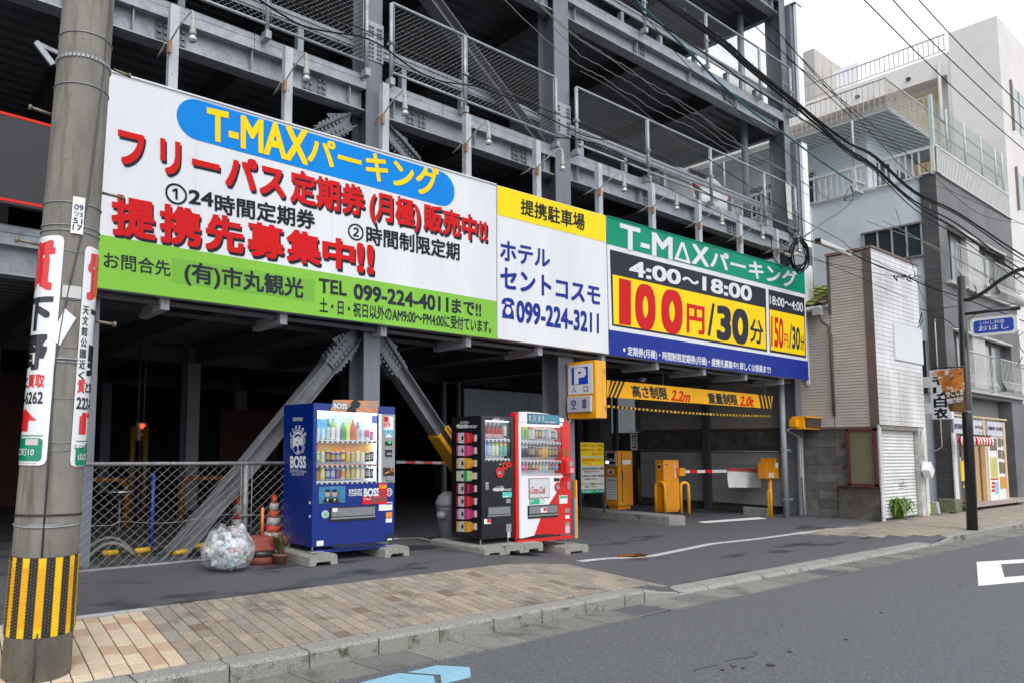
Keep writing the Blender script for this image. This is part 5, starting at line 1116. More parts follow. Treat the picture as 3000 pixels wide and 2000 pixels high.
for (a, b_), (c, d) in (((332, 204), (378, 222)), ((300, 566), (358, 580)), ((278, 941), (334, 950)), ((150, 336), (90, 315)), ((118, 718), (50, 703))):
    z = at(a, b_, y=4.9).z; p = at(a, b_, y=4.95); q = at(c, d, y=4.95); MB().tube([p, q], .010, 7).build('step_bolt', mat('old bolt', (.25, .2, .15), .6, .4), pole); dd_ = (q-p).normalized(); MB().tube([q-dd_*.005, q+dd_*.012], .019, 6).build('bolt_head', mat('old bolt', (.25, .2, .15)), pole)
wpts = [(60, 5.2), (58, 4.4), (52, 3.9), (42, 3.4), (34, 3.0), (26, 2.75), (12, 2.45), (3, 2.2), (-4, 1.9), (-2, 1.5), (0, 1.1), (2, .75), (3, .3), (2, .02)]
for ww_ in (wpts[:10]+[(0, zb1+.003)], [(1, zb0-.003)]+wpts[-2:]): MB().tube([cyl(t, z, .004) for t, z in ww_], .0065, 6).build('earth_wire', mat('dark cable', (.06, .065, .08), .5), pole)
sb_ = MB(); sb_.obox(at(155, 190, y=4.8), at(105, 124, y=4.8), .02, .035); sb_.build('stay_bracket', steel_gal, pole); MB().obox(at(168, 155, y=4.85), at(105, 126, y=4.8), .015, .025).build('stay_bracket', steel_gal, pole)
# ================================================================ left forecourt: fence, bag of cans, cones, plant pot, things behind the fence
yF = 7.95
z0f = at(400, 1651, y=yF).z; z1f = at(500, 1356, y=yF).z
fe = thing('chain_link_fence', (3.3, yF, gz(3.3, yF)), 'low chain-link fence with round galvanised rails left of the blue vending machine', 'fence')
XF0, XF1 = 1.75, 4.95
frail = mat('old galvanised rail', (.20, .205, .21), .55, .4, n=(14, .3), n2=(10, .62, .08, (.16, .13, .1), None))
MB().tube([(XF0, yF-.12, z1f), (XF1, yF-.12, z1f)], .022, 10).build('top_rail', frail, fe)
MB().tube([(XF0, yF-.12, z0f-.01), (XF1, yF-.12, z0f+.01)], .020, 10).build('bottom_rail', frail, fe)
mesh_panel(XF0, XF1, z0f, z1f, yF-.12, .112, .0017, .85).build('wire_mesh', mat('fence wire', (.23, .23, .225), .5, .4, n=(9, .2)), fe)
xp = at(706, 1500, y=yF).x
MB().tube([(xp, yF-.1, z0f-.1), (xp, yF-.1, z1f-.01)], .036, 12).build('post', frail, fe)
for s in (-.07, .07): MB().tube([(xp+s, yF-.13, z0f), (xp+s, yF-.13, z1f-.03)], .007, 5).build('stay_bar', frail, fe)
MB().box(xp-.09, xp+.09, yF-.15, yF-.06, z0f+.47, z0f+.49).build('clip', frail, fe)
w = []
for k in range(30): x = XF0+(XF1-XF0)*k/29; w.append((x, yF-.13, z0f+.47+.03*math.sin(k*.45)+(-.05 if k < 6 else 0)))
MB().tube(w, .0028, 4).build('tension_wire', wire_m, fe)
# rubbish bag
def noise_sphere(n, m, seed, amp, sq=(1, 1, 1)):
    rg = random.Random(seed); ph = [(Vector((rg.uniform(-1, 1), rg.uniform(-1, 1), rg.uniform(-1, 1))).normalized()*rg.uniform(1.5, 5.5), rg.uniform(0, 6), rg.uniform(.3, 1)) for _ in range(26)]
    vs_ = []
    for j in range(m+1):
        for i in range(n):
            a = 2*math.pi*i/n; t = math.pi*j/m; d = Vector((math.sin(t)*math.cos(a), math.sin(t)*math.sin(a), math.cos(t)))
            f = sum(w_*(abs(math.sin(p.dot(d)+o))-.5) for p, o, w_ in ph)/9; vs_.append(Vector((d.x*sq[0], d.y*sq[1], d.z*sq[2]))*(1+amp*f))
    return vs_, [(j*n+i, (j+1)*n+i, (j+1)*n+(i+1) % n, j*n+(i+1) % n) for j in range(m) for i in range(n)]
bp = gat(676, 1677); br = (at(748, 1610, y=bp.y).x-at(600, 1610, y=bp.y).x)/2; bc = Vector((bp.x+.02, bp.y+br*.42, bp.z+br*.74))
bag = thing('rubbish_bag', (bc.x, bc.y, bp.z), 'clear plastic bag full of empty cans and bottles in front of the fence', 'rubbish bag')
vs_, fs_2 = noise_sphere(64, 44, 5, .20, (.96, .85, .80)); V = []
for v in vs_:
    v = v*br
    if v.z < -br*.55: v.z = -br*.55+(v.z+br*.55)*.5
    if v.z > br*.5: k = (v.z-br*.5)/(br*.5); v.x += (.09 if v.x > 0 else -.05)*k; v.z += .07*k*abs(math.sin(v.x*28+1))
    V.append(bc+v)
m = bpy.data.materials.new('clear bag film'); m.use_nodes = True; nt = m.node_tree; N = nt.nodes; L = nt.links; N.clear()
tr = N.new('ShaderNodeBsdfTransparent'); tr.inputs[0].default_value = (.97, .98, 1, 1); pr_ = N.new('ShaderNodeBsdfPrincipled'); pr_.inputs['Base Color'].default_value = (.72, .74, .78, 1); pr_.inputs['Roughness'].default_value = .22; pr_.inputs['Specular IOR Level'].default_value = .9
tn = N.new('ShaderNodeTexNoise'); tn.inputs['Scale'].default_value = 9; tn.inputs['Detail'].default_value = 6; tn.inputs['Distortion'].default_value = 1.2; ge = N.new('ShaderNodeNewGeometry'); L.new(ge.outputs['Position'], tn.inputs['Vector'])
mr = N.new('ShaderNodeMapRange'); mr.inputs['From Min'].default_value = .40; mr.inputs['From Max'].default_value = .66; mr.inputs['To Min'].default_value = .10; mr.inputs['To Max'].default_value = .62; L.new(tn.outputs[0], mr.inputs[0])
bpn = N.new('ShaderNodeBump'); bpn.inputs['Strength'].default_value = .5; bpn.inputs['Distance'].default_value = .03; L.new(tn.outputs[0], bpn.inputs['Height']); L.new(bpn.outputs[0], pr_.inputs['Normal'])
mxs = N.new('ShaderNodeMixShader'); mo = N.new('ShaderNodeOutputMaterial'); L.new(mr.outputs[0], mxs.inputs[0]); L.new(tr.outputs[0], mxs.inputs[1]); L.new(pr_.outputs[0], mxs.inputs[2]); L.new(mxs.outputs[0], mo.inputs[0])
MB().add(V, fs_2, True).build('film', m, bag)
rg = random.Random(11); cb = {}
cols = [((.6, .62, .64), 44), ((.52, .56, .6), 24), ((.2, .38, .2), 12), ((.22, .34, .5), 10), ((.45, .12, .1), 5), ((.5, .48, .3), 4), ((.10, .11, .13), 12), ((.34, .48, .3), 8), ((.75, .75, .75), 28)]
for c, n in cols:
    b = MB()
    for _ in range(n):
        while True:
            d = Vector((rg.uniform(-1, 1), rg.uniform(-1, 1), rg.uniform(-1, .8)))
            if .2 < d.length < .95: break
        d = d.normalized()*rg.uniform(.55, .80); p = bc+Vector((d.x*br*.92, d.y*br*.8, d.z*br*.70)); p.z = max(p.z, bp.z+.04); ax = Vector((rg.uniform(-1, 1), rg.uniform(-1, 1), rg.uniform(-1, 1))).normalized(); h = rg.uniform(.07, .12); r_ = rg.uniform(.026, .036)
        b.tube([p-ax*h*.6, p-ax*h*.5, p+ax*h*.2, p+ax*h*.45, p+ax*h*.6], r_, 7, rr=[r_*.8, r_, r_, r_*.6, r_*.35])
    b.build('cans_and_bottles', mat('rubbish %.2f%.2f%.2f' % c, c, .3, n=(45, .35)), bag, kind='stuff')
# traffic cones
cone_r = mat('cone red orange', (.72, .07, .02), .45, n=(8, .1)); cone_w = mat('cone white sleeve', (.6, .6, .6), .5, n=(25, .15))
def cone(x, y, z, h, label):
    t = thing('traffic_cone', (x, y, z), label, 'traffic cone', 'traffic cones by the fence'); r0, r1 = h*.22, h*.05
    box('base', cone_r, x-h*.27, x+h*.27, y-h*.27, y+h*.27, z, z+.03, t)
    for k in range(7):
        a, c_ = k/7, (k+1)/7; MB().lathe([(r0+(r1-r0)*a+(.003 if k % 2 else 0), z+.03+(h-.03)*a), (r0+(r1-r0)*c_+(.003 if k % 2 else 0), z+.03+(h-.03)*c_)], (x, y, 0), 20).build('band' if k % 2 else 'body', cone_w if k % 2 else cone_r, t)
    MB().lathe([(r1, z+h), (r1*.6, z+h+.02)], (x, y, 0), 16).build('tip', cone_r, t)
cp = at(812, 1590, y=8.15); cone(cp.x, 8.25, .14, .66, 'red and white striped traffic cone behind the fence beside the blue machine')
cp = at(707, 1560, y=8.3); cone(cp.x, 8.4, .14, .64, 'traffic cone half hidden behind the round fence post')
sb = gat(790, 1652); st_ = thing('weighted_base', (sb.x-.05, sb.y+.1, sb.z), 'red weighted base with an orange stick and a black ring, beside the plant pot', 'post base')
x, y, z = sb.x-.05, sb.y+.16, sb.z
MB().lathe([(.19, 0), (.19, .07), (.17, .09)], (x, y, z), 20).build('lower_weight', mat('faded red', (.16, .035, .025), .7, n=(8, .3)), st_); MB().lathe([(.18, .09), (.185, .12), (.17, .15)], (x, y, z), 20).build('rubber_ring', v_dark, st_)
bevel(MB().prism([(x-.17, y-.15, z+.15), (x+.17, y-.15, z+.15), (x+.13, y-.12, z+.30), (x-.13, y-.12, z+.30)], (0, .26, 0)).build('red_block', mat('faded red block', (.25, .05, .035), .65, n=(9, .25)), st_), .02)
MB().tube([(x+.03, y, z+.3), (x+.03, y, z+.62)], .018, 8).build('stick', mat('orange stick', (.70, .16, .03), .5), st_)
# plant pot
pp = gat(832, 1656); x, y, z = pp.x, pp.y+.09, pp.z
pt = thing('plant_pot', (x, y, z), 'small brown pot with a straggly dry plant beside the blue vending machine', 'plant pot')
MB().lathe([(.065, 0), (.09, .10), (.10, .105), (.10, .125), (.085, .12)], (x, y, z), 18).build('pot', mat('brown glazed pot', (.16, .075, .045), .5, n=(12, .3)), pt)
MB().lathe([(.084, .1), (.08, .112)], (x, y, z), 14).build('soil', mat('soil', (.04, .03, .02), .95), pt)
def blades(cx, cy, cz, n, h, spread, seed, w=.006, droop=.5):
    rg = random.Random(seed); b = MB()
    for _ in range(n):
        a = rg.uniform(0, 2*math.pi); L_ = h*rg.uniform(.5, 1); o = rg.uniform(.1, 1)*spread; d = Vector((math.cos(a), math.sin(a), 0)); s = Vector((-d.y, d.x, 0))*w*rg.uniform(.6, 1.3); b0 = Vector((cx, cy, cz))+d*rg.uniform(0, .3)*spread*.4
        P = [b0, b0+d*o*.25+Vector((0, 0, L_*.5)), b0+d*o*.65+Vector((0, 0, L_*.9)), b0+d*o+Vector((0, 0, L_*(1-droop*rg.random())))]
        vs_ = []
        for k, p in enumerate(P): f = (1, 1.1, .7, .08)[k]; vs_ += [p-s*f, p+s*f]
        b.add(vs_, [(2*k, 2*k+1, 2*k+3, 2*k+2) for k in range(3)])
    return b
leaf1 = mat('dull green blade', (.07, .10, .025), .6, n=(30, .4)); leaf2 = mat('reddish brown blade', (.16, .055, .02), .6, n=(30, .4)); leaf3 = mat('fresh green blade', (.10, .19, .03), .55, n=(20, .4))
blades(x, y, z+.11, 60, .24, .16, 1, .007).build('green_leaves', leaf1, pt, kind='stuff'); blades(x, y, z+.11, 55, .30, .20, 2, .005).build('dry_leaves', leaf2, pt, kind='stuff')
# behind the fence
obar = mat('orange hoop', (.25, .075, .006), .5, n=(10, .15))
def hoop(x0, x1, y, z, h, r, label, m=obar, grp='orange hoop barriers'):
    k = min(.14, (x1-x0)*.45); P = [(x0, y, z)]
    for i in range(6): a = math.pi-i*math.pi/10; P.append((x0+k+k*math.cos(a), y, z+h-k+k*math.sin(a)))
    for i in range(6): a = math.pi/2-i*math.pi/10; P.append((x1-k+k*math.cos(a), y, z+h-k+k*math.sin(a)))
    P.append((x1, y, z)); return MB().tube(P, r, 10).build('hoop_barrier', m, None, label=label, cat='hoop barrier', group=grp)
yh = 11.6; X_ = lambda px: at(px, 1430, y=yh).x; zz = at(371, 1514, y=yh).z; hh = at(371, 1403, y=yh).z-.12
hoop(X_(250), X_(371), yh, .12, hh, .035, 'orange hoop barrier behind the fence near the utility pole'); hoop(X_(533), X_(690), yh, .12, hh, .035, 'orange hoop barrier behind the fence and the steel brace')
p = at(447, 1500, y=9.3); MB().tube([(p.x, 9.3, .12), (p.x-.005, 9.3, at(446, 1385, y=9.3).z)], .028, 8).build('marker_post', mat('blue flexible post', (.01, .07, .3), .4), None, label='slim blue post standing behind the fence', cat='post')
for i, (px, lab_) in enumerate(((385, 'left'), (423, 'right'))):
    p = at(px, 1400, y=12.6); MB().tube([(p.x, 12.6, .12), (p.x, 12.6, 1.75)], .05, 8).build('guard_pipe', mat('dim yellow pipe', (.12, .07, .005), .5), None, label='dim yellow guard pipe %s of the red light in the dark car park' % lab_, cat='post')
p = at(411, 1262, y=12.8); sg = thing('signal_light', (p.x, 12.8, .1), 'small signal box with a lit red lamp deep in the dark car park', 'signal')
box('housing', mat('signal beige', (.35, .33, .27), .6), p.x-.08, p.x+.08, 12.7, 12.8, p.z-.16, p.z+.15, sg)
for k, (m_) in enumerate((mat('red lamp lit', (.9, .02, .02), .4, emit=((1, .02, .01), 9)), mat('amber lamp off', (.12, .07, .02), .3), mat('dark lamp off', (.08, .05, .02), .3))): MB().tube([(p.x, 12.69, p.z+.09-k*.1), (p.x, 12.70, p.z+.09-k*.1)], .036, 14).build('lamp', m_, sg)
for s in (-.05, .05): MB().tube([(p.x+s, 12.78, p.z+.15), (p.x+s, 12.78, 3.2)], .015, 6).build('conduit', steel_dark, sg)
MB().tube([(p.x, 12.78, .12), (p.x, 12.78, p.z-.16)], .025, 6).build('post', steel_dark, sg)
# striped stop bars lying behind the fence
sy = mat('stop bar yellow', (.70, .42, .02), .5, n=(12, .2)); sk = mat('stop bar black', (.02, .02, .02), .5)
def stop_bar(x0, x1, y, z, r, label, ph=0):
    t = thing('parking_stop_bar', ((x0+x1)/2, y, z-r), label, 'parking stop'); n = int((x1-x0)/.19)
    for k in range(n): a = x0+k*.19; MB().tube([(a+.002, y+.03*(a-x0), z), (a+.188, y+.03*(a+.19-x0), z)], r*(1.15 if (k+ph) % 2 else .8), 10).build('yellow_segment' if (k+ph) % 2 else 'black_segment', sy if (k+ph) % 2 else sk, t)
stop_bar(2.9, 4.7, 8.12, .205, .026, 'black and yellow parking stop bar lying just behind the fence', 0); stop_bar(2.1, 3.9, 8.7, .17, .03, 'second dim black and orange stop bar farther behind the fence', 1)
hm = mat('old hose', (.20, .20, .17), .7); 
for i, (dz, l) in enumerate(((0, 'grey hose looped on the ground beside the left steel column'), (.05, 'thinner hose coil resting on the looped grey hose'))):
    MB().tube([(2.2+.55*t/12, 8.35+.1*i, .17+dz+.16*math.sin(math.pi*t/12)) for t in range(13)], .022-.006*i, 7).build('hose', hm, None, label=l, cat='hose')
ds = thing('round_stand', (2.72, 8.9, .12), 'small round-topped steel stand behind the fence', 'stand')
MB().lathe([(.16, 0), (.17, .01), (.15, .02)], (2.72, 8.9, .86), 20).build('disc', mat('chrome', (.6, .6, .62)), ds); MB().tube([(2.72, 8.9, .12), (2.72, 8.9, .86)], .012, 6).build('stem', steel_dark, ds)
# red and white bar across the inner aisle
rb = thing('aisle_bar', (6.6, 10.2, .9), 'red and white striped bar crossing the dark aisle behind the machines', 'barrier bar')
a, b_ = at(1160, 1352, y=10.6), at(1340, 1355, y=10.6)
for k in range(7): MB().obox(a.lerp(b_, k/7), a.lerp(b_, (k+1)/7-.005), .05, .05).build('red_segment' if k % 2 else 'white_segment', cone_r if k % 2 else cone_w, rb)
# ================================================================ entrance: island, gate, ticket machine, notices, property wall
isl_m = mat('island concrete', (.24, .235, .225), .85, n=(8, .25), n2=[(5, .6, .08, (.12, .12, .11), None), (11, .68, .04, (.4, .4, .38), None)], bump=(60, .4))
zi = -.07
ix0, ix1, iy0 = at(1955, 1537, z=zi).x, at(2040, 1537, z=zi).x, at(1990, 1538, z=zi).y
isl = bevel(MB().prism([(ix0, iy0+.12, zi-.02), (ix0+.14, iy0, zi-.02), (ix1-.14, iy0, zi-.02), (ix1, iy0+.12, zi-.02), (ix1, 12.8, zi-.02), (ix0-.1, 12.8, zi-.02)], (0, 0, .20)).build('kerbed_island', isl_m, None, label='long raised concrete island that carries the gate and ticket machine', cat='traffic island'), .02)
iz = zi+.18
org_m = mat('gate orange enamel', (.72, .27, .006), .42, n=(3, .08), n2=(9, .70, .04, (.3, .12, .03), .8), coat=.15)
# gate housing
gp = at(*[1600+885/2.613, 1000+1300/2.613], z=iz); gq = at(1600+1022/2.613, 1000+1300/2.613, z=iz); gy = (gp.y+gq.y)/2-.02
gx0, gx1 = at(1600+908/2.613, 1000+1290/2.613, y=gy).x, at(1600+1025/2.613, 1000+1290/2.613, y=gy).x+.1; gdp = max(.2, at(1600+873/2.613, 1000+1200/2.613, x=gx0).y-gy); gh = at(1600+950/2.613, 1000+905/2.613, y=gy).z
gx1 -= .1
gate = thing('barrier_gate', ((gx0+gx1)/2, gy+.15, iz), 'orange barrier gate with a red and white arm across the car park entrance', 'barrier gate')
bevel(box('housing', org_m, gx0, gx1, gy, gy+gdp, iz+.04, gh, gate), .012); box('base', org_m, gx0+.02, gx1-.02, gy+.02, gy+gdp-.03, iz, iz+.04, gate)
box('arm_mount', org_m, gx1-.12, gx1+.1, gy-.09, gy-.001, gh-.34, gh-.17, gate)
box('gate_sticker', paper, gx0-.002, gx0-.0005, gy+.08, gy+gdp-.08, gh-.2, gh-.08, gate); MB().tube([(gx0-.004, gy+gdp/2, gh-.14), (gx0-.003, gy+gdp/2, gh-.14)], .038, 14).build('sticker_ring', v_dark, gate)
vt = box('notice_strip', paper, gx1-.17, gx1-.11, gy-.002, gy-.0005, iz+.72, iz+1.05, gate)
for k, ch in enumerate('車両専用ゲート'): text(ch, [Vector((gx1-.165, gy-.002, iz+1.04-k*.045)), Vector((gx1-.115, gy-.002, iz+1.04-k*.045)), Vector((gx1-.115, gy-.002, iz+1.0-k*.045)), Vector((gx1-.165, gy-.002, iz+1.0-k*.045))], s_red, gate, .0, lift=.002, nrm=Vector((0, -1, 0)))
box('top_slot', v_dark, gx0+.05, gx0+.17, gy-.002, gy, gh-.1, gh-.085, gate)
ya = gy-.06; za0 = gh-.25; a0 = Vector((gx1+.08, ya, za0)); a1 = at(1600+1725/2.613, 1000+985/2.613, y=ya)
am = MB(); segs = [0, .055, .13, .215, .29, .40, .46, .53, .88, .935, 1.]
for k in range(len(segs)-1):
    red_ = k in (1, 3, 7, 9); MB().obox(a0.lerp(a1, segs[k]), a0.lerp(a1, segs[k+1]-.002), .04, .065).build('arm_segment', s_red if red_ else cone_w, gate)
c0, c1 = at(1600+1385/2.613, 1000+972/2.613, y=ya-.03), at(1600+1650/2.613, 1000+980/2.613, y=ya-.03)
cl = MB(); n = 14
vs_ = []
for j in range(5):
    for k in range(n+1): p = c0.lerp(c1, k/n); vs_.append((p.x+.02*j/4*(-1 if k > n/2 else 1), ya-.035+.012*math.sin(k*1.1+j)*(j/4), p.z-.02-j*.102))
cl.add(vs_, [(j*(n+1)+k, j*(n+1)+k+1, (j+1)*(n+1)+k+1, (j+1)*(n+1)+k) for j in range(4) for k in range(n)], True)
cl.build('white_cloth', mat('white cloth', (.62, .63, .64), .8, n=(6, .08)), gate); MB().obox(c0+Vector((0, -.012, -.01)), c1+Vector((0, -.012, -.01)), .045, .055).build('cloth_wrap', mat('red tape', (.42, .03, .03), .5), gate)
om2 = mat('yellow hoop enamel', (.80, .36, .006), .35, n=(6, .06), coat=.3)
P1 = [at(1600+a/2.613, 1000+b/2.613, z=iz) for a, b in ((842, 1300), (912, 1306))]; P2 = [at(1600+a/2.613, 1000+b/2.613, z=iz) for a, b in ((1035, 1312), (1095, 1312))]
def hoop2(a, b_, h, label, r=.03):
    d = (b_-a); L_ = d.length; e = d/L_; k = L_/2; P = [a]
    for i in range(11): t = math.pi-i*math.pi/10; P.append(a+e*(k+k*math.cos(t))+Vector((0, 0, h-k+k*math.sin(t))))
    P.append(b_); return MB().tube(P, r, 10).build('hoop_barrier', om2, None, label=label, cat='hoop barrier', group='yellow hoops at the entrance gate')
hg = at(1600+880/2.613, 1000+1068/2.613, y=P1[0].y).z-iz
hoop2(P1[0], P1[1], hg, 'yellow hoop on the island left of the gate housing'); hoop2(P2[0], P2[1], at(1600+1065/2.613, 1000+1075/2.613, y=P2[0].y).z-iz, 'yellow hoop on the island right of the gate housing')
# receiver post on its block
rpz = at(1600+1690/2.613, 1000+1342/2.613, z=zi); rq = at(1600+1765/2.613, 1000+1348/2.613, z=zi)
hoop2(Vector((rpz.x, rpz.y-.05, zi)), Vector((rq.x, rpz.y-.1, zi)), at(1600+1728/2.613, 1000+1135/2.613, y=rpz.y).z-zi, 'yellow hoop in front of the arm receiver post by the right column', .03)
yR = rpz.y+.12; xR = lambda a: at(1600+a/2.613, 1000+1200/2.613, y=yR).x; zR = lambda b_: at(1600+1740/2.613, 1000+b_/2.613, y=yR).z
bevel(box('footing_block', isl_m, xR(1668), min(xR(1845), 17.42), yR-.05, yR+.5, zi-.02, zR(1258)-.03, None, label='concrete footing block under the arm receiver post', cat='concrete block'), .015)
rc_ = thing('arm_receiver', (xR(1748), yR+.1, zR(1258)), 'orange arm receiver with a V notch on a post beside the right column', 'barrier post')
MB().tube([(xR(1750), yR+.1, zR(1262)), (xR(1750), yR+.1, zR(1045))], .05, 12).build('post', org_m, rc_)
box('receiver_box', org_m, xR(1698), xR(1795), yR+.02, yR+.2, zR(1045), zR(925), rc_)
for s in (-1, 1):
    cx = xR(1748); MB().prism([(cx+s*.06, yR+.0, zR(925)), (cx+s*.17, yR, zR(925)), (cx+s*.17, yR, zR(890)), (cx+s*.13, yR, zR(890)), (cx+s*.02, yR, zR(925)-.01)], (0, .2, 0)).build('notch_jaw', org_m, rc_)
box('warning_sticker', paper, xR(1718), xR(1755), yR+.016, yR+.019, zR(1040), zR(1002), rc_); box('warning_sticker', paper, xR(1770), xR(1793), yR+.016, yR+.019, zR(965), zR(925)-.0, rc_)
MB().obox(Vector((xR(1724), yR+.013, zR(1037))), Vector((xR(1750), yR+.013, zR(1006))), .004, .012, up=(0, 1, 0)).build('warning_print', s_red, rc_)
# ticket machine: its screen faces the driver's lane, its door faces the street
tc_ = at(1812.5, 1481, z=iz+.08); xc, yc = tc_.x, tc_.y; tx1 = at(1855.5, 1470, y=yc).x; ty1 = at(1774, 1470, x=xc).y; zT = at(1815, 1319, y=yc).z
tk = thing('ticket_machine', ((xc+tx1)/2, (yc+ty1)/2, iz), 'orange parking ticket machine on the island behind the gate', 'ticket machine')
bevel(box('cabinet', org_m, xc, tx1, yc, ty1, iz+.08, zT, tk), .01); box('plinth', org_m, xc+.05, tx1-.04, yc+.05, ty1-.05, iz, iz+.08, tk)
TP = lambda a, b_: at(1600+a/2.613, 1000+b_/2.613, x=xc)
def TS(name, m, a0, a1, b0, b1, d0, d1, par=None, bv=0): p, q = TP(a0, b0), TP(a1, b1); o = box(name, m, xc-d1, xc-d0, q.y, p.y, q.z, p.z, par or tk); return bevel(o, bv) if bv else o
fc = TS('ticket_face', mat('ticket face grey', (.42, .42, .37), .5), 458, 541, 838, 952, .001, .03, bv=.012)
TS('screen', v_dark, 474, 528, 850, 893, .0305, .036, fc); TS('slot_panel', v_dark, 488, 538, 916, 934, .0305, .04, fc); TS('slot_light', v_lite2, 462, 486, 912, 930, .0305, .034, fc)
TS('notice', paper, 470, 520, 972, 1015, .001, .004); TS('notice', paper, 461, 542, 1035, 1208, .001, .004)
for k in range(8): TS('notice_line', mat('print grey', (.25, .26, .3), .6), 468, 536, 1050+k*19, 1058+k*19 if k else 1064, .0042, .0055)
p_ = [TP(478, 1008), TP(514, 1008), TP(496, 980)]; MB().prism([(xc-.0055, p.y, p.z) for p in p_], (.001, 0, 0)).build('warning_print', s_red, tk)
TF = lambda a, b_: at(1600+a/2.613, 1000+b_/2.613, y=yc)
p, q = TF(583, 905), TF(646, 937); box('side_label', paper, p.x, q.x, yc-.003, yc-.0005, q.z, p.z, tk); p, q = TF(583, 990), TF(594, 1055); box('door_handle', v_grey, p.x, q.x, yc-.015, yc-.001, q.z, p.z, tk)
p, q = TF(580, 850), TF(582, 1225); box('door_seam', v_dark, p.x, q.x, yc-.001, yc-.0002, q.z, p.z, tk)
ty = yc
# instruction board
iy = ty-.15; IX = lambda a: at(1600+a/2.613, 1000+960/2.613, y=iy).x; IZ = lambda b_: at(1600+350/2.613, 1000+b_/2.613, y=iy).z
ib = thing('notice_board', (IX(350), iy, iz), 'tall yellow and white instruction board left of the ticket machine', 'notice board')
box('panel', mat('board cream', (.55, .56, .50), .5), IX(265), IX(442), iy, iy+.03, IZ(1128), IZ(770), ib); box('header', s_yel, IX(266), IX(441), iy-.003, iy-.001, IZ(875), IZ(771), ib); box('yellow_band', s_yel, IX(268), IX(439), iy-.003, iy-.001, IZ(945), IZ(885), ib); box('green_foot', s_teal, IX(265), IX(442), iy-.002, iy+.03, IZ(1158), IZ(1129), ib)
for a, c_ in ((262, 265), (442, 447)): box('frame_bar', steel_dark, IX(a), IX(c_), iy-.005, iy+.035, iz-.02, IZ(768), ib)
def it(s, a0, a1, b0, b1, m, bo=.015): text(s, [Vector((IX(a), iy, IZ(b_))) for a, b_ in ((a0, b0), (a1, b0), (a1, b1), (a0, b1))], m, ib, bo, lift=.005, nrm=Vector((0, -1, 0)))
for s, a0, a1, b0, b1, m in (('1万円札・5千円札・2千円札', 274, 434, 785, 805, s_red), ('は利用できません。千円札と', 274, 434, 818, 838, s_red), ('両替して下さい', 350, 434, 848, 868, s_red), ('駐車券を紛失しない', 276, 432, 892, 915, s_red), ('で下さい。', 280, 350, 920, 941, s_red),
                            ('1.駐車券発行機の前に車両', 274, 438, 962, 978, s_char), ('を停止させて下さい。', 290, 410, 985, 999, s_char), ('2.発券ボタンを押して駐車券', 274, 438, 1018, 1034, s_char), ('をお取り下さい。', 290, 385, 1042, 1056, s_char), ('3.ゲートが開きましたら', 274, 438, 1080, 1095, s_char), ('入場して下さい。', 290, 385, 1100, 1115, s_char), ('T-MAXパーキング', 274, 438, 1134, 1152, paper)): it(s, a0, a1, b0, b1, m)
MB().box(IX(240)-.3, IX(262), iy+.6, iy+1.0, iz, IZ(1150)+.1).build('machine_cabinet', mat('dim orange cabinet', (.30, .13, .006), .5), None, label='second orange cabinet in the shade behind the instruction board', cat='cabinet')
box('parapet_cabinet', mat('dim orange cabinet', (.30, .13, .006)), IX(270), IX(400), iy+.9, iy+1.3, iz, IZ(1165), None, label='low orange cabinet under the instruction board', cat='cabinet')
# exit sign
ey = 12.25; EX = lambda a: at(1600+a/2.613, 1000+760/2.613, y=ey).x; EZ = lambda b_: at(1600+670/2.613, 1000+b_/2.613, y=ey).z
es = thing('exit_sign', (EX(671), ey, EZ(825)), 'small white exit sign with a red arrow on the dark inner column', 'sign')
box('panel', paper, EX(649), EX(697), ey, ey+.02, EZ(828), EZ(700), es)
for s, b0, b1 in (('出', 708, 745), ('口', 750, 785)): text(s, [Vector((EX(a), ey, EZ(b_))) for a, b_ in ((658, b0), (688, b0), (688, b1), (658, b1))], s_char, es, .03, lift=.003, nrm=Vector((0, -1, 0)))
b = MB(); b.prism([(EX(a), ey-.004, EZ(b_)) for a, b_ in ((655, 800), (675, 800), (675, 792), (692, 806), (675, 820), (675, 812), (655, 812))], (0, .002, 0)); b.build('arrow', s_red, es)
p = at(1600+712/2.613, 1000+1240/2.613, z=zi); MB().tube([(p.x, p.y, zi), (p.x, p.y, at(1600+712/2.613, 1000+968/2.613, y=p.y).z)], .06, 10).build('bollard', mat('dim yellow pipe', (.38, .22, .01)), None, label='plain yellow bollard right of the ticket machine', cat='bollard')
# sticker on the right column and the amber warning lamp
for k, ch in enumerate('右折での入庫はなるべくさけて下さい'):
    pass
cs = thing('column_notice', (18.27, YF-.02, .9), 'narrow vertical notice with red writing on the right-hand steel column', 'notice')
zt = at(2352, 1283, y=YF).z; zb = at(2362, 1396, y=YF).z
box('strip', paper, 18.17, 18.30, YF-.006, YF-.002, zb, zt, cs)
for k, ch in enumerate('右折での入庫はなるべくさけて下さい'):
    h = (zt-zb)/17.4; z1 = zt-.01-k*h; text(ch, [Vector((18.19, YF-.006, z1)), Vector((18.28, YF-.006, z1)), Vector((18.28, YF-.006, z1-h*.9)), Vector((18.19, YF-.006, z1-h*.9))], s_red if ch not in '入庫' else s_navy, cs, .01, lift=.002, nrm=Vector((0, -1, 0)))
ly = YF-.35; LX = lambda a: at(2250+a/3.135, 1050+590/3.135, y=ly).x; LZ = lambda b_: at(2250+470/3.135, 1050+b_/3.135, y=ly).z
wl = thing('warning_lamp', (LX(480), ly, LZ(650)), 'orange warning lamp box with two dark lenses at the entrance corner', 'warning lamp')
box('housing', om2, LX(328), LX(622), ly, ly+.26, LZ(650), LZ(535), wl); box('wall_plate', om2, LX(298), LX(326), ly+.1, ly+.24, LZ(628), LZ(562), wl)
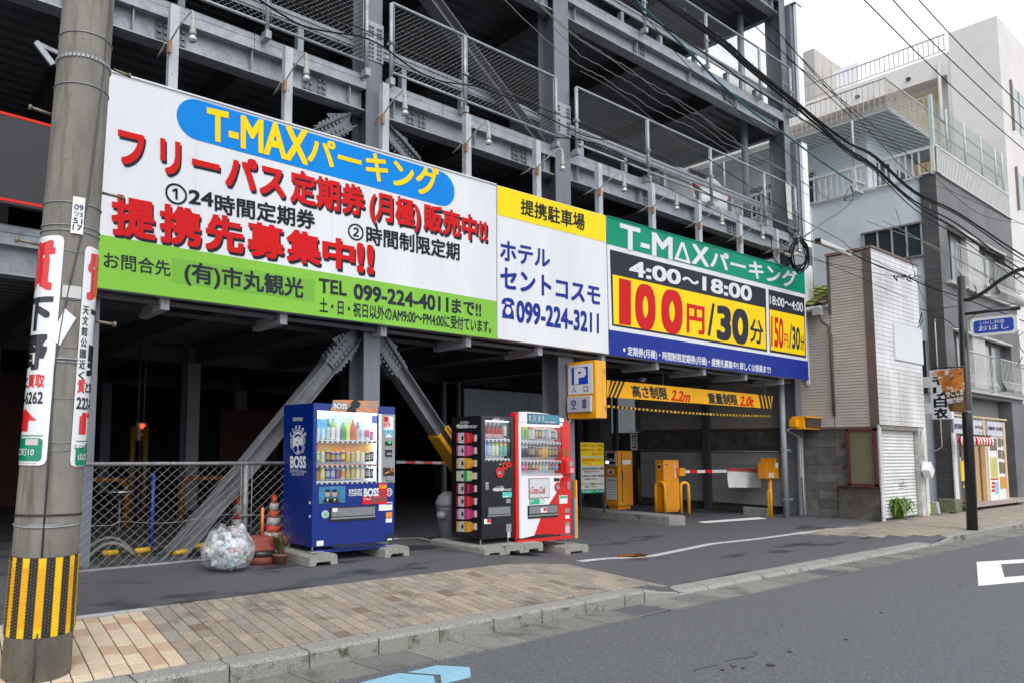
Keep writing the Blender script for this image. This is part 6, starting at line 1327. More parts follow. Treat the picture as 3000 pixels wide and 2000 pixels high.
for a0, a1, m in ((342, 472, mat('dark lens', (.045, .02, .02), .3, coat=.5)), (492, 572, mat('brown red lens', (.16, .035, .01), .3, coat=.5, n=(20, .5)))): box('lens', m, LX(a0), LX(a1), ly-.03, ly-.001, LZ(632), LZ(548), wl)
box('visor', om2, LX(328), LX(622), ly-.06, ly-.0, LZ(548), LZ(536), wl)
MB().tube([(LX(320), ly+.2, LZ(630)), (LX(300), ly+.3, LZ(660)), (18.2, YF-.03, LZ(730)), (18.2, YF-.03, .6), (18.22, YF-.03, -.05)], .014, 6).build('conduit', arm_m, wl)
# property wall of concrete blocks
XW = 18.45
cbm = [mat('old concrete block %d' % i, (c, c*.97, c*.9), .9, n=(5, .35), n2=[(1.6, .5, .18, (c*.45, c*.43, c*.38), None), (4, .68, .05, (c*1.5, c*1.5, c*1.4), None)], bump=(50, .5)) for i, c in enumerate((.115, .14, .10))]
pw = thing('block_wall', (XW+.08, 9, zi), 'stained concrete block wall between the car park and the tiled house', 'wall')
box('core', mat('mortar', (.10, .10, .095), .9), XW+.008, XW+.14, 6.5, 13.6, zi-.05, 1.92, pw)
def pm_mesh(l, h, m): 
    b = MB(); b.cbox(0, .02, 0, l, 0, h, .004) if False else b.box(0, .02, .004, l-.004, .004, h-.004); me = bpy.data.meshes.new('block'); me.from_pydata(b.v, [], b.f); me.materials.append(m); return me
BMs = [pm_mesh(.4, .2, m) for m in cbm]
for r_ in range(10):
    y = 6.5+(.2 if r_ % 2 else 0)*0
    for c_ in range(17):
        if r_ < 10: place('block', random.choice(BMs), pw, Vector((XW-.004+random.uniform(-.002, .002), y+c_*.4, zi+r_*.2))-ORG[pw])
MB().box(XW-.02, XW+.16, 6.48, 6.5, zi-.05, .66).build('end_face', mat('mossy concrete end', (.12, .125, .08), .9, n=(9, .35), n2=(3, .5, .1, (.08, .12, .03), None)), pw)
MB().box(XW-.03, XW+.17, 6.46, 7.28, -.1, .655).build('low_wall', mat('dark stained concrete', (.10, .092, .08), .9, n=(5, .35), n2=[(2.3, .55, .1, (.2, .2, .18), None), (3, .6, .08, (.035, .035, .02), None)], bump=(40, .5)), pw)
# notice case with a red frame
nc = thing('notice_case', (XW-.03, 6.75, .67), 'weathered glazed notice case with a red frame on the block wall', 'notice case')
rfm = mat('faded red frame', (.10, .018, .015), .6, n=(10, .25)); y0, y1, zb, zt = 6.47, 7.04, .68, 1.95
for a, b_, c_, d in ((y0, y0+.05, zb, zt), (y1-.05, y1, zb, zt), (y0, y1, zt-.05, zt), (y0, y1, zb, zb+.05)): box('frame', rfm, XW-.1, XW-.02, a+.001, b_-.001, c_, d, nc)
box('back_board', mat('yellowed board', (.34, .32, .25), .7, n=(4, .15)), XW-.05, XW-.03, y0+.05, y1-.05, zb+.05, zt-.05, nc); box('glass', glass('case glass', (.95, .95, .9), .15, .15), XW-.09, XW-.086, y0+.05, y1-.05, zb+.05, zt-.05, nc)
box('ledge', mat('dark stained ledge', (.08, .03, .025), .8), XW-.12, XW-.03, 6.46, 7.28, .655, .68, nc)
for z_ in (.62, 1.1, 1.6): MB().tube([(XW-.08, 7.12, z_), (XW-.03, 7.12, z_)], .03, 8).build('hinge', rfm, nc)
# ================================================================ houses to the right
YH = 6.42; XH = 18.45
house = thing('tiled_house', (19.9, YH, -.05), 'narrow house with white tiled front, roller shutter and beige siding on its side', 'house')
sid = mat('beige siding', (.43, .40, .36), .6, n=(3, .1), n2=[(1.1, .6, .12, (.33, .30, .27), None, (1, 1, .3)), (14, .70, .05, (.35, .2, .09), None)])
hsh = mat('shaded siding', (.30, .26, .22), .6, n=(3, .1))
box('core', mat('house core', (.25, .23, .21), .8), XH+.03, 21.2, YH+.05, 7.3, 1.95, 5.95, house); box('core', mat('house core', (.25, .23, .21)), XH+.03, 21.2, 7.3, 12.5, 1.95, 4.7, house); box('core', mat('house core', (.25, .23, .21)), XH+.2, 21.2, YH+.35, 12.5, -.1, 1.95, house)
def plank_y(y0, y1, h, m):
    b = MB(); b.add([(0, y0, 0), (0, y1, 0), (.010, y1, h), (.010, y0, h), (.04, y0, 0), (.04, y1, 0), (.04, y1, h), (.04, y0, h)], [(0, 3, 2, 1), (0, 1, 5, 4), (3, 7, 6, 2), (0, 4, 7, 3), (1, 2, 6, 5)]); me = bpy.data.meshes.new('siding_plank'); me.from_pydata(b.v, [], b.f); me.materials.append(m); return me
pa_ = plank_y(0, .70, .066, sid); pb2 = plank_y(0, 5.0, .066, sid)
z = 2.0
while z < 5.93: place('siding_plank', pa_, house, Vector((XH-.012, 6.58, z))-ORG[house]); z += .068
z = 2.0
while z < 4.72: place('siding_plank', pb2, house, Vector((XH-.012, 7.30, z))-ORG[house]); z += .068
box('corner_trim', mat('brown corner trim', (.13, .095, .08), .5, n=(6, .15)), XH-.03, XH+.05, YH-.02, 6.57, 1.98, 5.95, house); box('corner_trim', mat('brown corner trim', (.13, .095, .08)), XH-.03, XH+.05, 7.25, 7.31, 4.6, 5.95, house)
box('siding_foot_trim', mat('brown corner trim', (.13, .095, .08)), XH-.025, XH+.04, 6.44, 12.2, 1.94, 2.0, house)
wt = brickmat('white wall tile', (.66, .66, .67), (.72, .715, .72), (.30, .28, .26), .31, 50., .004, 0, .35, 0)
wt2 = brickmat('white wall tile lower', (.60, .585, .57), (.72, .71, .70), (.20, .18, .17), .145, 50., .004, 0, .35, 0)
def row_x(w, h, m): b = MB(); b.cbox(0, w, 0, .03, .0035, h-.0035, .004); me = bpy.data.meshes.new('tile_row'); me.from_pydata(b.v, [], b.f); me.materials.append(m); return me
r1, r2 = row_x(2.75, .1, wt), row_x(2.75, .1, wt2); k = 0
box('tile_bed', mat('tile joint', (.12, .11, .10), .9), XH-.02, 21.22, YH, YH+.08, 2.03, 5.98, house)
z = 2.03
while z < 5.95: place('tile_row', r1 if z > 3.3 else r2, house, Vector((XH-.02, YH-.022, z))-ORG[house]); z += .1
box('parapet_cap', mat('rust brown coping', (.20, .13, .10), .7, n=(9, .3)), XH-.05, 21.26, YH-.05, YH+.12, 5.98, 6.03, house); box('parapet_cap', mat('rust brown coping', (.20, .13, .10)), XH-.05, XH+.1, YH+.12, 7.33, 5.96, 6.02, house)
box('blank_panel', mat('blank white panel', (.70, .72, .74), .5, n=(2, .04)), 19.47, 21.2, YH-.05, YH-.024, 3.55, 4.40, house)
# stained soffit and shutter
shm = mat('shutter white', (.68, .68, .67), .5, n=(2.5, .12), n2=(7, .66, .06, (.35, .33, .3), None))
slat_me = MB(); slat_me.add([(0, 0, .004), (2.2, 0, .004), (2.2, -.014, .03), (0, -.014, .03), (2.2, -.006, .072), (0, -.006, .072), (0, .01, .074), (2.2, .01, .074)], [(0, 1, 2, 3), (3, 2, 4, 5), (5, 4, 7, 6)]); sme = bpy.data.meshes.new('shutter_slat'); sme.from_pydata(slat_me.v, [], slat_me.f); sme.materials.append(shm)
sh = box('shutter', mat('shutter joint', (.12, .12, .12), .7), 18.53, 20.73, YH+.11, YH+.13, -.05, 2.0, house)
for k in range(27): place('shutter_slat', sme, sh, Vector((18.53, YH+.11, -.04+k*.0755))-ORG[sh])
box('shutter_box', mat('stained lintel', (.22, .20, .18), .8, n=(5, .35)), 18.5, 20.75, YH+.0, YH+.12, 1.93, 2.03, house)
for k in range(21): place('pilaster_tile', row_x(.13, .1, wt) if k == 0 else house['_t'] if False else row_x(.13, .1, wt), house, Vector((18.38, YH-.02, -.07+k*.1))-ORG[house])
box('pilaster', mat('weathered white wood', (.45, .44, .42), .7, n=(8, .3), n2=(11, .6, .08, (.2, .19, .18), None)), 20.76, 21.0, YH-.0, YH+.12, -.08, 2.03, house)
ptile = row_x(.2, .1, wt2)
for k in range(21): place('pilaster_tile', ptile, house, Vector((21.01, YH-.02, -.07+k*.1))-ORG[house])
mb = thing('meter_box', (20.85, YH-.1, 1.0), 'tilted pale metal meter box hanging beside the roller shutter', 'meter box')
b = MB(); b.obox((20.72, YH-.12, 1.12), (20.95, YH-.12, .92), .16, .26, up=(.6, 0, .8)); bevel(b.build('case', v_white, mb), .02); MB().tube([(20.8, YH-.05, 1.25), (20.78, YH-.05, 1.6), (20.9, YH-.03, 1.95)], .02, 6).build('conduit', arm_m, mb)
# scribbled mark on the shutter
gb = MB(); gm = mat('faint marker', (.12, .12, .12), .7)
for a0, b0, a1, b1 in ((1125, 210, 1150, 225), (1150, 225, 1185, 205), (1120, 235, 1165, 245), (1160, 240, 1195, 250), (1130, 180, 1135, 170), (1150, 178, 1158, 170), (1165, 180, 1180, 172), (1155, 195, 1168, 205), (1125, 260, 1135, 268), (1150, 262, 1160, 268)):
    p, q = at(2300+a0/3.36, 1350+b0/3.36, y=YH+.09), at(2300+a1/3.36, 1350+b1/3.36, y=YH+.09); gb.obox(p, q, .006, .012)
gb.build('graffiti_mark', gm, sh, kind='stuff')
# mossy tiled roof
moss = mat('mossy roof tile', (.17, .20, .035), .95, n=(14, .45), n2=[(9, .56, .08, (.05, .055, .03), None), (26, .6, .1, (.26, .30, .03), None)], bump=(40, .8)); dtile = mat('old roof tile', (.11, .10, .09), .8, n=(14, .4))
rf = thing('mossy_roof', (18.9, 9.5, 4.7), 'curved roof tiles thick with yellow-green moss behind the price board', 'roof')
def tile_mesh(m):
    b = MB(); n = 6; P = []
    for i in range(2):
        for k in range(n+1): t = k/n; P.append((i*.30, t*.27, .045*math.sin(t*math.pi*1.15)+(.02 if i == 0 else 0)))
    for k in range(n+1): t = k/n; P.append((0, t*.27, .045*math.sin(t*math.pi*1.15)-.012))
    b.add(P, [(k, k+1, n+2+k, n+1+k) for k in range(n)]+[(k, 2*n+2+k, 2*n+3+k, k+1) for k in range(n)], False); me = bpy.data.meshes.new('roof_tile'); me.from_pydata(b.v, [], b.f); me.materials.append(m); return me
tm, tm2 = tile_mesh(moss), tile_mesh(dtile); sl = .42
for r_ in range(8):
    for c_ in range(14):
        x = 18.22+r_*.24; place('roof_tile', tm2 if (c_ == 0 and r_ < 3) or random.random() < .05 else tm, rf, Vector((x, 7.32+c_*.27, 4.82+(x-18.22)*sl+random.uniform(-.008, .008)))-ORG[rf], rot=(0, -math.atan(sl)+.04, 0))
MB().prism([(18.2, 7.3, 4.76), (20.3, 7.3, 4.76+2.1*sl), (20.3, 11.2, 4.76+2.1*sl), (18.2, 11.2, 4.76)], (0, 0, .03)).build('roof_board', mat('dark eaves', (.05, .045, .04), .9), rf)
MB().tube([(18.16, 7.34, 4.72), (18.16, 11.2, 4.72)], .06, 8).build('gutter', mat('old white gutter', (.35, .35, .34), .6, n=(9, .3)), rf)
MB().box(18.08, 18.28, 7.36, 7.52, 4.56, 4.74).build('gutter_box', mat('zinc grey box', (.3, .32, .34), .5), rf)
MB().tube([(18.2, 7.4, 4.56), (18.24, 7.38, 4.42), (18.38, 7.3, 4.3), (18.4, 7.28, 4.1), (18.4, 7.28, 2.25)], .032, 8).build('downpipe', mat('brown downpipe', (.12, .10, .09), .5), rf)
# ---- dark brick building with pale blue side
X2, Y2 = 23.3, 6.5
b2 = thing('brick_building', (26.6, Y2, 0), 'grey brick building with pale blue side wall, white balcony rails and a restaurant below', 'building')
bm2 = brickmat('dark slate brick', (.075, .078, .09), (.12, .105, .10), (.05, .05, .05), .22, .065, .006, 1, .4); bmf = brickmat('slate front brick', (.125, .125, .135), (.15, .148, .155), (.09, .09, .09), .22, .065, .006, 0, .5)
blue_w = mat('pale blue render', (.60, .66, .72), .75, n=(1.5, .08), n2=(2.2, .62, .12, (.45, .49, .53), None, (1, 1, .4)))
YBk = at(2701, 660, x=X2).y
ZT2 = at(2741, 505, y=Y2).z
box('brick_pier', bm2, X2, X2+.3, Y2+.001, YBk, -.1, ZT2, b2)
box('brick_pier', bmf, X2+.3, X2+.55, Y2, YBk-.02, -.1, ZT2-.01, b2)
zS = at(2363, 602, x=X2).z
box('side_wall', blue_w, X2+.06, X2+.3, YBk, 24, -.1, zS, b2)
box('core', mat('b2 core', (.2, .2, .2), .8), X2+.3, 30.0, Y2+.3, 24, -.1, zS-.02, b2)
# strip window on the side
wz0, wz1 = at(*z7(1575, 430) if False else (2350+1575/4.48, 650+430/4.48), x=X2).z, at(2350+800/4.48, 650+172/4.48, x=X2).z
wy0, wy1 = at(2350+1560/4.48, 650+100/4.48, x=X2).y, at(2350+800/4.48, 650+172/4.48, x=X2).y
dglass = mat('dark window glass', (.035, .05, .06), .08, spec=.8); wfr = mat('window frame grey', (.36, .36, .36), .5)
w = box('window', dglass, X2+.03, X2+.05, wy0, wy1, wz0, wz1, b2)
for k in range(5): y = wy0+(wy1-wy0)*k/4; box('frame_bar', wfr, X2+.0, X2+.04, y-.02, y+.02, wz0, wz1, w)
box('sill', mat('brown sill', (.2, .17, .15), .8), X2-.03, X2+.05, wy0-.05, wy1+.05, wz0-.05, wz0, w); box('lintel', mat('brown sill', (.2, .17, .15)), X2-.03, X2+.05, wy0-.05, wy1+.05, wz1, wz1+.05, w)
w = box('window', dglass, X2+.03, X2+.05, YBk+.05, YBk+.5, 3.0, 4.4, b2); box('frame_bar', wfr, X2+.0, X2+.045, YBk+.05, YBk+.08, 3.0, 4.4, w)
# front: plaster piers, windows with pale frames, white bar balconies
ZC = lambda a, b: at(2650+a/3.137, 600+b/3.137, y=Y2); ZD = lambda a, b: at(2650+a/3.137, 1050+b/3.137, y=Y2)
xw = [ZC(358, 300).x, ZC(585, 400).x, ZC(700, 500).x, ZC(905, 600).x]; XR2 = 30.0
curt = mat('curtain behind glass', (.20, .25, .25), .3, n=(6, .08, (4, 1, .3)), coat=.8); fr_w = mat('pale window frame', (.52, .50, .48), .6, n=(5, .1))
levels = [(ZC(585, 760).z-.15, ZC(470, 240).z), (ZD(700, 250).z-.1, ZC(560, 1180).z)]
f3b, f3t = levels[0]; f2b, f2t = levels[1]
f3b = f3t-1.55; f2b = f2t-1.55
box('front_wall', bmf, X2+.55, XR2, Y2, Y2+.3, f3t+.06, ZT2-.02, b2); box('front_wall', bmf, X2+.55, XR2, Y2, Y2+.3, f2t+.06, f3b, b2); box('front_wall', bmf, X2+.55, XR2, Y2, Y2+.3, 2.98, f2b, b2)
for zb_, zt_ in ((f3b, f3t), (f2b, f2t)):
    x_a, x_b, x_c, x_d = 23.92, 25.65, 26.75, 28.9
    box('front_wall', bmf, X2+.55, x_a, Y2, Y2+.3, zb_+.001, zt_+.059, b2); box('plaster_panel', fr_w, x_b, x_c, Y2+.04, Y2+.3, zb_+.001, zt_, b2); box('front_wall', bmf, x_d+.2, XR2, Y2, Y2+.3, zb_+.001, zt_+.059, b2)
    box('lintel', fr_w, x_a-.03, x_d+.2, Y2-.04, Y2+.1, zt_, zt_+.06, b2)
    for x0_, x1_ in ((x_a, x_b), (x_c, x_d)):
        w = box('window', curt, x0_, x1_, Y2+.2, Y2+.22, zb_, zt_, b2); brn = mat('bronze sash', (.12, .10, .09), .4)
        for x in (x0_+.03, (x0_+x1_)/2, x1_-.03): box('frame_bar', brn, x-.03, x+.03, Y2+.17, Y2+.198, zb_, zt_, w)
        box('frame_bar', brn, x0_, x1_, Y2+.172, Y2+.197, zt_-.06, zt_, w)
    for x0_, x1_ in ((x_a-.2, x_b+.75), (x_c-.05+.35, x_d+.95)):
        rl = MB().tube([(x0_, Y2-.22, zb_+.98), (x1_, Y2-.22, zb_+.98)], .025, 6).build('balcony_rail', fr_w, b2); n = int((x1_-x0_)/.13)
        tb2 = MB()
        tb2.tube([(0, 0, .96), (0, 0, .35), (0, -.05, .2), (0, -.1, .1), (0, -.08, .02), (0, .02, 0), (0, .2, 0)], .0065, 4, False); bme = bpy.data.meshes.new('rail_bar'); bme.from_pydata(tb2.v, [], tb2.f); bme.materials.append(mat('white rail paint', (.62, .62, .60), .5, n=(9, .15)))
        for k in range(n+1): place('rail_bar', bme, rl, Vector((x0_+.02+k*(x1_-x0_-.04)/n, Y2-.22, zb_+.02))-ORG[rl])
        MB().tube([(x0_, Y2-.22, zb_+.35), (x1_, Y2-.22, zb_+.35)], .01, 4).build('mid_rail', fr_w, rl)
    box('ledge', fr_w, x_a-.3, x_d+1.0, Y2-.12, Y2+.02, zb_-.07, zb_-.005, b2)
box('cornice', fr_w, X2+.3, XR2, Y2-.05, Y2+.3, ZT2-.02, ZT2+.03, b2); box('cornice', fr_w, X2-.04, X2+.299, Y2-.05, YBk, ZT2+.001, ZT2+.05, b2)
# terrace balustrades and net fence on top
wrp = mat('white rail paint', (.62, .62, .60)); slatm = mat('white slat', (.58, .58, .57), .6, n=(6, .12))
zt0 = ZT2+.03
bl = MB().box(X2+.1, XR2, Y2-.02, Y2+.02, zt0+.72, zt0+.77).build('terrace_rail', wrp, b2)
sme = MB().box(-.027, .027, 0, .025, 0, .7); s_me = bpy.data.meshes.new('baluster'); s_me.from_pydata(sme.v, [], sme.f); s_me.materials.append(slatm)
for k in range(54): place('baluster', s_me, bl, Vector((X2+.2+k*.122, Y2-.01, zt0+.02))-ORG[bl])
bs = MB().box(X2-.02, X2+.03, Y2, 14, zS+.72, zS+.77).build('terrace_rail', wrp, b2); MB().box(X2-.02, X2+.03, Y2+.3, 14, zS, zS+.04).build('bottom_rail', wrp, bs)
sme = MB().box(0, .02, -.02, .02, 0, .7); s2 = bpy.data.meshes.new('baluster'); s2.from_pydata(sme.v, [], sme.f); s2.materials.append(slatm)
for k in range(48): place('baluster', s2, bs, Vector((X2, Y2+.35+k*.155, zS+.02))-ORG[bs])
for y in (Y2+.05, Y2+1.9, Y2+3.7, Y2+5.5): MB().box(X2-.03, X2+.04, y-.04, y+.04, zS, zS+.76).build('rail_post', wrp, bs)
mint = mat('mint painted steel', (.47, .56, .56), .5, n=(7, .12))
zn1 = at(2710, 262, y=Y2).z; nt_ = MB().box(X2, X2+.1, Y2, Y2+.08, zt0+.7, zn1).build('net_fence', mint, b2)
xe = XR2-.3
for x in (24.6, 26.1, 27.6, 29.0, xe): MB().tube([(x, Y2+.05, zt0+.7), (x, Y2+.05, zn1-.05)], .025, 5).build('net_post', mint, nt_)
for z in [zt0+.8+.45*k for k in range(int((zn1-zt0-.8)/.45)+1)]: MB().tube([(X2+.05, Y2+.05, z), (xe, Y2+.05, z)], .012, 4).build('net_rail', mint, nt_)
for y in (8.4, 10.3, 12.2): MB().tube([(X2+.02, y, zS+.7), (X2+.02, y, zn1-.05)], .03, 5).build('net_post', arm_m, nt_)
for z in (zS+.8, zn1-.05): MB().tube([(X2+.02, Y2, z), (X2+.02, 13, z)], .014, 4).build('net_rail', mint, nt_)
ntm = mat('pale net', (.5, .58, .57), .7)
mesh_panel(X2+.1, xe, zt0+.75, zn1-.05, Y2+.06, .14, .0035).build('net', ntm, nt_)
nb = mesh_panel(Y2, 13, zS+.75, zn1-.05, 0, .14, .0035); nb.v = [Vector((X2+.01+v.y, v.x, v.z)) for v in nb.v]; nb.build('net', ntm, nt_)
# recessed top storey with a slab roof
sl0 = at(2601, 322, x=24.3); slm = mat('weathered slab', (.30, .30, .29), .85, n=(5, .2), n2=(6, .6, .1, (.16, .15, .13), None))
box('slab_roof', slm, sl0.x, XR2-.2, sl0.y, 16, sl0.z, sl0.z+.16, b2); box('slab_soffit', mat('slab soffit', (.30, .33, .34), .8, n=(2, .1)), sl0.x+.02, XR2-.22, sl0.y+.02, 15.9, sl0.z-.02, sl0.z-.001, b2)
box('upper_wall', blue_w, sl0.x+1.2, XR2-.4, sl0.y+1.0, 16, zS, sl0.z-.02, b2)
w = box('window', dglass, sl0.x+1.17, sl0.x+1.19, 10.3, 12.6, zS+.7, zS+1.75, b2)
for y in (10.3, 11.05, 11.8, 12.55): box('frame_bar', wfr, sl0.x+1.14, sl0.x+1.18, y, y+.05, zS+.7, zS+1.75, w)
for x in (26.2, 27.9): box('window', dglass, x, x+1.0, sl0.y+.97, sl0.y+.99, zS+.1, zS+1.9, b2)
rstm = mat('rusty white rail', (.50, .46, .42), .8, n=(9, .2), n2=(5, .58, .08, (.24, .12, .07), None))
zr0 = sl0.z+.16; rr2 = MB().tube([(sl0.x+.05, 15, zr0+.85), (sl0.x+.05, sl0.y+.05, zr0+.85), (XR2-.3, sl0.y+.05, zr0+.85)], .03, 6).build('roof_rail', rstm, b2)
for k in range(40): MB().box(0, 0, 0, 0, 0, 0) if False else None
rbm = MB().box(-.007, .007, -.007, .007, 0, .83); r_me = bpy.data.meshes.new('roof_baluster'); r_me.from_pydata(rbm.v, [], rbm.f); r_me.materials.append(rstm)
for k in range(44): place('roof_baluster', r_me, rr2, Vector((sl0.x+.05+k*.125, sl0.y+.05, zr0))-ORG[rr2])
for k in range(50): place('roof_baluster', r_me, rr2, Vector((sl0.x+.05, sl0.y+.2+k*.145, zr0))-ORG[rr2])
# ---- restaurant on the ground floor
shop = thing('restaurant_front', (26, Y2-.05, 0), 'small restaurant front with white sign band, red door and poster-covered wall', 'shop front')
ss = .12; sy_ = Y2-.04
def SD(name, a0, a1, b0, b1, m, y=sy_, th=.03, parent=None):
    am = (a0+a1)/2; fn = lambda a, b: at(2650+a/3.137, 1050+b/3.137, y=y); return box(name, m, fn(a0, (b0+b1)/2).x, fn(a1, (b0+b1)/2).x, y, y+th, fn(am, b1).z, fn(am, b0).z, parent or shop)
ply = mat('pale plywood', (.62, .47, .27), .6, n=(6, .1)); sgw = mat('shop sign white', (.56, .57, .62), .5, n=(4, .05))
SD('sign_panel', 455, 628, 545, 686, sgw); SD('sign_panel', 629, 744, 566, 694, sgw); SD('sign_panel', 762, 924, 580, 712, sgw)
def SDt(s, a0, a1, b0, b1, m, bo=.02, y=sy_-.004, sl_=14): fn = lambda a, b: at(2650+a/3.137, 1050+b/3.137, y=y); text(s, [fn(a0, b0), fn(a1, b0+sl_), fn(a1, b1+sl_*.8), fn(a0, b1)], m, shop, bo, lift=.003, nrm=Vector((0, -1, 0)))
SDt('鹿児島焼酎焼 地鶏', 458, 615, 592, 640, s_char); SDt('みやま本舗', 648, 735, 605, 640, s_char); SDt('一夜干物', 662, 722, 662, 675, s_char, 0); SDt('地鶏料理一筋 創業33年', 768, 920, 618, 652, s_char)
for a0, a1, b0, b1 in ((744, 761, 560, 1310), (925, 942, 585, 1290), (455, 940, 530, 546)): SD('timber_trim', a0, a1, b0, b1, ply, y=sy_-.02, th=.08)
SD('poster_wall', 778, 852, 715, 1300, paper); SD('poster_wall', 855, 928, 722, 1290, paper)
food = mat('food photo', (.14, .09, .05), .5, n=(30, .6), n2=(26, .58, .05, (.5, .4, .3), None))
for a0, a1, b0, b1 in ((782, 848, 730, 840), (858, 888, 728, 808), (893, 924, 735, 800), (860, 892, 835, 915), (898, 930, 840, 920), (872, 900, 945, 1050), (904, 932, 950, 1052)): SD('food_poster', a0, a1, b0, b1, food, y=sy_-.006, th=.004)
yl = mat('yellow poster', (.66, .62, .18), .5, n=(60, .2)); SD('yellow_poster', 792, 858, 905, 1095, yl, y=sy_-.006, th=.004)
for k in range(10): SD('print_line', 800, 850, 915+k*17, 921+k*17, mat('poster ink', (.35, .33, .1), .6), y=sy_-.008, th=.0015)
SD('red_strip', 796, 858, 1098, 1110, s_red, y=sy_-.006, th=.004); SD('orange_poster', 880, 942, 1080, 1190, mat('orange poster', (.62, .28, .04), .5, n=(40, .2)), y=sy_-.006, th=.004); SD('blue_poster', 835, 868, 1130, 1240, mat('light blue poster', (.25, .5, .68), .5, n=(50, .3)), y=sy_-.006, th=.004)
for k in range(3): SD('red_label', 803, 832, 1130+k*34, 1152+k*34, s_ink, y=sy_-.006, th=.004)
SD('tan_wall', 655, 777, 700, 1310, mat('tan wall', (.52, .33, .17), .7, n=(4, .08)), y=sy_+.12)
SD('dark_doorway', 628, 662, 700, 1290, v_dark, y=sy_+.2); SD('red_door', 560, 606, 790, 1320, mat('vermilion door', (.42, .05, .015), .5, n=(4, .1)), y=sy_+.1); SD('white_jamb', 458, 492, 680, 1310, mat('white jamb', (.6, .6, .58), .7, n=(12, .2)), y=sy_)
SD('dark_window', 480, 560, 700, 1320, mat('brown red window', (.10, .035, .03), .4, n=(6, .3)), y=sy_+.12); SD('yellow_banner', 524, 562, 935, 1120, s_gold, y=sy_+.07, th=.02); SD('poster', 520, 552, 800, 930, food, y=sy_+.08, th=.02); SD('black_sign', 528, 568, 1120, 1240, v_dark, y=sy_+.07, th=.02); SDt('焼', 534, 562, 1158, 1185, s_gold, .02, sy_+.066, 2)
for k in range(4): SD('poster', 488, 518, 900+k*85, 965+k*85, paper, y=sy_+.09, th=.02)
SD('black_back', 455, 930, 700, 1310, v_dark, y=Y2+.29, th=.02)
stp = MB().prism([tuple(at(2650+a/3.137, 1050+b/3.137, z=.02)) for a, b in ((575, 1345), (575, 1375), (1100, 1310), (1100, 1285))], (0, 0, .10)).build('door_step', mat('pink grey step', (.34, .28, .26), .8, n=(7, .2)), shop)
box('brick_pier', bmf, 28.7, XR2, Y2-.02, Y2+.29, -.1, 2.97, b2)
# lanterns
lg = 'red and white paper lanterns over the restaurant door'
for k, a in enumerate((532, 555, 640, 665, 692, 718, 745, 772)):
    c = at(2650+a/3.137, 1050+(752+k*1.5)/3.137, y=Y2-.28); t = thing('paper_lantern', (c.x, c.y, c.z-.13), 'red and white striped lantern, number %s from the left over the restaurant door' % ('one two three four five six seven eight'.split()[k]), 'lantern', lg)
    n = 12
    for j in range(n):
        b = MB(); a0, a1 = 2*math.pi*j/n, 2*math.pi*(j+1)/n
        pr2 = [(.05, -.12), (.10, -.08), (.12, 0), (.10, .08), (.05, .12)]; P = []
        for r_, z in pr2: P += [c+Vector((r_*math.cos(a0), r_*math.sin(a0), z)), c+Vector((r_*math.cos(a1), r_*math.sin(a1), z))]
        b.add(P, [(2*i, 2*i+1, 2*i+3, 2*i+2) for i in range(4)]); b.build('red_stripe' if j % 2 else 'white_stripe', s_red if j % 2 else paper, t)
    MB().lathe([(.05, .12), (.05, .15)], c, 8).build('cap', v_dark, t)
MB().tube([at(2650+480/3.137, 1050+690/3.137, y=Y2-.28), at(2650+800/3.137, 1050+705/3.137, y=Y2-.28)], .012, 5).build('lantern_pole', steel_dark, shop)
# ---- projecting white sign and street lamp with banner and blue sign
XV = 21.9; ZX = lambda a, b, x=XV: at(2650+a/3.137, 1050+b/3.137, x=x)
vs1 = thing('projecting_sign', (XV, 6.0, 2.5), 'vertical white projecting sign with bold black characters beside the brown banner', 'sign')
ya_, yb_ = ZX(232, 330).y, ZX(425, 330).y; zt_, zb_ = ZX(330, 100).z, ZX(330, 556).z
bevel(box('case', mat('sign case white', (.68, .69, .71), .4), XV, XV+.16, yb_, ya_, zb_, zt_, vs1), .02)
for k, (ch, m_) in enumerate((('ユニ', s_red), ('モ', s_blk), ('リ', s_blk), ('白', s_blk), ('衣', s_blk))):
    h = (zt_-zb_)/4.9; z1 = zt_-.06-(0 if k == 0 else .35*h+(k-1)*h*1.08); hh = h*.28 if k == 0 else h*.95
    text(ch, [Vector((XV, ya_-.07, z1)), Vector((XV, yb_+.08, z1)), Vector((XV, yb_+.08, z1-hh)), Vector((XV, ya_-.07, z1-hh))], m_, vs1, .05, lift=.004, nrm=nx_)
for b_ in (215, 458): z1 = ZX(190, b_).z; box('bracket', v_white, XV-.02, XV+.14, ya_, ya_+.42, z1-.13, z1+.13, vs1)
PX, PY = 17.15, 4.62; lp0 = gat(2859, 1552); PX, PY = lp0.x, lp0.y+.05
blkp = mat('black street furniture paint', (.012, .012, .014), .35, coat=.3)
lp = thing('street_lamp', (PX, PY, lp0.z), 'black street lamp post with a scrolled arm beside the blue sign', 'street lamp')
tpp = at(2815, 812, y=PY); MB().tube([(PX, PY, lp0.z-.02), Vector((PX, PY, lp0.z)).lerp(tpp, .45), tpp], .075, 16, rr=[.085, .08, .066]).build('post', blkp, lp)
ZL_ = lambda a, b: at(2650+a/3.137, 600+b/3.137, x=PX)
arm_pts = [ZL_(545, 878), ZL_(600, 868), ZL_(680, 835), ZL_(760, 785), ZL_(850, 715), ZL_(940, 655), ZL_(1030, 605), ZL_(1098, 588), ZL_(1200, 585)]
MB().tube(arm_pts, .035, 10).build('curved_arm', blkp, lp)
MB().tube([ZL_(555, 1005), ZL_(1065, 948)], .03, 10).build('sign_arm', blkp, lp)
def scroll(cx, cy, r, t0, t1): MB().tube([ZL_(cx+r*(1-.6*k/16)*math.cos(R(t0+(t1-t0)*k/16)), cy+r*(1-.6*k/16)*math.sin(R(t0+(t1-t0)*k/16))) for k in range(17)], .009, 5).build('scroll', blkp, lp)
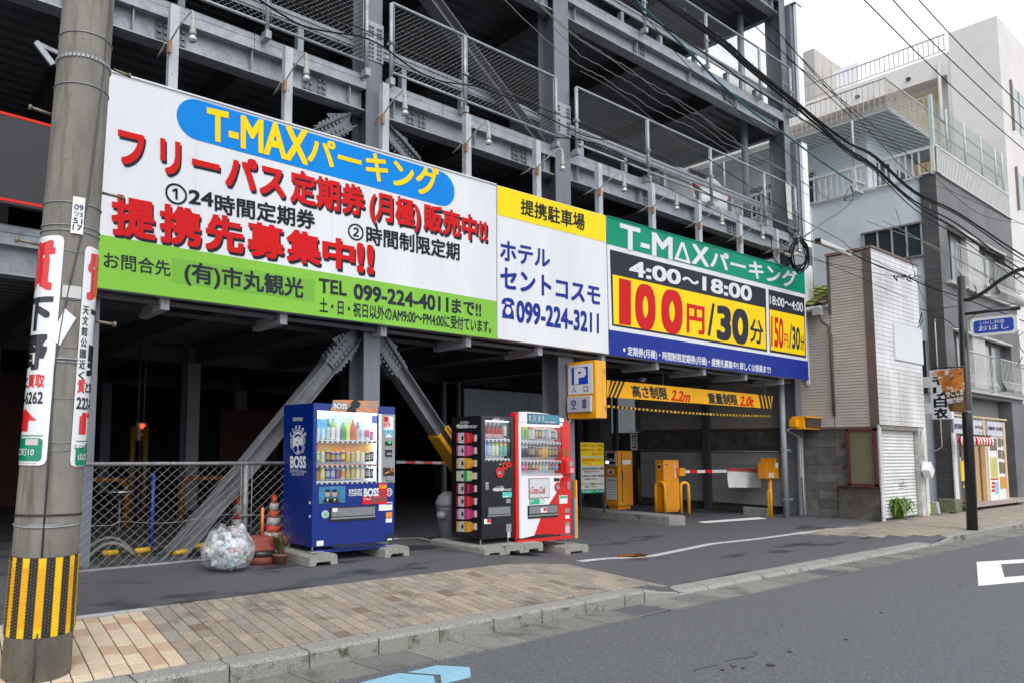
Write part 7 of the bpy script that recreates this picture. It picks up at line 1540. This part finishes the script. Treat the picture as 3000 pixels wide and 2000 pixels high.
scroll(605, 795, 60, -60, 260); scroll(805, 705, 32, 60, 400); scroll(1030, 650, 34, 0, 280); scroll(475, 770, 32, 90, 420)
MB().lathe([(.05, -.06), (.12, -.03), (.14, .05), (.10, .14), (.04, .17)], ZL_(1108, 905), 16).build('globe', mat('globe white', (.8, .8, .82), .3), lp)
bsn = thing('hanging_sign', (PX, 3.9, 2.7), 'rounded blue hanging sign with white brush lettering on the black lamp post', 'sign')
c4 = [ZL_(600, 1050), ZL_(1030, 990), ZL_(1030, 1185), ZL_(612, 1215)]
y0_, y1_ = c4[1].y, c4[0].y; za_, zb_ = c4[3].z, c4[0].z
def rrect(x, y0, y1, z0, z1, r, n=6):
    P = []
    for cy, cz, a in ((y1-r, z1-r, 0), (y0+r, z1-r, 90), (y0+r, z0+r, 180), (y1-r, z0+r, 270)):
        for k in range(n+1): t = R(a+90*k/n); P.append((x, cy+r*math.cos(t), cz+r*math.sin(t)))
    return P
MB().prism(rrect(PX, y0_, y1_, za_, zb_, .08), (.15, 0, 0)).build('case', v_white, bsn); MB().prism(rrect(PX-.006, y0_+.05, y1_-.05, za_+.05, zb_-.05, .05), (.004, 0, 0)).build('blue_face', gloss('sign face blue', (.01, .06, .42)), bsn)
def bt(s, u0, u1, w0, w1): yy = lambda u: y1_-.05-(y1_-y0_-.1)*u; zz_ = lambda w_: za_+.05+(zb_-za_-.1)*w_; text(s, [Vector((PX-.006, yy(u0), zz_(w1))), Vector((PX-.006, yy(u1), zz_(w1))), Vector((PX-.006, yy(u1), zz_(w0))), Vector((PX-.006, yy(u0), zz_(w0)))], s_white, bsn, .01, lift=.003, nrm=nx_)
bt('いわし料理', .17, .78, .64, .90); bt('おはし', .12, .88, .16, .58)
bn = thing('banner', (PX, 5.2, 2.0), 'orange and brown food banner with white brush writing on the lamp post', 'banner')
q = [ZX(270, 110, PX), ZX(541, 86, PX), ZX(566, 492, PX), ZX(415, 482, PX)]
mbn = mat('banner print', (.50, .17, .02), .6, n=(9, .4), n2=[(7, .56, .05, (.75, .72, .68), None), (5, .6, .06, (.16, .06, .01), None)]); mb2 = mat('banner brown print', (.14, .065, .012), .6, n=(6, .3))
V = []; n = 10
for j in range(9):
    v = j/8
    for k in range(n+1): u = k/n; p = (q[0]*(1-u)+q[1]*u)*(1-v)+(q[3]*(1-u)+q[2]*u)*v; V.append(p+Vector((.04*math.sin(u*5+v*3)*(1-u), 0, 0)))
tpf = [(j*(n+1)+k, j*(n+1)+k+1, (j+1)*(n+1)+k+1, (j+1)*(n+1)+k) for j in range(8) for k in range(n)]
MB().add(V, [f for i, f in enumerate(tpf) if i//n < 4], True).build('printed_top', mbn, bn); MB().add(V, [f for i, f in enumerate(tpf) if i//n >= 4], True).build('printed_foot', mb2, bn)
def bq(u0, u1, v0, v1): f = lambda u, v: (q[0]*(1-u)+q[1]*u)*(1-v)+(q[3]*(1-u)+q[2]*u)*v; return [f(u0, v0), f(u1, v0-.06), f(u1, v1-.06), f(u0, v1)]
text('かごしま', bq(.18, .98, .52, .66), s_white, bn, .04, lift=.05, nrm=nx_); text('焼酎で乾杯', bq(.1, .95, .70, .82), s_white, bn, .03, lift=.05, nrm=nx_)
MB().tube([ZX(250, 86, PX), ZX(545, 72, PX)], .015, 6).build('banner_bar', blkp, bn)
MB().tube([ZX(555, 480, PX-.08), ZX(610, 490, PX-.08)], .012, 5).build('tie_wire', steel_gal, bn)
# ---- tall pale building behind
X3, Y3 = 30.0, 6.5; pk = mat('pale pinkish render', (.70, .67, .645), .8, n=(1.2, .06), n2=(1.5, .62, .12, (.55, .51, .48), None, (1, 1, .3)))
b3 = thing('tall_building', (33, Y3, 0), 'tall pale pinkish building with roof railings and a rusty corrugated light well', 'building')
zt3 = at(2914, 39, y=Y3).z; p1 = at(2843, 65, x=X3); 
box('front_block', pk, X3+.03, 42, Y3, Y3+1.3, -.1, zt3, b3); zl3 = at(2828, 132, x=X3).z
box('rear_block', pk, X3+.06, 42, Y3+1.301, 7.9, -.1, zl3, b3); box('rear_upper', pk, X3+.06, 42, 7.901, 13.5, at(2611, 273, x=X3+.06).z, zl3, b3); box('rear_mass', pk, X3+.6, 42, 7.901, 26, -.1, zl3-.3, b3)
cor = mat('rusty yellow corrugated sheet', (.50, .42, .24), .8, n=(4, .25, (1, 6, .6)), n2=(6, .6, .07, (.22, .12, .06), None))
y = 8.4
while y < 11.4: MB().box(X3+.5, X3+.57, y, y+.06, 9.0, zl3-1.2).build('corrugated_rib', cor, b3); y += .14
box('corrugated_sheet', cor, X3+.55, X3+.6, 8.35, 11.45, 9, zl3-1.0, b3)
zr3 = at(2828, 74, x=X3).z; rr3 = MB().tube([(X3+.1, Y3+1.4, zr3), (X3+.1, 13.3, zr3)], .03, 6).build('roof_rail', mat('grey white rail', (.5, .48, .46), .6), b3)
MB().tube([(X3+.1, Y3+1.4, zl3+.12), (X3+.1, 13.3, zl3+.12)], .02, 5).build('lower_rail', mat('grey white rail', (.5, .48, .46)), rr3)
rbm = MB().box(-.012, .012, -.012, .012, 0, zr3-zl3-.12); r3 = bpy.data.meshes.new('roof_baluster'); r3.from_pydata(rbm.v, [], rbm.f); r3.materials.append(mat('grey white rail', (.5, .48, .46)))
for k in range(40): place('roof_baluster', r3, rr3, Vector((X3+.1, Y3+1.45+k*.147, zl3+.12))-ORG[rr3])
sb0 = at(2387, 140, x=31).y; box('stair_tower', mat('stained tower render', (.45, .43, .40), .85, n=(1.2, .15, (1, 1, .3)), n2=(2, .58, .1, (.25, .26, .18), None, (2, 2, .25))), 31, 34.5, at(2387, 200, x=31).y, at(2352, 200, x=31).y+1.4, 6, at(2387, 141, x=31).z, b3)
MB().lathe([(1.0, 0), (1.0, 1.6), (.8, 1.95), (.2, 2.05)], (32.5, 16.2, at(2310, 215, x=31.5).z-.6), 20).build('water_tank', mat('tank cream', (.6, .6, .56), .5), b3)
box('roof_shed', v_white, 31, 33, at(2515, 230, x=31).y, at(2447, 230, x=31).y, zl3-.3, at(2480, 195, x=31).z, b3)
for zz0, zz1, xa in ((at(2985, 390, y=Y3).z, at(2965, 252, y=Y3).z, at(2963, 300, y=Y3).x), (at(2985, 610, y=Y3).z, at(2975, 500, y=Y3).z, at(2978, 540, y=Y3).x)):
    w = box('window', curt, xa, xa+2.2, Y3-.004, Y3+.0, zz0, zz1, b3); box('frame_bar', mat('brown sill', (.2, .17, .15)), xa-.1, xa, Y3-.06, Y3-.001, zz0-.1, zz1+.1, w); box('frame_bar', mat('white jamb', (.6, .6, .58)), xa+.9, xa+1.0, Y3-.03, Y3-.005, zz0, zz1, w)
for zz0 in (1.4, 4.6, 7.8): box('window', curt, 32.5, 34.8, Y3-.02, Y3-.001, zz0, zz0+1.4, b3)
box('neighbour_block', mat('grey block far', (.35, .35, .36), .8, n=(.6, .1)), 20, 46, 26, 30, -.2, 9, None, label='plain grey block closing the view behind the blue walled building', cat='building')
# ---- plants, pots and junk along the house fronts
g0 = gat(2625, 1517); t = thing('leafy_plant', (g0.x, g0.y, g0.z), 'clump of long arching green leaves in front of the roller shutter', 'plant')
blades(g0.x-.22, g0.y-.12, g0.z, 260, .54, .42, 5, .026, .95).build('long_leaves', leaf3, t, kind='stuff')
w0 = gat(2598, 1516); tt = MB().lathe([(.07, 0), (.09, .2), (.095, .21)], (w0.x, w0.y+.02, w0.z), 14).build('flower_pot', mat('dull white pot', (.42, .41, .38), .6, n=(8, .2)), None, label='small dull white pot beside the long green leaves', cat='pot')
mossb = mat('bright mossy concrete', (.16, .20, .03), .95, n=(12, .4), n2=(5, .5, .1, (.12, .11, .09), None), bump=(40, .7))
for a, b_, w_, h_, m_, l in ((2723, 1505, .34, .5, mat('dark stained block', (.11, .10, .085), .9, n=(9, .4)), 'dark stained concrete stub left of the mossy block'), (2733, 1508, .42, .26, mossb, 'low mossy green concrete block by the dark brick wall'), (2754, 1505, .16, .30, mat('dull white pot', (.42, .41, .38)), 'pale square bucket beside the mossy block'), (2812, 1498, .45, .32, mat('olive mossy stone', (.15, .145, .09), .9, n=(8, .3)), 'squat olive planter block near the red restaurant door')):
    g = gat(a, b_); bevel(MB().prism([(g.x-w_/2, g.y, g.z), (g.x+w_/2, g.y, g.z), (g.x+w_*.45, g.y+.03, g.z+h_), (g.x-w_*.45, g.y+.03, g.z+h_)], (0, w_*.8, 0)).build('planter_block', m_, None, label=l, cat='concrete block'), .02)
g = gat(2782, 1490); t = thing('weeds', (g.x, g.y, g.z), 'tuft of low green weeds against the dark brick pier', 'plant'); blades(g.x, g.y+.15, g.z, 120, .4, .3, 8, .012, .5).build('leaves', leaf3, t, kind='stuff')
g = gat(2790, 1503); t = thing('weeds', (g.x, g.y, g.z), 'thin strip of grass on the ground by the olive planter', 'plant'); blades(g.x, g.y, g.z, 60, .08, .3, 9, .008, .5).build('leaves', leaf3, t, kind='stuff')
g = gat(2684, 1497); jb = thing('junk_heap', (g.x, g.y+.1, g.z), 'small heap of crumpled foil and dark scraps right of the roller shutter', 'junk heap')
rg = random.Random(4)
for k in range(14):
    p = Vector((g.x+rg.uniform(-.22, .22), g.y+rg.uniform(0, .3), g.z+rg.uniform(.03, .2))); d = Vector((rg.uniform(-1, 1), rg.uniform(-1, 1), rg.uniform(-.5, 1))).normalized()*rg.uniform(.06, .2)
    MB().obox(p, p+d, rg.uniform(.02, .09), rg.uniform(.01, .04)).build('scrap', mat('foil scrap', (.5, .5, .52), .3, .5) if k % 3 == 0 else mat('dark scrap', (.07, .06, .055), .8), jb)

MB().tube([(X3-.02, Y3+1.6, 9.0), (X3-.02, Y3+1.6, zl3-.3)], .05, 6).build('downpipe', mat('grey white rail', (.5, .48, .46)), b3)
for y in (9.0, 10.6): MB().tube([(X3+.0, y, zl3-.5), (X3+.06, y, zl3-.5)], .07, 8).build('vent', v_dark, b3)
for z in (10.9, 12.6): bevel(box('air_conditioner', v_white, X3-.35, X3+.02, Y3+.25, Y3+1.05, z-3.2, z-2.6, b3), .02)
MB().tube([(X2+.02, 9.6, 5.2), (X2-.02, 9.6, zS-.1)], .03, 6).build('wall_pipe', arm_m, b2)
# ================================================================ car on the first deck, overhead cables
fz = FL[1]+.47
car = thing('parked_car', (14.6, 9.9, fz), 'white car parked on the first deck seen through the wire mesh', 'car')
cw = gloss('car white', (.70, .71, .72)); side = [(0, .35), (0, .75), (.08, 1.0), (.35, 1.42), (.7, 1.52), (2.4, 1.50), (3.1, 1.0), (3.9, .85), (4.1, .6), (4.1, .35)]
CX, CY = 16.25, 8.75
bevel(MB().prism([(CX-.82, CY+a, fz+b_) for a, b_ in side], (1.64, 0, 0)).build('body', cw, car), .07, 3)
MB().prism([(CX-.66, CY+.02, fz+1.02), (CX+.66, CY+.02, fz+1.02), (CX+.58, CY+.30, fz+1.42), (CX-.58, CY+.30, fz+1.42)], (0, -.015, 0)).build('rear_window', mat('tinted glass', (.01, .012, .014), .05, coat=1), car)
for s in (-1, 1): bevel(box('tail_light', gloss('tail light red', (.5, .01, .01)), CX+s*.76-.05, CX+s*.76+.05, CY-.02, CY+.1, fz+.66, fz+1.12, car), .03)
for s in (-1, 1):
    for y in (.75, 3.3):
        wh = MB().tube([(CX+s*.84, CY+y, fz+.31), (CX+s*.64, CY+y, fz+.31)], .31, 22).build('wheel', v_dark, car); MB().tube([(CX+s*.85, CY+y, fz+.31), (CX+s*.84, CY+y, fz+.31)], .19, 16).build('rim', v_grey, wh)
box('bumper', cw, CX-.80, CX+.80, CY-.06, CY+.1, fz+.36, fz+.62, car); box('number_plate', paper, CX-.17, CX+.17, CY-.065, CY-.061, fz+.7, fz+.86, car); bevel(box('mirror', cw, CX-1.0, CX-.84, CY+2.5, CY+2.6, fz+.98, fz+1.12, car), .02)
tc = MB(); n = 8
tc.add([(18.0-.28+.28*i/n*0+.035*i, YF-.13-.01*math.sin(i*1.3), FL[1]+1.62) for i in range(n+1)]+[(17.74+.035*i, YF-.13-.012*math.sin(i*1.3+1), FL[1]+.78) for i in range(n+1)], [(i, i+1, n+2+i, n+1+i) for i in range(n)]); tc.build('hanging_cloth', mat('dirty white cloth', (.48, .48, .44), .9, n=(6, .2)), None, label='dirty white cloth tied to the mesh railing near the right column', cat='cloth')
cab = mat('black cable', (.008, .008, .010), .7, spec=.15); cabg = mat('weathered grey cable', (.20, .20, .21), .45); cabt = mat('teal cable', (.008, .10, .12), .4)
GV = 'thin wires crossing in front of the car park'
def cable(label, conv, pts, r, m, y=5.0, group=None, wob=0., twist=False):
    P = [at(*conv(*p), y=(y if not isinstance(y, (tuple, list)) else y[0]+(y[1]-y[0])*i/(len(pts)-1))) for i, p in enumerate(pts)]
    # smooth through the points
    Q = []
    for i in range(len(P)-1):
        p0 = P[max(i-1, 0)]; p1 = P[i]; p2 = P[i+1]; p3 = P[min(i+2, len(P)-1)]
        for k in range(5):
            t = k/5; Q.append(.5*((2*p1)+(p2-p0)*t+(2*p0-5*p1+4*p2-p3)*t*t+(3*p1-p0-3*p2+p3)*t**3))
    Q.append(P[-1])
    if wob: Q = [q+Vector((0, 0, wob*math.sin(i*1.7))) for i, q in enumerate(Q)]
    b = MB(); b.tube(Q, r, 6)
    o = b.build('overhead_cable', m, None, label=label, cat='cable', group=group)
    return o, Q
Z5 = lambda a, b: (1700+a/3.136, b/3.136); ZQ = lambda a, b: (2300+a/2.376, b/2.376); Z1 = lambda a, b: (250+a/2.352, b/2.352); Z4 = lambda a, b: (1000+a/2.352, b/2.352); Z3 = lambda a, b: (1700+a/2.614, 300+b/2.614); Z8 = lambda a, b: (2300+a/1.669, 660+b/1.669)
sx = lambda a, b: (a, b)
for pts, wh in (([(550, 0), (780, 230), (980, 430), (1300, 730), (1663, 1045), (1900, 1250)], 'lowest'), ([(750, 0), (900, 165), (1050, 320), (1240, 500), (1450, 700), (1663, 900), (1900, 1100)], 'middle'), ([(930, 0), (1130, 220), (1400, 500), (1663, 760), (1900, 990)], 'topmost')):
    cable('%s of the three straight black cables against the white sky' % wh, ZQ, pts, .0085, cab, 4.6)
bundle = [(2352/1, 0)]
BP = [(1905, -20), (2019, 54), (2130, 137), (2197, 198), (2306, 287), (2400, 367), (2490, 440), (2560, 482), (2680, 590), (2805, 660), (2960, 770), (3100, 860)]
for k, (dx, dy, r) in enumerate(((0, 0, .018), (4, -4, .013), (-4, 4, .014), (3, 7, .011), (7, -2, .010), (-3, -7, .008))):
    pts = [(x+dx+3*math.sin(i*2.1+k), y+dy+(3*math.sin(i*1.3+k*2) if i < 4 else (k-2.5)*(i-3)*2.4)) for i, (x, y) in enumerate(BP)]
    cable('strand %s of the heavy black cable bundle running down to the right' % ('one two three four five six'.split()[k]), sx, pts, r, cab, 4.8, 'strands of the heavy black bundle')
# lashing hooks
lh = MB()
for i in range(26):
    t = i/25*(len(BP)-1.01); j = int(t); f = t-j; x = BP[j][0]*(1-f)+BP[j+1][0]*f; y = BP[j][1]*(1-f)+BP[j+1][1]*f; p = at(x, y-6, y=4.8); lh.tube([p+Vector((-.02, 0, .05)), p+Vector((0, 0, .07)), p+Vector((.02, 0, .03)), p+Vector((0, 0, -.03))], .003, 4)
lh.build('cable_hooks', steel_gal, None, kind='stuff')
cable('teal blue cable sagging across the upper deck and mesh', Z5, [(500, -10), (560, 60), (640, 130), (860, 340), (1000, 480), (1120, 600), (1250, 740), (1400, 870), (1500, 960), (1650, 1080), (1800, 1180), (1900, 1250), (2195, 1470), (2500, 1680)], .013, cabt, 4.9)
cable('short tied-off end of the teal cable by the insulators', Z3, [(2070, 640), (2091, 740), (2000, 830), (1880, 910), (1760, 1000), (1700, 1040)], .012, cabt, 5.0)
cable('thin dark wire just under the teal cable', Z5, [(400, -5), (600, 160), (980, 600), (1250, 830), (1500, 1060), (1800, 1310), (2060, 1560)], .0045, cab, 4.9, GV)
cable('medium black cable crossing the upper mesh panels', Z5, [(380, -20), (600, 140), (960, 370), (1240, 560), (1580, 800), (1900, 1010), (2195, 1200), (2600, 1500)], .009, cab, 4.8)
cable('thin wire crossing the corner column near the top', Z5, [(1330, -5), (1480, 130), (1720, 350), (1900, 520), (2195, 800), (2500, 1090)], .006, cab, 4.8, GV)
cable('second thin wire above the corner column', Z5, [(1500, -5), (1740, 210), (2195, 730), (2500, 1050)], .0055, cab, 4.7, GV)
wv = lambda pts: pts
cable('upper wavy pale drop wire across the dark deck', Z5, [(-260, 240), (-100, 400), (0, 510), (150, 590), (300, 680), (420, 740), (560, 830), (720, 940), (900, 1030), (1040, 1110), (1180, 1200), (1330, 1320), (1500, 1380), (1700, 1480), (1900, 1590), (2300, 1850)], .004, cabg, 5.2, GV, .006)
cable('lower wavy pale drop wire across the dark deck', Z5, [(-700, 0), (-400, 290), (-200, 470), (0, 610), (120, 670), (250, 740), (370, 830), (500, 890), (620, 980), (740, 1040), (870, 1110), (1000, 1160), (1120, 1240), (1250, 1320), (1400, 1420), (1540, 1480), (1700, 1568), (2100, 1800)], .004, cabg, 5.2, GV, .006)
cable('first of the twin pale wires under the second deck', Z5, [(-420, -10), (-200, 200), (0, 360), (150, 450), (290, 545), (430, 620), (560, 720), (700, 800), (830, 880), (1040, 1010), (1240, 1160), (1380, 1250), (1500, 1350), (1930, 1600), (2400, 1900)], .0042, cabg, 5.1, GV, .006)
cable('second of the twin pale wires under the second deck', Z5, [(-440, -10), (-200, 215), (0, 372), (290, 552), (450, 670), (560, 722), (720, 850), (830, 890), (1000, 1030), (1100, 1060), (1300, 1240), (1500, 1360), (1930, 1610)], .0036, cabg, 5.15, GV)
cable('thin drop wire passing down behind the upper mesh', Z5, [(0, 655), (250, 790), (500, 960), (640, 1080), (800, 1200), (920, 1300), (1100, 1400)], .003, cabg, 5.3, GV)
c1_, Q1 = cable('black cable sagging from the top left across the railing to the coil', Z1, [(1190, -5), (1350, 100), (1500, 180), (1700, 225), (1900, 255), (2060, 330), (2250, 470), (2450, 560), (2700, 600), (2950, 690), (3200, 820), (3450, 940), (3620, 965)], .0085, cab, [5.2, 6.2])
cable('lower part of the black cable running to the coil at the corner', Z3, [(-180, 270), (0, 290), (200, 345), (470, 480), (700, 570), (850, 630), (1050, 740), (1250, 820), (1430, 880), (1560, 960), (1640, 1060)], .009, cab, [6.2, 7.4])
cable('thin dark wire above the sagging black cable', Z1, [(1380, -10), (1600, 90), (1900, 200), (2100, 290), (2352, 390), (2700, 560), (3000, 690), (3350, 830), (3700, 990), (4000, 1100)], .0055, cab, [5.2, 6.6], GV)
cable('dark wire passing in front of the lamps above the price board', Z3, [(300, 420), (560, 600), (880, 760), (1180, 900), (1500, 1060), (1900, 1240), (2091, 1320), (2500, 1500)], .006, cab, [6.0, 6.2], GV)
cable('dark wire running from the mesh railing down to the house corner', Z3, [(930, 400), (1180, 570), (1500, 780), (1700, 900), (2000, 1060), (2091, 1130), (2500, 1330)], .006, cab, [6.0, 6.0], GV)
# coil of cable and tangle at the corner
cc = thing('cable_coil', (18.0, 7.5, 4.9), 'coil of thick black cable hanging at the corner above the green header', 'cable coil')
for k in range(7):
    c = at(*Z3(1668+k*3, 1160+k*4), y=7.35-.03*k); ra, rb_ = (58+7*(k % 3))/2.614, (100+10*(k % 4))/2.614
    P = []
    for i in range(25): t = 2*math.pi*i/24+.4*k; P.append(at(Z3(1665+k*4, 1155)[0]+ra*math.cos(t)+2*math.sin(3*t+k), Z3(1665, 1165+k*3)[1]+rb_*math.sin(t)+3*math.cos(2*t+k), y=7.38-.02*k+.03*math.sin(t*2+k)))
    MB().tube(P, .012, 6).build('loop', cab, cc)
for k, pts in enumerate(([(1580, 985), (1620, 1000), (1650, 1060), (1640, 1130)], [(1600, 970), (1660, 990), (1700, 1050), (1740, 1150)], [(1460, 1040), (1470, 1180), (1540, 1270), (1600, 1240)], [(1750, 1000), (1690, 1040), (1640, 1050)])): MB().tube([at(*Z3(*p), y=7.4) for p in pts], .009, 5).build('tail', cab, cc)
MB().tube([at(*Z3(1570, 1155), y=7.4), at(*Z3(1600, 1175), y=7.35), at(*Z3(1640, 1170), y=7.35), at(*Z3(1665, 1160), y=7.3)], .035, 8).build('cream_fitting', arm_m, cc)
box('splice_box', mat('grey splice box', (.3, .3, .31), .5), 16.95, 17.25, 7.5, 7.6, 5.93, 6.05, cc)
# fluorescent street light
fl_ = thing('tube_light', (0, 0, 0), 'long white tube street light hung on the wires beside the siding', 'street light')
a, b_ = at(*Z3(1822, 1062), y=6.1), at(*Z3(2065, 1165), y=6.1); fl_.location = a; ORG[fl_] = a.copy()
MB().obox(a, b_, .09, .07).build('housing', mat('lamp housing white', (.62, .62, .60), .5), fl_); MB().obox(a+Vector((.03, -.02, -.045)), b_+Vector((-.03, -.02, -.045)), .05, .025).build('tube_cover', mat('tube cover', (.4, .38, .34), .4), fl_); MB().obox(a-Vector((.02, 0, 0)), a, .10, .09).build('end_cap', v_dark, fl_)
cable('twisted pair cable running from the tube light over the white house', Z8, [(300, 125), (405, 178), (500, 215), (600, 255), (700, 300), (860, 355), (1168, 470)], .013, cab, [6.0, 4.9])
cable('black wire meeting the tube light from the corner coil', Z3, [(1640, 1035), (1700, 1050), (1760, 1065), (1822, 1060)], .010, cab, [7.2, 6.1])
cable('thin wire over the white house ending at the tangle', Z8, [(0, 30), (150, 90), (300, 130), (450, 200), (600, 262)], .006, cab, [6.2, 5.6], GV)
cable('lower thin wire over the white house ending at the tangle', Z8, [(-100, 100), (100, 160), (300, 205), (500, 245), (640, 262), (760, 330), (900, 400)], .006, cab, [6.2, 5.6], GV)
cable('wire from the rooftops down across the windows of the brick building', Z8, [(400, -20), (560, 40), (700, 90), (850, 170), (1000, 260), (1168, 330)], .007, cabg, 5.0, GV)
cable('second wire from the rooftops across the windows of the brick building', Z8, [(480, -20), (620, 50), (760, 130), (900, 200), (1050, 280), (1168, 350)], .007, cabg, 5.0, GV)
cable('black wire above the upper windows of the brick building', Z8, [(720, -20), (860, 60), (1000, 120), (1168, 190)], .008, cab, 4.9, GV)
cable('dangling guy wire beside the pale blue wall', Z8, [(540, -80), (600, 120), (660, 320), (740, 480), (760, 560)], .005, cab, 6.2, GV)
cable('thin messenger wire high over the brick building', ZQ, [(0, 400), (350, 660), (700, 950), (1000, 1200), (1350, 1490), (1663, 1560)], .005, cab, 5.0, GV)
cable('second messenger wire high over the brick building', ZQ, [(0, 290), (300, 600), (620, 950), (900, 1240), (1150, 1330), (1663, 1568)], .005, cab, 5.0, GV)
# insulators and tied ends
ins = thing('wire_insulators', (0, 0, 0), 'pair of white wire insulators with looped tails in front of the pale blue wall', 'insulator')
p = at(2300+545/2.376, 1290/2.376, y=5.0); ins.location = p; ORG[ins] = p.copy()
for a0, b0, a1, b1 in ((500, 1270, 560, 1290), (485, 1325, 545, 1350)):
    P, Q = at(*ZQ(a0, b0), y=5.0), at(*ZQ(a1, b1), y=5.0); MB().tube([P.lerp(Q, t) for t in (0, .15, .3, .45, .6, .75, 1)], .02, 8, rr=[.012, .03, .014, .03, .014, .03, .01]).build('insulator', mat('porcelain', (.5, .48, .44), .25), ins)
for pts in ([(500, 1290), (440, 1320), (410, 1390), (480, 1350), (540, 1300)], [(490, 1340), (430, 1370), (415, 1400), (500, 1390), (545, 1350)]): MB().tube([at(*ZQ(*q), y=5.0) for q in pts], .007, 5).build('tail', cabt, ins)
tg = thing('wire_tangle', (0, 0, 0), 'tangle of tied wires over the tiled front of the white house', 'wire tangle'); p = at(*Z8(600, 260), y=5.6); tg.location = p; ORG[tg] = p.copy(); rg = random.Random(9)
for k in range(9):
    c = (600+rg.uniform(-60, 60), 258+rg.uniform(-12, 20)); MB().tube([at(*Z8(c[0]+rg.uniform(-22, 22), c[1]+rg.uniform(-14, 14)), y=5.6) for _ in range(4)], .007, 5).build('tied_end', cab, tg)
tg2 = thing('wire_tangle', (0, 0, 0), 'loose loops of black wire around the street lamp post and brick wall', 'wire tangle'); p = at(*Z8(800, 480), y=5.2); tg2.location = p; ORG[tg2] = p.copy()
for pts in ([(720, 460), (760, 450), (800, 470), (830, 500), (860, 505)], [(660, 410), (700, 420), (770, 405), (860, 395)], [(870, 385), (930, 360), (1000, 350), (1168, 400)], [(880, 470), (960, 420), (1050, 395), (1168, 380)], [(655, 480), (668, 430), (672, 470), (650, 500)], [(1168, 520), (1140, 545), (1150, 600), (1168, 620)], [(1168, 700), (1135, 690), (1160, 640)]): MB().tube([at(*Z8(*q), y=5.2) for q in pts], .009, 5).build('loose_wire', cab, tg2)
cdt = thing('wall_conduit', (0, 0, 0), 'thin white conduit running down the dark brick pier', 'conduit'); p = at(*Z8(740, 700), x=X2); cdt.location = p; ORG[cdt] = p.copy()
MB().tube([at(*Z8(a, b_), x=X2-.05) for a, b_ in ((732, 455), (745, 690), (760, 960), (768, 1080), (740, 1100), (700, 1090))], .014, 6).build('pipe', arm_m, cdt)
bpy.data.objects.remove(_to)
